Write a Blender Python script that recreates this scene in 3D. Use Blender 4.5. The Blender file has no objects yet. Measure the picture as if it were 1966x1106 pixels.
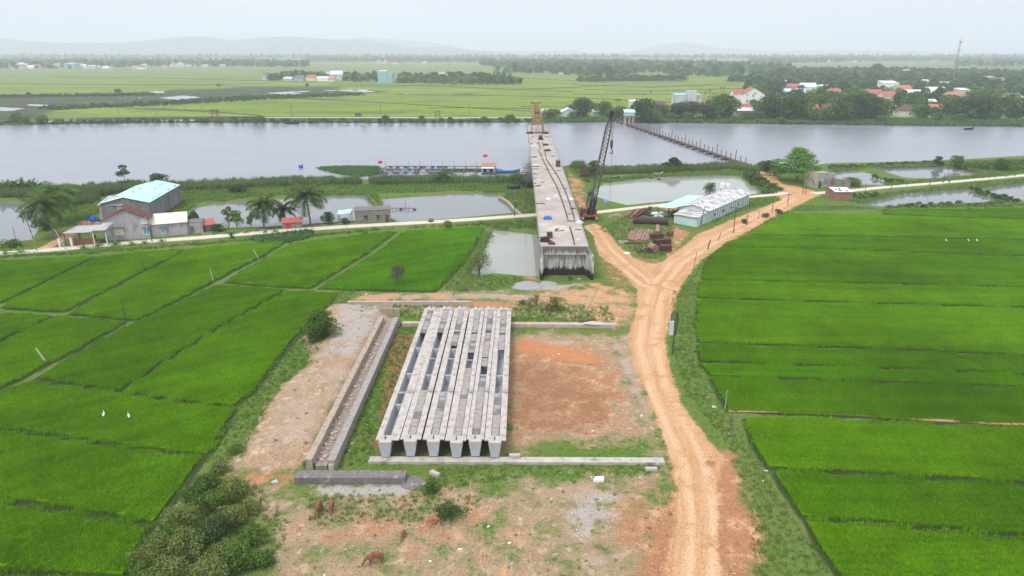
import bpy, bmesh, math, random
import numpy as np
from mathutils import Vector, Matrix, geometry
R = math.radians
C = bpy.context.scene.collection

# ---------------------------------------------------------------- camera, sky, sun, exposure
F, H, PITCH = 1311.0, 40.0, R(19.1)
sp, cp = math.sin(PITCH), math.cos(PITCH)
cam = bpy.data.cameras.new('camera'); cam.sensor_width = 36; cam.lens = 24.006
cam.clip_start = 0.5; cam.clip_end = 30000
co = bpy.data.objects.new('camera', cam); C.objects.link(co)
co.location = (0, 0, H); co.rotation_euler = (math.pi / 2 - PITCH, 0, 0)
bpy.context.scene.camera = co
SUN_EL, SUN_AZ = R(58), R(215)
w = bpy.data.worlds.new('World'); bpy.context.scene.world = w; w.use_nodes = True
nt = w.node_tree; nt.nodes.clear()
sky = nt.nodes.new('ShaderNodeTexSky'); sky.sky_type = 'NISHITA'; sky.sun_disc = False
sky.sun_elevation = SUN_EL; sky.sun_rotation = SUN_AZ
sky.air_density = 1.0; sky.dust_density = 5.0; sky.ozone_density = 1.0; sky.altitude = 0
# overcast: a pale cloud sheet with soft streaks in front of the blue
tcw = nt.nodes.new('ShaderNodeTexCoord'); mpw = nt.nodes.new('ShaderNodeMapping'); mpw.inputs['Scale'].default_value = (1.2, 1.2, 9)
nzw = nt.nodes.new('ShaderNodeTexNoise'); nzw.inputs['Scale'].default_value = 1.6; nzw.inputs['Detail'].default_value = 5
nt.links.new(tcw.outputs['Generated'], mpw.inputs['Vector']); nt.links.new(mpw.outputs[0], nzw.inputs['Vector'])
rmw = nt.nodes.new('ShaderNodeValToRGB')
rmw.color_ramp.elements[0].position = .3; rmw.color_ramp.elements[0].color = (7.4, 7.95, 9.1, 1)
rmw.color_ramp.elements[1].position = .7; rmw.color_ramp.elements[1].color = (8.6, 9.05, 9.8, 1)
nt.links.new(nzw.outputs['Fac'], rmw.inputs[0])
sxw = nt.nodes.new('ShaderNodeSeparateXYZ'); nt.links.new(tcw.outputs['Generated'], sxw.inputs[0])      # an overcast sky is darker near the horizon than overhead
gdw = nt.nodes.new('ShaderNodeMath'); gdw.operation = 'MULTIPLY_ADD'; gdw.use_clamp = False; gdw.inputs[1].default_value = .8; gdw.inputs[2].default_value = .68
nt.links.new(sxw.outputs[2], gdw.inputs[0]); mlw = nt.nodes.new('ShaderNodeMixRGB'); mlw.blend_type = 'MULTIPLY'; mlw.inputs[0].default_value = 1
nt.links.new(rmw.outputs[0], mlw.inputs[1]); nt.links.new(gdw.outputs[0], mlw.inputs[2]); rmw = mlw
mxw = nt.nodes.new('ShaderNodeMixRGB'); mxw.inputs[0].default_value = .88
nt.links.new(sky.outputs[0], mxw.inputs[1]); nt.links.new(rmw.outputs[0], mxw.inputs[2])
bgw = nt.nodes.new('ShaderNodeBackground'); bgw.inputs[1].default_value = 0.1
ow = nt.nodes.new('ShaderNodeOutputWorld')
nt.links.new(mxw.outputs[0], bgw.inputs[0]); nt.links.new(bgw.outputs[0], ow.inputs[0])
sl = bpy.data.lights.new('sun', 'SUN'); sl.energy = 1.5; sl.angle = R(14); sl.color = (1, .96, .9)
so = bpy.data.objects.new('sun', sl); C.objects.link(so); so.location = (0, 0, 300)
d = Vector((math.sin(SUN_AZ) * math.cos(SUN_EL), math.cos(SUN_AZ) * math.cos(SUN_EL), math.sin(SUN_EL)))
so.rotation_euler = d.to_track_quat('Z', 'Y').to_euler()
vs = bpy.context.scene.view_settings
vs.view_transform = 'Standard'; vs.look = 'None'; vs.exposure = 0.62; vs.gamma = 1; vs.use_curve_mapping = False
bpy.context.scene.cycles.volume_bounces = 1
bpy.context.scene.cycles.max_bounces = 5
bpy.context.scene.cycles.transparent_max_bounces = 6
HAZE = 0.00022

# ---------------------------------------------------------------- helpers
def P(x, y, z=0.0):
    u = (x - 983) / F; v = (y - 553) / F
    t = (H - z) / (sp + v * cp)
    return Vector((u * t, (cp - v * sp) * t, z))
def hz(yb, yt, z0=0.0):                       # height of a thing whose foot shows at row yb and top at row yt
    v = (yt - 553) / F
    return H - P(983, yb, z0).y * (sp + v * cp) / (cp - v * sp)
def mpp(y, z=0.0):                            # metres per photo pixel on the ground at row y
    v = (y - 553) / F
    return (H - z) / (sp + v * cp) / F
def PP(pts, z=0.0): return [tuple(P(x, y, z)[:2]) for x, y in pts]

class MB:
    def __init__(s): s.v = []; s.f = []; s.m = []
    def add(s, vs_, fs, mi=0):
        o = len(s.v); s.v += [tuple(a) for a in vs_]; s.f += [tuple(i + o for i in q) for q in fs]; s.m += [mi] * len(fs); return s
    def hexa(s, b, t, mi=0):
        return s.add(list(b) + list(t), [(3, 2, 1, 0), (4, 5, 6, 7), (0, 1, 5, 4), (1, 2, 6, 5), (2, 3, 7, 6), (3, 0, 4, 7)], mi)
    def box(s, c, d, rz=0, mi=0):
        cx, cy, cz = c; dx, dy, dz = d[0] / 2, d[1] / 2, d[2] / 2; ca, sa = math.cos(rz), math.sin(rz)
        r = [(cx + a * ca - b * sa, cy + a * sa + b * ca) for a, b in ((-dx, -dy), (dx, -dy), (dx, dy), (-dx, dy))]
        return s.hexa([(p[0], p[1], cz - dz) for p in r], [(p[0], p[1], cz + dz) for p in r], mi)
    def b2(s, x0, x1, y0, y1, z0, z1, mi=0): return s.box(((x0 + x1) / 2, (y0 + y1) / 2, (z0 + z1) / 2), (abs(x1 - x0), abs(y1 - y0), abs(z1 - z0)), 0, mi)
    def bar(s, p, q, w_, h_=None, mi=0):
        h_ = h_ or w_; p = Vector(p); q = Vector(q); a = (q - p).normalized()
        up = Vector((0, 0, 1)) if abs(a.z) < .95 else Vector((0, 1, 0))
        sx = a.cross(up).normalized() * w_ / 2; sy = a.cross(sx).normalized() * h_ / 2
        k = [-sx - sy, sx - sy, sx + sy, -sx + sy]
        return s.hexa([p + e for e in k], [q + e for e in k], mi)
    def tube(s, p, q, r0, r1=None, n=8, mi=0, cap=True):
        r1 = r0 if r1 is None else r1; p = Vector(p); q = Vector(q); a = (q - p).normalized()
        up = Vector((0, 0, 1)) if abs(a.z) < .95 else Vector((0, 1, 0))
        sx = a.cross(up).normalized(); sy = a.cross(sx).normalized(); vv = []
        for c_, r_ in ((p, r0), (q, r1)):
            for i in range(n):
                t = 2 * math.pi * i / n; vv.append(c_ + sx * math.cos(t) * r_ + sy * math.sin(t) * r_)
        ff = [(i, (i + 1) % n, n + (i + 1) % n, n + i) for i in range(n)]
        if cap: ff += [tuple(range(n))[::-1], tuple(range(n, 2 * n))]
        return s.add(vv, ff, mi)
    def path(s, pts, r_, n=6, r1=None):
        r1 = r_ if r1 is None else r1; k = len(pts) - 1
        for i in range(k):
            a, b = r_ + (r1 - r_) * i / k, r_ + (r1 - r_) * (i + 1) / k
            s.tube(pts[i], pts[i + 1], a, b, n)
        return s
    def prism(s, poly, z0, z1, mi=0):
        n = len(poly)
        a = sum(poly[i][0] * poly[(i + 1) % n][1] - poly[(i + 1) % n][0] * poly[i][1] for i in range(n))
        if a < 0: poly = poly[::-1]
        return s.add([(p[0], p[1], z0) for p in poly] + [(p[0], p[1], z1) for p in poly],
                     [tuple(range(n))[::-1], tuple(range(n, 2 * n))] + [(i, (i + 1) % n, n + (i + 1) % n, n + i) for i in range(n)], mi)
    def build(s, name, mat, parent=None, loc=None, smooth=False):
        me = bpy.data.meshes.new(name); me.from_pydata(s.v, [], s.f)
        for m_ in (mat if isinstance(mat, (list, tuple)) else [mat]): me.materials.append(m_)
        if len(me.materials) > 1: me.polygons.foreach_set('material_index', s.m)
        if smooth: me.polygons.foreach_set('use_smooth', [True] * len(me.polygons))
        me.update()
        return link(name, me, parent, loc)
def link(name, me, parent=None, loc=None):
    o = bpy.data.objects.new(name, me); C.objects.link(o)
    if parent is not None: o.parent = parent
    if loc is not None: o.location = loc
    return o
def T(name, label, cat, loc=(0, 0, 0), rz=0, group=None):
    o = bpy.data.objects.new(name, None); C.objects.link(o); o.location = loc; o.rotation_euler = (0, 0, rz); o.empty_display_size = .5
    o['label'] = label; o['category'] = cat
    if group: o['group'] = group
    return o
def tag(o, label, cat, group=None):
    o['label'] = label; o['category'] = cat
    if group: o['group'] = group
    return o
def struct(o, kind='structure', label=None):
    o['kind'] = kind
    if label: o['label'] = label
    return o
class Proto:
    """first put() moves the built thing itself, later ones copy it with its parts and sub-parts"""
    def __init__(s, root): s.root = root; s.used = False
    def cp(s, o, parent):
        c = o.copy(); C.objects.link(c)
        if parent is not None:
            c.parent = parent
        for ch in o.children: s.cp(ch, c)
        return c
    def put(s, loc, rz=0, sc=1, label=None, group=None):
        o = s.root if not s.used else s.cp(s.root, None)
        s.used = True; o.location = loc; o.rotation_euler = (0, 0, rz); o.scale = (sc, sc, sc) if not isinstance(sc, tuple) else sc
        if label: o['label'] = label
        if group: o['group'] = group
        return o

# ---------------------------------------------------------------- materials
class N:
    def __init__(s, name):
        s.mat = bpy.data.materials.new(name); s.mat.use_nodes = True; s.t = s.mat.node_tree; s.t.nodes.clear()
        s.out = s.n('OutputMaterial')
    def n(s, ty, **kw):
        nd = s.t.nodes.new('ShaderNode' + ty)
        for k, v in kw.items():
            if k in nd.inputs: nd.inputs[k].default_value = v
            else: setattr(nd, k, v)
        return nd
    def l(s, a, b): s.t.links.new(a, b)
    def setin(s, sock, v):
        if hasattr(v, 'links') or hasattr(v, 'is_output'): s.l(v, sock)
        else: sock.default_value = v
    def noise(s, vec, scale, detail=4, rough=.6, dist=0):
        nd = s.n('TexNoise', Scale=scale, Detail=detail, Roughness=rough, Distortion=dist); s.l(vec, nd.inputs['Vector']); return nd.outputs['Fac']
    def math(s, op, a, b=0.0, c=None, clamp=False):
        nd = s.n('Math', operation=op, use_clamp=clamp); s.setin(nd.inputs[0], a); s.setin(nd.inputs[1], b)
        if c is not None: s.setin(nd.inputs[2], c)
        return nd.outputs[0]
    def step(s, v, lo, hi, a=0.0, b=1.0):
        nd = s.n('MapRange', interpolation_type='SMOOTHSTEP'); s.setin(nd.inputs[0], v)
        for i, q in enumerate((lo, hi, a, b)): nd.inputs[i + 1].default_value = q
        return nd.outputs[0]
    def mix(s, f, a, b, mode='MIX'):
        nd = s.n('MixRGB', blend_type=mode); s.setin(nd.inputs[0], f)
        for i, q in ((1, a), (2, b)):
            if isinstance(q, tuple): nd.inputs[i].default_value = (*q, 1) if len(q) == 3 else q
            else: s.l(q, nd.inputs[i])
        return nd.outputs[0]
    def attr(s, name): return s.n('Attribute', attribute_name=name).outputs['Fac']
    def bump(s, h, strength=.3, dist=.1):
        nd = s.n('Bump', Strength=strength, Distance=dist); s.l(h, nd.inputs['Height']); return nd.outputs[0]
    def bsdf(s, col, rough=.8, spec=.3, normal=None, metal=0.0):
        b = s.n('BsdfPrincipled', Metallic=metal)
        s.setin(b.inputs['Base Color'], (*col, 1) if isinstance(col, tuple) else col); s.setin(b.inputs['Roughness'], rough)
        b.inputs['Specular IOR Level'].default_value = spec
        if normal is not None: s.l(normal, b.inputs['Normal'])
        s.l(b.outputs[0], s.out.inputs[0]); s.b = b
        return s.mat
def simple(name, c1, c2=None, scale=3, rough=.8, spec=.25, bump=.2, metal=0, dirt=None, dscale=.8, stretch=None, dlo=.5, dhi=.7):
    m = N(name); tc = m.n('TexCoord').outputs['Object']
    if stretch:
        mp = m.n('Mapping'); mp.inputs['Scale'].default_value = stretch; m.l(tc, mp.inputs['Vector']); v = mp.outputs[0]
    else: v = tc
    nz = m.noise(v, scale, 6, .65)
    col = m.mix(m.step(nz, .3, .7), c1, c2 or tuple(a * .7 for a in c1))
    if dirt: col = m.mix(m.step(m.noise(v, dscale, 7, .7), dlo, dhi), col, dirt)
    return m.bsdf(col, rough, spec, m.bump(nz, bump, .05), metal)
def leafmat(name, c1, c2, trans=.25, wscale=.06, tint=.9, streak=None):
    """foliage: face-to-face tint and slow colour drift over the ground"""
    m = N(name); pos = m.n('NewGeometry').outputs['Position']
    a = m.attr('tint'); big = m.noise(pos, wscale, 3)
    f = m.math('ADD', m.math('MULTIPLY', a, tint), m.math('MULTIPLY', m.math('SUBTRACT', big, .5), 1.6), clamp=True)
    if streak is not None:
        mp = m.n('Mapping'); mp.vector_type = 'POINT'; mp.inputs['Rotation'].default_value = (0, 0, streak); m.l(pos, mp.inputs['Vector'])
        m2_ = m.n('Mapping'); m2_.inputs['Scale'].default_value = (.025, .4, 1); m.l(mp.outputs[0], m2_.inputs['Vector'])
        f = m.math('ADD', f, m.math('MULTIPLY', m.math('SUBTRACT', m.noise(m2_.outputs[0], 1, 5, .65), .5), 1.3), clamp=True)
        f = m.math('ADD', f, m.math('MULTIPLY', m.math('SUBTRACT', m.noise(pos, .35, 4, .7), .5), .8), clamp=True)
    col = m.mix(f, c1, c2)
    d_ = m.n('BsdfDiffuse'); m.l(col, d_.inputs[0]); t_ = m.n('BsdfTranslucent'); m.l(m.mix(.5, col, (.25, .4, .02)) if trans > .3 else col, t_.inputs[0])
    g_ = m.n('BsdfGlossy', Roughness=.45); g_.inputs[0].default_value = (1, 1, 1, 1)
    mx = m.n('MixShader'); mx.inputs[0].default_value = trans; m.l(d_.outputs[0], mx.inputs[1]); m.l(t_.outputs[0], mx.inputs[2])
    m2 = m.n('MixShader'); m2.inputs[0].default_value = .008; m.l(mx.outputs[0], m2.inputs[1]); m.l(g_.outputs[0], m2.inputs[2])
    m.l(m2.outputs[0], m.out.inputs[0]); return m.mat

ORDW = 'first second third fourth fifth sixth seventh eighth ninth tenth eleventh twelfth thirteenth fourteenth fifteenth sixteenth seventeenth eighteenth nineteenth twentieth'.split()
ORDW += ['twenty-' + q for q in ORDW[:9]]
M = {}
M['concrete'] = simple('concrete', (.33, .295, .27), (.24, .215, .2), 2.2, .9, .2, .3, dirt=(.13, .125, .12), dscale=1.3, dlo=.56, dhi=.72)
M['concrete_pale'] = simple('concrete_pale', (.48, .425, .38), (.36, .32, .285), 1.1, .9, .2, .2, dirt=(.16, .145, .13), dscale=.8, dlo=.5, dhi=.74)
M['concrete_light'] = simple('concrete_light', (.42, .43, .46), (.33, .34, .36), 2.5, .85, .2, .15, dirt=(.3, .3, .3), dscale=2, stretch=(2, 2, .5), dlo=.55, dhi=.8)
M['concrete_dark'] = simple('concrete_dark', (.2, .175, .165), (.13, .115, .11), 3, .95, .2, .4, dirt=(.34, .33, .32), dscale=1.1, dlo=.55, dhi=.7)
M['concrete_brown'] = simple('concrete_brown', (.42, .33, .24), (.3, .25, .2), 2, .95, .2, .3, dirt=(.13, .115, .1), dscale=1.2, stretch=(2.5, 2.5, .5))
M['concrete_warm'] = simple('concrete_warm', (.45, .38, .34), (.36, .3, .27), 1.2, .9, .2, .3, dirt=(.5, .25, .13), dscale=.6)
M['rust'] = simple('rust', (.16, .06, .035), (.09, .035, .025), 3, .85, .3, .3, dirt=(.26, .1, .045), dscale=1.6)
M['rust_dark'] = simple('rust_dark', (.07, .04, .035), (.04, .028, .026), 3, .8, .3, .3)
M['rust_pale'] = simple('rust_pale', (.34, .2, .15), (.24, .13, .1), 3, .85, .3, .3)
M['black_steel'] = simple('black_steel', (.03, .03, .032), (.05, .04, .04), 4, .6, .4, .1)
M['lattice_steel'] = simple('lattice_steel', (.13, .125, .125), (.09, .08, .08), 4, .6, .4, .1)
M['crane_orange'] = simple('crane_orange', (.42, .14, .065), (.3, .09, .05), 2, .6, .4, .1, dirt=(.2, .08, .05), dscale=1.5)
M['crane_yellow'] = simple('crane_yellow', (.33, .24, .08), (.23, .16, .06), 2, .7, .3, .1, dirt=(.17, .08, .04), dscale=1.2)
M['glass'] = N('glass').bsdf((.04, .05, .06), .15, .6)
M['white_paint'] = simple('white_paint', (.78, .78, .76), (.7, .7, .68), 2, .7, .3, .05)
M['white_roof'] = simple('white_roof', (.6, .63, .65), (.5, .53, .55), 2, .5, .4, .05)
M['cream_wall'] = simple('cream_wall', (.68, .62, .5), (.58, .52, .42), 1.5, .85, .2, .1)
M['grey_wall'] = simple('grey_wall', (.4, .39, .385), (.33, .32, .32), 1.0, .9, .2, .15, dirt=(.24, .23, .225), dscale=.5, stretch=(1, 1, .4))
M['brick_wall'] = simple('brick_wall', (.36, .14, .09), (.26, .11, .075), 4, .9, .2, .3, dirt=(.2, .16, .12), dscale=.8)
M['stone_wall'] = simple('stone_wall', (.27, .25, .2), (.17, .155, .13), 1.6, .95, .2, .4, dirt=(.09, .085, .075), dscale=1.1)
M['ruin_wall'] = simple('ruin_wall', (.42, .38, .3), (.3, .27, .21), 1.2, .95, .2, .4, dirt=(.12, .11, .09), dscale=.9, stretch=(1, 1, .5))
M['blue_wall'] = simple('blue_wall', (.2, .3, .6), (.18, .26, .5), 2, .8, .2, .05)
M['teal_wall'] = simple('teal_wall', (.28, .52, .5), (.22, .42, .42), 1, .8, .2, .05)
M['red_roof'] = simple('red_roof', (.42, .115, .085), (.32, .09, .07), 2, .7, .3, .2)
M['orange_roof'] = simple('orange_roof', (.44, .18, .105), (.34, .14, .08), 2, .8, .2, .2)
M['brown_roof'] = simple('brown_roof', (.15, .08, .065), (.1, .06, .05), 2, .9, .2, .2)
M['brown_red_roof'] = simple('brown_red_roof', (.14, .055, .042), (.1, .045, .038), 2, .8, .2, .2)
M['grey_roof'] = simple('grey_roof', (.2, .19, .18), (.12, .115, .11), 2, .9, .2, .3)
M['blue_plastic'] = simple('blue_plastic', (.05, .12, .28), (.04, .08, .18), 2, .5, .4, .05)
M['blue_tarp'] = simple('blue_tarp', (.06, .18, .55), (.04, .12, .4), 2, .6, .3, .3)
M['timber'] = simple('timber', (.13, .1, .08), (.08, .065, .05), 4, .9, .2, .2)
M['timber_pale'] = simple('timber_pale', (.5, .45, .36), (.4, .35, .28), 4, .9, .2, .2)
M['bark'] = simple('bark', (.17, .13, .1), (.1, .08, .06), 5, .95, .1, .4)
M['palm_bark'] = simple('palm_bark', (.3, .26, .2), (.2, .17, .13), 6, .95, .1, .4)
M['soil'] = simple('soil', (.42, .24, .13), (.32, .18, .1), 3, .95, .1, .4)
M['gravel'] = simple('gravel', (.34, .335, .335), (.22, .22, .225), 14, .95, .1, .8)
M['tyre'] = simple('tyre', (.025, .025, .025), (.04, .04, .04), 4, .9, .2, .1)
M['flag_red'] = N('flag_red').bsdf((.7, .03, .04), .8, .2)
M['yellow_ply'] = simple('yellow_ply', (.6, .45, .14), (.5, .36, .12), 2, .8, .2, .1)
M['red_door'] = simple('red_door', (.4, .05, .06), (.3, .04, .05), 2, .8, .2, .1)
M['blue_door'] = simple('blue_door', (.18, .35, .5), (.15, .28, .42), 2, .8, .2, .1)
M['skin'] = N('skin').bsdf((.45, .27, .18), .6, .3)
M['hair'] = N('hair').bsdf((.02, .018, .018), .6, .3)
M['cloth_blue'] = N('cloth_blue').bsdf((.03, .15, .5), .9, .1)
M['cloth_dark'] = N('cloth_dark').bsdf((.03, .03, .05), .9, .1)
M['cloth_red'] = N('cloth_red').bsdf((.5, .03, .04), .9, .1)
M['boat_blue'] = simple('boat_blue', (.05, .2, .28), (.04, .15, .2), 3, .7, .3, .1)

def corrugated(name, c1, c2, dirtc, dlo, dhi, freq=5.0, axis=0, dscale=.35, spots=0):
    m = N(name); tc = m.n('TexCoord').outputs['Object']
    sx = m.n('SeparateXYZ'); m.l(tc, sx.inputs[0])
    wv = m.math('SINE', m.math('MULTIPLY', sx.outputs[axis], freq * 6.283))
    nz = m.noise(tc, .5, 5)
    col = m.mix(m.step(nz, .3, .7), c1, c2)
    st = m.n('Mapping'); st.inputs['Scale'].default_value = (1, 1, 1); st.inputs['Scale'].default_value[1 - axis] = .25
    m.l(tc, st.inputs['Vector'])
    col = m.mix(m.step(m.noise(st.outputs[0], dscale * 3, 6, .7), dlo, dhi), col, dirtc)
    return m.bsdf(col, .55, .4, m.bump(wv, .5, .03))
M['cyan_roof'] = corrugated('cyan_roof', (.38, .6, .58), (.46, .68, .65), (.3, .5, .52), .66, .85)
M['rusty_roof'] = corrugated('rusty_roof', (.62, .64, .64), (.5, .5, .5), (.2, .1, .07), .47, .6, 3, 0, .5)
M['cream_roof'] = corrugated('cream_roof', (.7, .64, .55), (.6, .52, .42), (.5, .28, .16), .52, .72, 4)
M['cyan_wall'] = corrugated('cyan_wall', (.5, .62, .62), (.44, .58, .58), (.3, .34, .3), .55, .75, 2.5, 0)
M['fibre_roof'] = corrugated('fibre_roof', (.42, .4, .4), (.34, .33, .33), (.2, .19, .19), .5, .7, 4)

# stained abutment wall: black mould rising from the foot and streaks running down
m = N('stained_concrete'); tc = m.n('TexCoord').outputs['Object']; sx = m.n('SeparateXYZ'); m.l(tc, sx.inputs[0])
mp = m.n('Mapping'); mp.inputs['Scale'].default_value = (2.2, 2.2, .22); m.l(tc, mp.inputs['Vector'])
st_ = m.noise(mp.outputs[0], 1.6, 7, .7)
col = m.mix(m.step(m.noise(tc, 1.1, 5), .3, .7), (.5, .48, .45), (.36, .35, .33))
col = m.mix(m.step(st_, .44, .64), col, (.11, .105, .1))
foot = m.step(m.math('ADD', sx.outputs[2], m.math('MULTIPLY', m.math('SUBTRACT', st_, .5), -3.2)), 1.3, 1.8, 1, 0)
top = m.step(m.math('ADD', sx.outputs[2], m.math('MULTIPLY', m.math('SUBTRACT', st_, .5), 3.5)), 4.1, 4.9, 0, .8)
col = m.mix(foot, col, (.02, .02, .024)); col = m.mix(top, col, (.1, .095, .09))
M['stained'] = m.bsdf(col, .9, .2, m.bump(st_, .2, .05))

# bricky courses on the brick shed
m = N('brick_courses'); tc = m.n('TexCoord').outputs['Object']; bt = m.n('TexBrick', Scale=3.0); m.l(tc, bt.inputs['Vector'])
mpb = m.n('Mapping'); mpb.inputs['Rotation'].default_value = (math.pi / 2, 0, 0); m.l(tc, mpb.inputs['Vector']); m.l(mpb.outputs[0], bt.inputs['Vector'])
bt.inputs['Color1'].default_value = (.36, .13, .085, 1); bt.inputs['Color2'].default_value = (.26, .1, .07, 1); bt.inputs['Mortar'].default_value = (.3, .22, .17, 1)
M['brick'] = m.bsdf(m.mix(m.step(m.noise(tc, .9, 5), .5, .7), bt.outputs[0], (.16, .12, .09)), .9, .2)

# foliage
M['leaf_mid'] = leafmat('leaf_mid', (.045, .095, .014), (.13, .22, .035))
M['leaf_dark'] = leafmat('leaf_dark', (.03, .065, .016), (.085, .145, .035))
M['leaf_bright'] = leafmat('leaf_bright', (.06, .16, .015), (.19, .36, .05))
M['leaf_olive'] = leafmat('leaf_olive', (.075, .105, .022), (.23, .28, .075))
M['leaf_palm'] = leafmat('leaf_palm', (.03, .06, .01), (.11, .16, .035))
M['leaf_brown'] = leafmat('leaf_brown', (.1, .09, .05), (.17, .16, .09))
M['reed'] = leafmat('reed', (.08, .13, .035), (.2, .27, .09), wscale=.03)
M['verge'] = leafmat('verge', (.1, .19, .025), (.21, .31, .07), wscale=.12)
M['hyacinth'] = leafmat('hyacinth', (.05, .12, .035), (.11, .22, .06))

# ---------------------------------------------------------------- leafy meshes
def leaf_mesh(name, pts, nrm, size, mat, tint, aspect=1.0, tri=False):
    """one small face per point, lying across nrm with a random spin"""
    n = len(pts); rg = np.random.default_rng(len(name) * 7 + n)
    a = rg.normal(size=(n, 3)); u = np.cross(nrm, a); u /= np.linalg.norm(u, axis=1)[:, None] + 1e-9
    v = np.cross(nrm, u); v /= np.linalg.norm(v, axis=1)[:, None] + 1e-9
    s_ = size[:, None] if hasattr(size, '__len__') else size
    u = u * s_ * .5 * aspect; v = v * s_ * .5
    k = 4; ver = np.stack([pts - u, pts - v * .8, pts + u, pts + v * .8], 1).reshape(-1, 3)
    return quick_mesh(name, ver, np.arange(n * k).reshape(n, k), mat, tint)
def quick_mesh(name, ver, faces, mat, tint=None):
    me = bpy.data.meshes.new(name); n, k = faces.shape
    me.vertices.add(len(ver)); me.vertices.foreach_set('co', np.asarray(ver, np.float32).ravel())
    me.loops.add(n * k); me.loops.foreach_set('vertex_index', faces.ravel().astype(np.int32))
    me.polygons.add(n); me.polygons.foreach_set('loop_start', np.arange(0, n * k, k, dtype=np.int32))
    me.update(calc_edges=True)
    for q in (mat if isinstance(mat, (list, tuple)) else [mat]): me.materials.append(q)
    if tint is not None:
        at = me.attributes.new('tint', 'FLOAT', 'FACE'); at.data.foreach_set('value', np.asarray(tint, np.float32))
    return me
def crown_mesh(name, blobs, n, size, mat, seed=0, aspect=1.2, up=.35, inner=.25):
    rg = np.random.default_rng(seed); b = np.array(blobs, float)
    ar = (b[:, 3] * b[:, 4] + b[:, 4] * b[:, 5] + b[:, 3] * b[:, 5]); k = rg.choice(len(b), n, p=ar / ar.sum())
    dr = rg.normal(size=(n, 3)); dr[:, 2] = dr[:, 2] + up; dr /= np.linalg.norm(dr, axis=1)[:, None]
    rr = 1 + rg.normal(size=n) * .1; q = rg.random(n) < inner; rr[q] *= rg.uniform(.4, .9, q.sum())
    pts = b[k, :3] + dr * b[k, 3:6] * rr[:, None]
    nr = dr + rg.normal(size=(n, 3)) * .55; nr /= np.linalg.norm(nr, axis=1)[:, None]
    bt = rg.random(len(b)); t = np.clip(bt[k] * .45 + rg.random(n) * .55, 0, 1)
    return leaf_mesh(name, pts, nr, size * rg.uniform(.6, 1.35, n), mat, t, aspect)
def rand_blobs(seed, r, h, n, base=.3, flat=.75, rs=.42):
    """a lumpy crown of radius r whose top is at height h and whose underside starts at base*h"""
    rg = random.Random(seed); out = []
    for i in range(n):
        t = i / max(1, n - 1); z = h * (base + (1 - base) * (.15 + .75 * t)); sp_ = r * math.sin(math.pi * (.25 + .6 * t)) * .75
        a = rg.uniform(0, 6.283); q = sp_ * rg.uniform(.3, 1); s_ = r * rs * rg.uniform(.75, 1.25)
        out.append((q * math.cos(a), q * math.sin(a), min(z, h - s_ * flat), s_, s_, s_ * flat))
    return out
def trunk_mb(h, r_, seed=0, limbs=4, spread=.4):
    rg = random.Random(seed); mb = MB(); z = 0; p = Vector((0, 0, -.3)); k = 4; pts = [p]
    for i in range(k): pts.append(Vector((rg.uniform(-.05, .05) * h, rg.uniform(-.05, .05) * h, h * (i + 1) / k)))
    mb.path(pts, r_, 7, r_ * .35)
    for i in range(limbs):
        a = 6.283 * i / limbs + rg.uniform(-.4, .4); s_ = pts[1 + i % 3]; e = s_ + Vector((math.cos(a) * h * spread, math.sin(a) * h * spread, h * .35))
        mb.path([s_, (s_ + e) / 2 + Vector((0, 0, .04 * h)), e], r_ * .5, 5, r_ * .15)
    return mb
def make_tree(name, label, cat, h, r_, mat, seed, n=500, size=.9, base=.3, nb=12, flat=.75, limbs=4, tr=.25, rs=.42, aspect=1.2, group=None, blobs=None):
    t = T(name, label, cat, group=group)
    trunk_mb(h * .62, tr, seed, limbs, r_ / h * .5).build('trunk', M['bark'], t)
    link('crown', crown_mesh('crown', blobs or rand_blobs(seed, r_, h, nb, base, flat, rs), n, size, mat, seed, aspect), t)
    return t
def palm_frond(vs_, fs, base, az, el, L, rg, droop=1.0, lw=.75, nl=20):
    """an arching rachis carrying two rows of narrow leaflets"""
    d2 = Vector((math.cos(az), math.sin(az), 0)); side = Vector((-d2.y, d2.x, 0)); p = Vector(base); e = el; pts = []
    for i in range(nl + 1):
        pts.append(p.copy()); p = p + (d2 * math.cos(e) + Vector((0, 0, math.sin(e)))) * L / nl; e -= droop * (1.9 / nl) * (.5 + i / nl)
    for i in range(1, nl + 1):
        a, b = pts[i - 1], pts[i]; t = i / nl
        o = len(vs_); w_ = .05; vs_ += [a - side * w_, a + side * w_, b + side * w_, b - side * w_]; fs.append((o, o + 1, o + 2, o + 3))
        ll = lw * math.sin(math.pi * (.12 + .83 * t)) ** .6 * (L / 4.5); fwd = (b - a).normalized()
        for s_ in (-1, 1):
            tip = a + side * s_ * ll * .85 + fwd * ll * .5 + Vector((0, 0, -ll * rg.uniform(.25, .6)))
            o = len(vs_); g = fwd * (L / nl) * .52
            vs_ += [a + g, a - g, tip - g * .2, tip + g * .2]; fs.append((o, o + 1, o + 2, o + 3))
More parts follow.
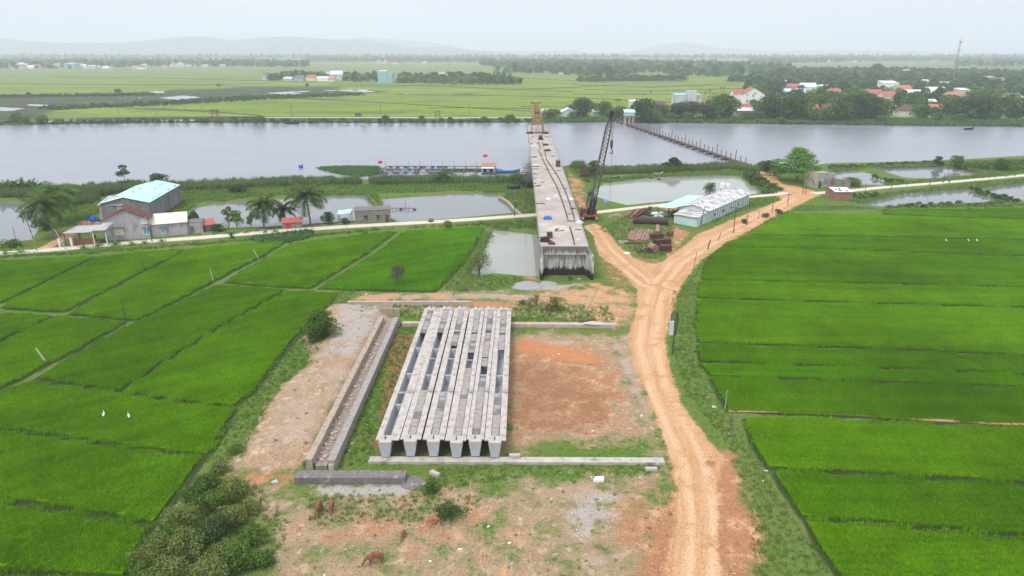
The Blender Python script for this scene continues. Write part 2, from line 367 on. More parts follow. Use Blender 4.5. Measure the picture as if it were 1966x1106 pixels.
def palm(name, label, h, L, nf, seed, lean=(0, 0), cat='palm tree', group=None, mat='leaf_palm', tr=.2, droop=1.0, nuts=0, nl=18, lw=.75, up0=1.35):
    rg = random.Random(seed); t = T(name, label, cat, group=group)
    pts = [Vector((lean[0] * (i / 6) ** 1.5, lean[1] * (i / 6) ** 1.5, h * i / 6 - (.3 if i == 0 else 0))) for i in range(7)]
    MB().path(pts, tr, 8, tr * .7).build('trunk', M['palm_bark'], t, smooth=True)
    vs_, fs = [], []
    for i in range(nf):
        el = up0 - 1.5 * (i / nf) + rg.uniform(-.12, .12); az = i * 2.4 + rg.uniform(-.25, .25)
        palm_frond(vs_, fs, pts[-1], az, el, L * rg.uniform(.85, 1.1), rg, droop * rg.uniform(.85, 1.2), lw, nl)
    me = quick_mesh('crown', np.array([tuple(v) for v in vs_]), np.array(fs), M[mat], np.random.default_rng(seed).random(len(fs)))
    link('crown', me, t)
    if nuts:
        mb = MB()
        for i in range(nuts):
            a = rg.uniform(0, 6.28); c_ = pts[-1] + Vector((math.cos(a) * .35, math.sin(a) * .35, -.35)); mb.tube(c_ + Vector((0, 0, .16)), c_ - Vector((0, 0, .16)), .13, .1, 6)
        mb.build('coconuts', M['leaf_olive'], t)
    return t
def tuft_obj(name, n, h, spread, mat, seed, wid=.03, lean=.3, patch=None, seg=1):
    """upright blades; used as the instance source of grass, reeds and rice"""
    rg = np.random.default_rng(seed)
    if patch: o = rg.uniform(-patch / 2, patch / 2, (n, 2))
    else: o = rg.normal(size=(n, 2)) * spread * .3
    a = rg.uniform(0, 6.283, n); b = rg.uniform(0, 6.283, n); hh = h * rg.uniform(.65, 1.1, n); q = lean * hh * rg.uniform(.2, 1, n)
    p0 = np.stack([o[:, 0], o[:, 1], np.zeros(n)], 1); dx = np.stack([np.cos(a), np.sin(a), np.zeros(n)], 1) * wid / 2
    tip = p0 + np.stack([np.cos(b) * q, np.sin(b) * q, hh], 1); mid = p0 + np.stack([np.cos(b) * q * .3, np.sin(b) * q * .3, hh * .55], 1)
    ver = np.stack([p0 - dx, p0 + dx, mid + dx, tip + dx * .15, tip - dx * .15, mid - dx], 1).reshape(-1, 3)
    i = np.arange(n) * 6; fs = np.concatenate([np.stack([i, i + 1, i + 2, i + 5], 1), np.stack([i + 5, i + 2, i + 3, i + 4], 1)])
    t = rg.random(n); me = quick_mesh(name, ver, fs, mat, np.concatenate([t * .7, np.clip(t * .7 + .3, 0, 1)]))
    return bpy.data.objects.new(name, me)
_gn = {}
def gn_for(src):
    key = tuple(o.name for o in src)
    if key in _gn: return _gn[key]
    g = bpy.data.node_groups.new('scatter', 'GeometryNodeTree')
    g.interface.new_socket('Geometry', in_out='INPUT', socket_type='NodeSocketGeometry'); g.interface.new_socket('Geometry', in_out='OUTPUT', socket_type='NodeSocketGeometry')
    gi = g.nodes.new('NodeGroupInput'); go = g.nodes.new('NodeGroupOutput'); jn = g.nodes.new('GeometryNodeJoinGeometry')
    def na(nm):
        a = g.nodes.new('GeometryNodeInputNamedAttribute'); a.data_type = 'FLOAT'; a.inputs[0].default_value = nm; return a.outputs[0]
    kind = na('kind'); cx = g.nodes.new('ShaderNodeCombineXYZ'); g.links.new(na('rz'), cx.inputs[2]); sc = na('sc')
    cs = g.nodes.new('ShaderNodeCombineXYZ'); g.links.new(sc, cs.inputs[0]); g.links.new(sc, cs.inputs[1]); g.links.new(na('scz'), cs.inputs[2])
    g.links.new(gi.outputs[0], jn.inputs[0])
    for k, o in enumerate(src):
        cm = g.nodes.new('FunctionNodeCompare'); cm.data_type = 'FLOAT'; cm.operation = 'EQUAL'; cm.inputs['Epsilon'].default_value = .3
        g.links.new(kind, cm.inputs['A']); cm.inputs['B'].default_value = k + 1.0
        oi = g.nodes.new('GeometryNodeObjectInfo'); oi.inputs[0].default_value = o; oi.transform_space = 'ORIGINAL'
        ip = g.nodes.new('GeometryNodeInstanceOnPoints')
        g.links.new(gi.outputs[0], ip.inputs['Points']); g.links.new(cm.outputs[0], ip.inputs['Selection']); g.links.new(oi.outputs['Geometry'], ip.inputs['Instance'])
        g.links.new(cx.outputs[0], ip.inputs['Rotation']); g.links.new(cs.outputs[0], ip.inputs['Scale']); g.links.new(ip.outputs[0], jn.inputs[0])
    g.links.new(jn.outputs[0], go.inputs[0]); _gn[key] = g
    return g
def scatter(name, pts, src, sc=(.8, 1.2), seed=0, base=None, mats=None, scz=None):
    """object holding a base mesh plus instances of src on loose points"""
    rg = np.random.default_rng(seed); pts = np.asarray(pts, float).reshape(-1, 3); n = len(pts)
    bv, bf = (base.v, base.f) if base else ([], [])
    me = bpy.data.meshes.new(name); me.from_pydata(list(bv) + [tuple(p) for p in pts], [], bf)
    for q in mats or []: me.materials.append(q)
    nb = len(bv)
    s_ = rg.uniform(*sc, n)
    for nm, val in (('kind', rg.integers(1, len(src) + 1, n)), ('rz', rg.uniform(0, 6.283, n)), ('sc', s_), ('scz', s_ * (rg.uniform(*scz, n) if scz else 1))):
        at = me.attributes.new(nm, 'FLOAT', 'POINT'); arr = np.zeros(nb + n, np.float32); arr[nb:] = val; at.data.foreach_set('value', arr)
    me.update(); o = link(name, me); md = o.modifiers.new('scatter', 'NODES'); md.node_group = gn_for(src); return o
def inside(px, py, poly):
    c_ = np.zeros(len(px), bool); n = len(poly)
    for i in range(n):
        x0, y0 = poly[i]; x1, y1 = poly[(i + 1) % n]
        if y0 == y1: continue
        k = ((y0 > py) != (y1 > py)) & (px < (x1 - x0) * (py - y0) / (y1 - y0) + x0); c_ ^= k
    return c_
def sdf(px, py, poly):
    dmin = np.full(len(px), 1e9); n = len(poly)
    for i in range(n):
        x0, y0 = poly[i]; x1, y1 = poly[(i + 1) % n]; dx, dy = x1 - x0, y1 - y0; L = dx * dx + dy * dy + 1e-12
        t = np.clip(((px - x0) * dx + (py - y0) * dy) / L, 0, 1); dmin = np.minimum(dmin, (px - x0 - t * dx) ** 2 + (py - y0 - t * dy) ** 2)
    dmin = np.sqrt(dmin); return np.where(inside(px, py, poly), -dmin, dmin)
def fill(poly, spacing, seed=0, inset=0.0, jitter=.45):
    rg = np.random.default_rng(seed); p = np.array(poly); x0, y0 = p.min(0); x1, y1 = p.max(0)
    X, Y = np.meshgrid(np.arange(x0, x1 + spacing, spacing), np.arange(y0, y1 + spacing, spacing)); X = X.ravel(); Y = Y.ravel()
    X = X + rg.uniform(-jitter, jitter, len(X)) * spacing; Y = Y + rg.uniform(-jitter, jitter, len(Y)) * spacing
    k = sdf(X, Y, poly) < -inset; return X[k], Y[k]
def ribbon(line, wd, z, name, mat, thick=.12, parent=None):
    """a road or wall strip following a centre line"""
    p = [Vector((a[0], a[1])) for a in line]; mb = MB(); L_, R_ = [], []
    for i, q in enumerate(p):
        t = ((p[min(i + 1, len(p) - 1)] - p[max(i - 1, 0)])).normalized(); nn = Vector((-t.y, t.x)); ww = wd[i] if isinstance(wd, (list, tuple)) else wd
        L_.append(q + nn * ww / 2); R_.append(q - nn * ww / 2)
    zz = z if isinstance(z, (list, tuple)) else [z] * len(p)
    for i in range(len(p) - 1):
        mb.hexa([(R_[i].x, R_[i].y, zz[i] - thick), (R_[i + 1].x, R_[i + 1].y, zz[i + 1] - thick), (L_[i + 1].x, L_[i + 1].y, zz[i + 1] - thick), (L_[i].x, L_[i].y, zz[i] - thick)],
                [(R_[i].x, R_[i].y, zz[i]), (R_[i + 1].x, R_[i + 1].y, zz[i + 1]), (L_[i + 1].x, L_[i + 1].y, zz[i + 1]), (L_[i].x, L_[i].y, zz[i])])
    return mb.build(name, mat, parent)
# ---------------------------------------------------------------- where things lie on the ground (traced rows and columns turned into metres)
WZ = -0.5
RIVER = [(-900, 375), (-300, 372), (0, 366), (120, 366), (190, 362), (260, 358), (380, 357), (550, 349), (640, 350), (690, 346), (780, 346), (900, 345), (1000, 344), (1016, 340), (1060, 330), (1085, 318),
         (1110, 320), (1140, 326), (1200, 326), (1290, 325), (1400, 319), (1470, 324), (1520, 326), (1580, 315), (1700, 313), (1800, 309), (1870, 306), (1966, 300), (2300, 296), (2900, 292),
         (2900, 258), (2300, 250), (1966, 243), (1750, 241), (1500, 238), (1300, 236), (1200, 234), (1100, 233), (1030, 235), (860, 236), (700, 236), (430, 236), (300, 236), (100, 239), (0, 241), (-300, 247), (-900, 260)]
PONDS = [
    [(-300, 400), (0, 388), (66, 389), (84, 400), (78, 425), (70, 445), (62, 462), (0, 471), (-300, 485)],
    [(352, 420), (368, 400), (420, 389), (520, 382), (650, 375), (702, 374), (722, 393), (728, 408), (700, 425), (640, 428), (560, 435), (420, 440), (370, 438)],
    [(730, 382), (800, 377), (880, 372), (940, 370), (962, 378), (985, 398), (992, 409), (880, 420), (770, 428), (752, 420), (738, 398)],
    [(948, 442), (1000, 447), (1034, 452), (1038, 533), (1005, 531), (950, 526), (920, 530), (903, 524), (922, 495), (935, 470)],
    [(972, 431), (1020, 431), (1020, 440), (990, 439), (975, 438)],
    [(1135, 372), (1160, 352), (1250, 341), (1380, 333), (1420, 340), (1466, 373), (1380, 378), (1204, 395), (1175, 388), (1150, 380)],
    [(1590, 328), (1640, 326), (1680, 336), (1708, 350), (1700, 357), (1650, 356), (1606, 346)],
    [(1672, 322), (1760, 317), (1835, 318), (1885, 335), (1800, 347), (1735, 342)],
    [(1645, 392), (1740, 371), (1845, 362), (1938, 389), (1830, 396), (1700, 399)],
    [(1872, 361), (1966, 350), (2200, 340), (2200, 394), (1972, 388), (1925, 377)],
    # flooded patches of the marsh beyond the river
    [(300, 188), (350, 183), (392, 187), (342, 192)], [(208, 189), (262, 185), (280, 189), (240, 191)], [(282, 174), (318, 176), (312, 180), (284, 177)],
    [(0, 205), (50, 208), (20, 214), (-120, 214)], [(42, 198), (105, 202), (150, 203), (120, 206), (60, 204)], [(500, 179), (540, 176), (590, 178), (560, 182)], [(540, 176), (600, 174), (590, 177)],
    [(640, 173), (700, 172), (724, 177), (690, 178)], [(612, 174), (650, 173), (640, 175)], [(770, 180), (786, 179), (784, 182)], [(835, 179), (858, 179), (850, 181)], [(0, 183), (40, 185), (0, 189)],
    [(80, 232), (140, 228), (150, 232), (100, 236)], [(165, 230), (230, 229), (232, 233), (170, 234)], [(272, 229), (380, 229), (370, 233), (275, 234)], [(480, 186), (500, 184), (510, 186), (490, 187)],
    [(1000, 228), (900, 228), (905, 231), (1000, 231)], [(-500, 195), (-60, 190), (-60, 199), (-500, 205)]]
RICE = {  # field outlines, split by their earth banks
    'broad field with two white egrets, second from the left edge of the yard': ([(-160, 765), (0, 749), (55, 728), (110, 736), (230, 749), (330, 766), (447, 779), (425, 825), (400, 867), (300, 858), (200, 844), (100, 828), (0, 817), (-160, 800)], 1),
    'field below the egrets, left of the thorny thicket': ([(-160, 804), (0, 822), (100, 833), (200, 849), (300, 864), (388, 871), (345, 935), (294, 997), (200, 981), (100, 966), (0, 950), (-160, 925)], 1),
    'field at the lower left corner of the photo': ([(-160, 932), (0, 957), (100, 974), (200, 990), (286, 1004), (262, 1050), (238, 1100), (120, 1096), (0, 1088), (-160, 1060)], 1),
    'sliver of field at the very bottom left': ([(-160, 1068), (0, 1095), (120, 1104), (232, 1110), (200, 1220), (-160, 1200)], 1),
    'long field on the far side of the path, left of the yard': ([(418, 544), (545, 553), (420, 623), (300, 698), (226, 745), (150, 733), (70, 721), (142, 679), (252, 619), (337, 581)], 0),
    'long field ending at the round tree': ([(553, 555), (645, 560), (630, 580), (588, 622), (556, 655), (520, 700), (479, 750), (447, 775), (330, 762), (232, 747), (300, 704), (420, 628)], 1),
    'field above the path junction, beside the creeper patch': ([(432, 538), (495, 501), (559, 466), (640, 454), (700, 448), (762, 441), (700, 485), (640, 521), (596, 549), (500, 544)], 1),
    'field left of the pond beside the bridge': ([(612, 550), (680, 510), (740, 472), (776, 443), (850, 438), (927, 434), (912, 466), (884, 505), (853, 537), (834, 555), (760, 554)], 2),
    'field at the left edge under the lane': ([(-160, 505), (0, 497), (100, 494), (178, 489), (90, 535), (0, 577), (-160, 570)], 1),
    'field under the grey gabled house': ([(190, 489), (270, 481), (352, 476), (325, 492), (240, 534), (124, 594), (70, 591), (2, 586), (90, 540)], 1),
    'long field above the footpath with a lone post': ([(362, 476), (450, 467), (548, 461), (499, 490), (443, 518), (404, 539), (303, 591), (261, 610), (205, 605), (132, 598), (240, 541), (330, 495)], 1),
    'small field at the left edge under the cross bank': ([(-160, 598), (0, 597), (22, 597), (0, 609), (-160, 680)], 1),
    'narrow field at the left edge below the cross bank': ([(27, 598), (98, 603), (60, 621), (0, 648), (-160, 720), (-160, 690)], 1),
    'field at the left edge with a leaning post': ([(105, 605), (175, 609), (237, 614), (204, 634), (134, 673), (89, 694), (0, 740), (-100, 776), (-160, 770), (-160, 730), (0, 655), (60, 626)], 1),
    'narrow field along the shrub lined pond': ([(1697, 400), (1830, 399), (1966, 398), (2300, 398), (2300, 424), (1966, 417), (1840, 414), (1697, 409)], 0),
    'field below the brick shed': ([(1512, 407), (1600, 409), (1690, 411), (1840, 417), (2300, 427), (2300, 463), (1750, 452), (1440, 447), (1480, 424)], 1),
    'field with three white egrets': ([(1436, 450), (1750, 455), (2300, 466), (2300, 496), (1966, 487), (1600, 474), (1390, 470), (1405, 463)], 0),
    'dark striped field beside the bend of the dirt road': ([(1385, 472), (1600, 477), (1966, 490), (2300, 500), (2300, 558), (1966, 547), (1600, 538), (1348, 533), (1352, 510), (1366, 488)], 0),
    'narrow bright field beside the road fork': ([(1345, 536), (1600, 541), (1966, 550), (2300, 560), (2300, 598), (1966, 585), (1600, 575), (1340, 567), (1341, 550)], 1),
    'wide bright field beside the dark meter pole': ([(1340, 571), (1600, 579), (1966, 589), (2300, 600), (2300, 690), (1966, 676), (1700, 664), (1340, 652), (1338, 610)], 1),
    'dull green field right of the dirt road': ([(1339, 657), (1700, 669), (1966, 681), (2300, 694), (2300, 728), (1966, 713), (1823, 706), (1344, 688)], 0),
    'thin bright field right of the dirt road': ([(1343, 692), (1600, 700), (1823, 709), (1966, 716), (2300, 732), (2300, 755), (1966, 737), (1700, 727), (1363, 716)], 2),
    'dark green field above the tan footpath': ([(1362, 720), (1700, 731), (1966, 741), (2300, 758), (2300, 835), (1966, 810), (1700, 797), (1560, 790), (1398, 784), (1382, 755)], 0),
    'bright rounded field below the tan footpath': ([(1428, 797), (1600, 802), (1966, 816), (2300, 838), (2300, 945), (1966, 920), (1700, 903), (1474, 892), (1446, 850)], 1),
    'darker field with a flattened patch': ([(1482, 898), (1700, 909), (1966, 926), (2300, 952), (2300, 1052), (1966, 1020), (1700, 997), (1538, 986), (1505, 935)], 0),
    'bright field at the lower right corner of the photo': ([(1545, 991), (1700, 1003), (1966, 1027), (2300, 1060), (2300, 1200), (1660, 1180), (1610, 1096), (1572, 1045)], 1)}
def grow(poly, d_):
    a = sum(poly[i][0] * poly[(i + 1) % len(poly)][1] - poly[(i + 1) % len(poly)][0] * poly[i][1] for i in range(len(poly))); s_ = 1 if a > 0 else -1; out = []
    for i, p in enumerate(poly):
        e1 = (Vector(p) - Vector(poly[i - 1])).normalized(); e2 = (Vector(poly[(i + 1) % len(poly)]) - Vector(p)).normalized(); t = e1 + e2
        if t.length < .2: t = e2
        t.normalize(); out.append((p[0] + t.y * s_ * d_, p[1] - t.x * s_ * d_))
    return out
RIVW = PP(RIVER, -.8); PONDW = [PP(q, WZ) for q in PONDS]

ROADL = [(1230, 1260), (1268, 1106), (1296, 1000), (1302, 950), (1285, 880), (1262, 810), (1238, 750), (1213, 690), (1206, 640), (1222, 590), (1222, 555), (1190, 520), (1150, 490), (1138, 450), (1118, 436),
         (1140, 428), (1165, 440), (1185, 470), (1225, 500), (1262, 508), (1300, 482), (1340, 450), (1390, 428), (1450, 404), (1500, 384), (1478, 366), (1520, 356), (1560, 366), (1580, 372), (1545, 388), (1480, 420),
         (1400, 462), (1345, 500), (1312, 540), (1290, 600), (1277, 650), (1283, 700), (1312, 780), (1350, 830), (1385, 875), (1378, 940), (1380, 1000), (1386, 1106), (1410, 1260)]
ROADORANGE = [(1180, 1260), (1215, 1106), (1240, 1030), (1290, 950), (1290, 900), (1400, 860), (1425, 940), (1458, 1010), (1448, 1106), (1490, 1260)]
TRACKS = [[(1340, 1180), (1345, 1106), (1350, 1000), (1335, 900), (1300, 820), (1262, 740), (1243, 660), (1250, 600), (1266, 545), (1300, 505), (1370, 462), (1440, 428), (1520, 380)],
          [(1300, 560), (1240, 545), (1205, 515), (1165, 480), (1145, 450), (1130, 425)]]
CLASSES = {
    'g_pale': [(ROADL, 1.0, 1.1),
               ([(690, 560), (800, 560), (900, 563), (1000, 567), (1100, 545), (1150, 540), (1215, 560), (1225, 600), (1190, 640), (1205, 700), (1240, 770), (1225, 775), (1185, 690), (1170, 640), (1110, 595), (1000, 580), (900, 578), (690, 582), (670, 575)], .52, 1.2),
               ([(590, 705), (690, 702), (640, 790), (605, 870), (475, 875), (490, 830), (540, 745)], .38, 1.5),
               ([(1440, 318), (1462, 322), (1490, 340), (1500, 352), (1545, 365), (1510, 372), (1478, 352), (1462, 334), (1432, 320)], 1.0, .8),
               ([(1115, 385), (1120, 350), (1085, 330), (1090, 380), (1110, 410), (1135, 400)], .5, 1.5),
               ([(1060, 560), (1140, 545), (1215, 560), (1215, 600), (1180, 640), (1150, 610), (1060, 585)], .55, 3),
               ([(965, 1070), (1030, 1000), (1040, 1005), (985, 1080), (965, 1180), (930, 1180)], .6, .7),
               ([(110, 470), (150, 450), (135, 440), (100, 462), (60, 482), (100, 480)], .8, .8), ([(1450, 1000), (1480, 1020), (1440, 1010)], .3, 1)],
    'g_orange': [(ROADORANGE, .95, 1.8), ([(950, 655), (1120, 655), (1190, 672), (1205, 720), (1222, 780), (1215, 830), (1150, 845), (1080, 838), (1000, 858), (950, 850)], .68, 4),
                 ([(985, 655), (1080, 668), (1150, 700), (1080, 690), (980, 680)], .95, 1.5), ([(1130, 950), (1300, 900), (1300, 1106), (1150, 1060)], .6, 3), ([(430, 905), (560, 905), (560, 930), (480, 935), (440, 920)], .75, 1.5),
                 ([(560, 940), (1000, 950), (1150, 1106), (540, 1106)], .42, 4), ([(1150, 470), (1300, 500), (1260, 560), (1300, 640), (1220, 620), (1140, 520)], .5, 3), ([(870, 577), (980, 582), (1060, 590), (900, 592)], .7, 1),
                 ([(1390, 430), (1540, 385), (1400, 470), (1320, 520), (1300, 490)], .62, 1.5), ([(1085, 345), (1125, 350), (1130, 420), (1100, 400)], .6, 1.5), ([(1280, 430), (1330, 445), (1290, 490), (1270, 500), (1290, 470)], .8, 1.5),
                 ([(1270, 790), (1400, 880), (1440, 1000), (1400, 900), (1330, 850)], .62, 2), ([(1270, 395), (1310, 395), (1300, 405), (1270, 405)], .7, 1), ([(1000, 528), (1036, 532), (1036, 540), (1010, 535)], .8, .7)],
    'g_bare': [([(560, 590), (700, 590), (690, 700), (600, 880), (560, 905), (430, 905), (470, 850), (540, 740), (600, 700)], .95, 1.5),
               ([(430, 905), (570, 905), (570, 945), (1290, 893), (1300, 1010), (1260, 1260), (420, 1260), (500, 1060), (460, 960)], .6, 2.5),
               ([(870, 930), (1000, 905), (1200, 940), (1250, 1100), (1000, 1100), (850, 1010)], .62, 3), ([(955, 638), (1060, 634), (1130, 641), (1190, 640), (1215, 700), (1245, 780), (1268, 850), (1200, 848), (1130, 864), (1060, 850), (990, 870), (955, 872)], .74, 3), ([(1180, 640), (1218, 640), (1250, 760), (1280, 870), (1300, 950), (1260, 900), (1240, 860), (1205, 760), (1180, 690)], .8, 1.5), ([(1100, 540), (1240, 560), (1230, 640), (1100, 600)], .62, 2.5),
               ([(700, 600), (760, 610), (640, 890), (600, 900)], .9, .6), ([(1410, 880), (1290, 650), (1340, 690), (1380, 780), (1470, 960), (1460, 1080), (1430, 1000)], .46, 2), ([(680, 556), (1150, 550), (1180, 620), (670, 600)], .5, 2),
               ([(1150, 400), (1300, 400), (1320, 470), (1260, 500), (1180, 470)], .4, 2), ([(350, 447), (700, 425), (700, 436), (350, 456)], .45, .8), ([(960, 380), (1030, 370), (1030, 410), (1000, 405)], .45, 1.5),
               ([(180, 418), (240, 400), (180, 440), (150, 430)], .7, 1.5)],
    'g_gravel': [([(600, 705), (690, 702), (640, 790), (605, 870), (490, 870), (545, 745)], .42, 1.5), ([(640, 588), (735, 590), (725, 640), (690, 700), (610, 695), (640, 640)], .6, 1.5), ([(1060, 960), (1150, 930), (1220, 945), (1190, 1030), (1120, 1060), (1070, 1020)], .56, 2.5), ([(590, 930), (800, 925), (780, 950), (620, 955)], .72, .8),
                 ([(1100, 1060), (1260, 1040), (1220, 1106), (1100, 1106)], .5, 3), ([(700, 563), (960, 563), (1060, 568), (1060, 576), (700, 577)], .62, .8), ([(1040, 545), (1160, 545), (1215, 600), (1120, 600), (1060, 570)], .5, 2), ([(1035, 545), (1120, 545), (1080, 560), (1030, 556)], .65, 1), ([(1040, 655), (1100, 655), (1090, 665), (1045, 665)], .7, .8),
                 ([(1180, 640), (1215, 700), (1250, 790), (1230, 790), (1195, 720), (1170, 660)], .55, 1), ([(600, 895), (640, 895), (770, 620), (730, 610)], .8, .5)],
    'g_marsh': [([(-900, 200), (0, 181), (200, 180), (330, 172), (500, 166), (600, 164), (720, 172), (760, 177), (600, 183), (480, 190), (300, 200), (120, 212), (90, 225), (40, 238), (-300, 246), (-900, 258)], .66, 10), ([(860, 180), (930, 177), (900, 184)], .6, 4),
                ([(40, 238), (100, 240), (300, 237), (1000, 236), (1040, 232), (700, 225), (500, 223), (300, 224), (100, 228)], .8, 3), ([(1100, 236), (2500, 256), (2500, 232), (1500, 226), (1100, 228)], .75, 3), ([(1105, 155), (1320, 150), (1320, 156), (1110, 158)], .7, 6)],
    'g_plain': [([(-3000, 250), (0, 226), (500, 223), (1000, 225), (1500, 226), (3400, 250), (1500, 102.2), (900, 102.2), (500, 102.2)], 1, 3)],
    'g_paddy_shade': [(grow(PP(q, .5), .6 if q[0][0] < 900 else .28), 1, .3, 1) for q, k in RICE.values()],  # ground under and around the rice, darkened as painted shade of the field edges
    'g_damp_and_shade': [([(950, 690), (1060, 690), (1120, 730), (1180, 752), (1180, 815), (1120, 840), (985, 835)], .6, 2.5), ([(1085, 700), (1130, 700), (1120, 715), (1090, 715)], .8, 1), ([(1385, 905), (1425, 1000), (1450, 1260), (1400, 1260), (1400, 1000)], .62, 1.5), ([(1200, 1260), (1235, 1090), (1290, 960), (1295, 1100), (1270, 1260)], .5, 1.5), ([(745, 640), (975, 640), (975, 870), (715, 870)], .75, 1.0), ([(1345, 880), (1375, 870), (1370, 920), (1355, 930)], .6, .8)],  # damp soil patches; the quad under the girders is painted shade
    'g_red': [([(985, 650), (1050, 655), (1120, 672), (1160, 690), (1130, 702), (1060, 688), (985, 674)], .75, 1), ([(1180, 650), (1200, 655), (1190, 680)], .6, 1), ([(1300, 395), (1270, 395), (1275, 405)], .6, 1), ([(870, 580), (1000, 583), (960, 590), (880, 588)], .6, .8), ([(1390, 900), (1428, 990), (1440, 1106), (1460, 1260), (1415, 1260), (1400, 1000)], .6, 1.5), ([(1232, 1200), (1245, 1060), (1285, 960), (1290, 1010), (1268, 1106)], .55, 1.5), ([(1000, 529), (1036, 533), (1036, 541), (1010, 536)], .8, .6), ([(445, 905), (560, 910), (540, 925), (450, 920)], .55, 1)],
    'g_rutted': [(ROADL, 1, .6)]}
def axis(parts):
    out = [parts[0][0]]
    for a, b, s0, s1 in parts:
        n_ = max(1, int(round((b - a) / ((s0 + s1) / 2)))); t = np.arange(1, n_ + 1) / n_; out += list(a + (b - a) * (t * s0 * 2 / (s0 + s1) + t * t * (s1 - s0) / (s0 + s1)))
    return np.array(out)
half = [(0, 62, .6, .6), (62, 130, .6, 1.6), (130, 330, 1.6, 4), (330, 900, 4, 12), (900, 9000, 12, 900)]
xp = axis(half); xs = np.concatenate([-xp[:0:-1], xp])
ys = axis([(30, 44, 6, 1), (44, 130, .6, .6), (130, 260, .6, 1.5), (260, 440, 1.8, 2.2), (440, 760, 2.5, 5), (760, 14000, 6, 900)])
GX, GY = np.meshgrid(xs, ys); gx, gy = GX.ravel(), GY.ravel(); NX, NY = len(xs), len(ys)
def localised(poly, mg, fn):
    p = np.array(poly); k = (gx > p[:, 0].min() - mg) & (gx < p[:, 0].max() + mg) & (gy > p[:, 1].min() - mg) & (gy < p[:, 1].max() + mg)
    fn(k, sdf(gx[k], gy[k], poly))
attrs = {}
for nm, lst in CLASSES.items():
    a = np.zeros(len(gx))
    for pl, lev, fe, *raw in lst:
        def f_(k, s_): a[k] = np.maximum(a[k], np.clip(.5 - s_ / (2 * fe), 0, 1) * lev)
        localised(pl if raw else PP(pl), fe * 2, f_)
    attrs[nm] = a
wat = np.full(len(gx), 30.0)
for q in PONDW:
    def f_(k, s_): wat[k] = np.minimum(wat[k], s_)
    localised(q, 30, f_)
wz = np.full(len(gx), WZ); rv = np.full(len(gx), 30.0)
def f_(k, s_): rv[k] = np.minimum(rv[k], s_)
localised(RIVW, 30, f_)
hgt = .05 * np.sin(gx * .9 + np.sin(gy * .7)) * np.cos(gy * 1.1 + 1) + .04 * np.sin(gx * 2.3 + gy * 1.7)
ztop = hgt
zp = WZ + np.clip(wat * .55, -1.2, 2); zr = -.8 + np.clip(rv * .35, -1.5, 2)
gz = np.minimum(np.minimum(hgt, zp), zr)
PAD = PP([(640, 588), (732, 592), (735, 606), (604, 885), (590, 885), (470, 880), (490, 830), (545, 745), (600, 700), (625, 650)])
def f_(k, s_): gz[k] += .9 * np.clip(.5 - s_ / 2.4, 0, 1) + .12 * np.sin(gx[k] * 3.1 + gy[k]) * np.sin(gy[k] * 2.7) * (s_ < 0)
localised(PAD, 4, f_)
mound = PP([(940, 975), (985, 950), (1015, 975), (990, 1000), (950, 1000)])
def f_(k, s_): gz[k] += .7 * np.clip(.5 - s_ / 3, 0, 1)
localised(mound, 4, f_)
bank = PP([(1120, 352), (1085, 322), (1075, 335), (1090, 390), (1112, 408), (1130, 398), (1128, 370)])
def f_(k, s_): gz[k] += 1.2 * np.clip(.5 - s_ / 4, 0, 1)
localised(bank, 5, f_)
# side-to-side offset from the wheel tracks, so that ruts run along the road
rut = np.full(len(gx), 20.0)
for tr in TRACKS:
    p = np.array(PP(tr)); k = np.where((gx > p[:, 0].min() - 12) & (gx < p[:, 0].max() + 12) & (gy > p[:, 1].min() - 12) & (gy < p[:, 1].max() + 12))[0]
    for i in range(len(p) - 1):
        d_ = p[i + 1] - p[i]; L2 = (d_ ** 2).sum(); t = np.clip(((gx[k] - p[i, 0]) * d_[0] + (gy[k] - p[i, 1]) * d_[1]) / L2, 0, 1)
        ex, ey = gx[k] - p[i, 0] - t * d_[0], gy[k] - p[i, 1] - t * d_[1]; dd = np.hypot(ex, ey); sg = np.sign(d_[0] * ey - d_[1] * ex)
        b_ = dd < np.abs(rut[k]); rut[k[b_]] = (dd * sg)[b_]
attrs['g_rut'] = rut
gz[(gy > 3000)] -= 0
ver = np.stack([gx, gy, gz], 1); ii = (np.arange(NY - 1)[:, None] * NX + np.arange(NX - 1)[None]).ravel()
faces = np.stack([ii, ii + 1, ii + 1 + NX, ii + NX], 1)
fr = attrs['g_rutted'][faces].mean(1) > .45

# ---------------------------------------------------------------- ground material
m = N('ground'); pos = m.n('NewGeometry').outputs['Position']
A = {k: m.attr(k) for k in ('g_pale', 'g_orange', 'g_bare', 'g_gravel', 'g_marsh', 'g_plain', 'g_rut', 'g_paddy_shade', 'g_damp_and_shade', 'g_red')}
nb_ = m.noise(pos, .35, 7, .62); nf = m.noise(pos, 1.9, 6, .7); nff = m.noise(pos, 9, 4, .7); nl = m.noise(pos, .06, 4)
def mask(a, amp=1.0, wdt=.05):
    j = m.math('ADD', m.math('MULTIPLY', m.math('SUBTRACT', nb_, .5), 1.5 * amp), m.math('MULTIPLY', m.math('SUBTRACT', nf, .5), .75 * amp))
    j = m.math('ADD', j, m.math('MULTIPLY', m.math('SUBTRACT', nff, .5), .5 * amp)); return m.step(m.math('ADD', A[a], j), .5 - wdt * 1.6, .5 + wdt * 1.6)
gr = m.mix(m.step(nf, .3, .7), (.06, .115, .015), (.115, .19, .03)); gr = m.mix(m.math('MULTIPLY', m.step(nl, .42, .62), .6), gr, (.14, .16, .045)); gr = m.mix(m.math('MULTIPLY', m.step(nff, .5, .8), .5), gr, (.17, .18, .08))
gr = m.mix(m.step(m.noise(pos, .8, 5), .56, .7), gr, (.05, .09, .015))
bare = m.mix(m.step(nf, .3, .7), (.38, .265, .17), (.27, .185, .12)); bare = m.mix(m.step(m.noise(pos, .9, 6, .75), .52, .66), bare, (.48, .37, .255))
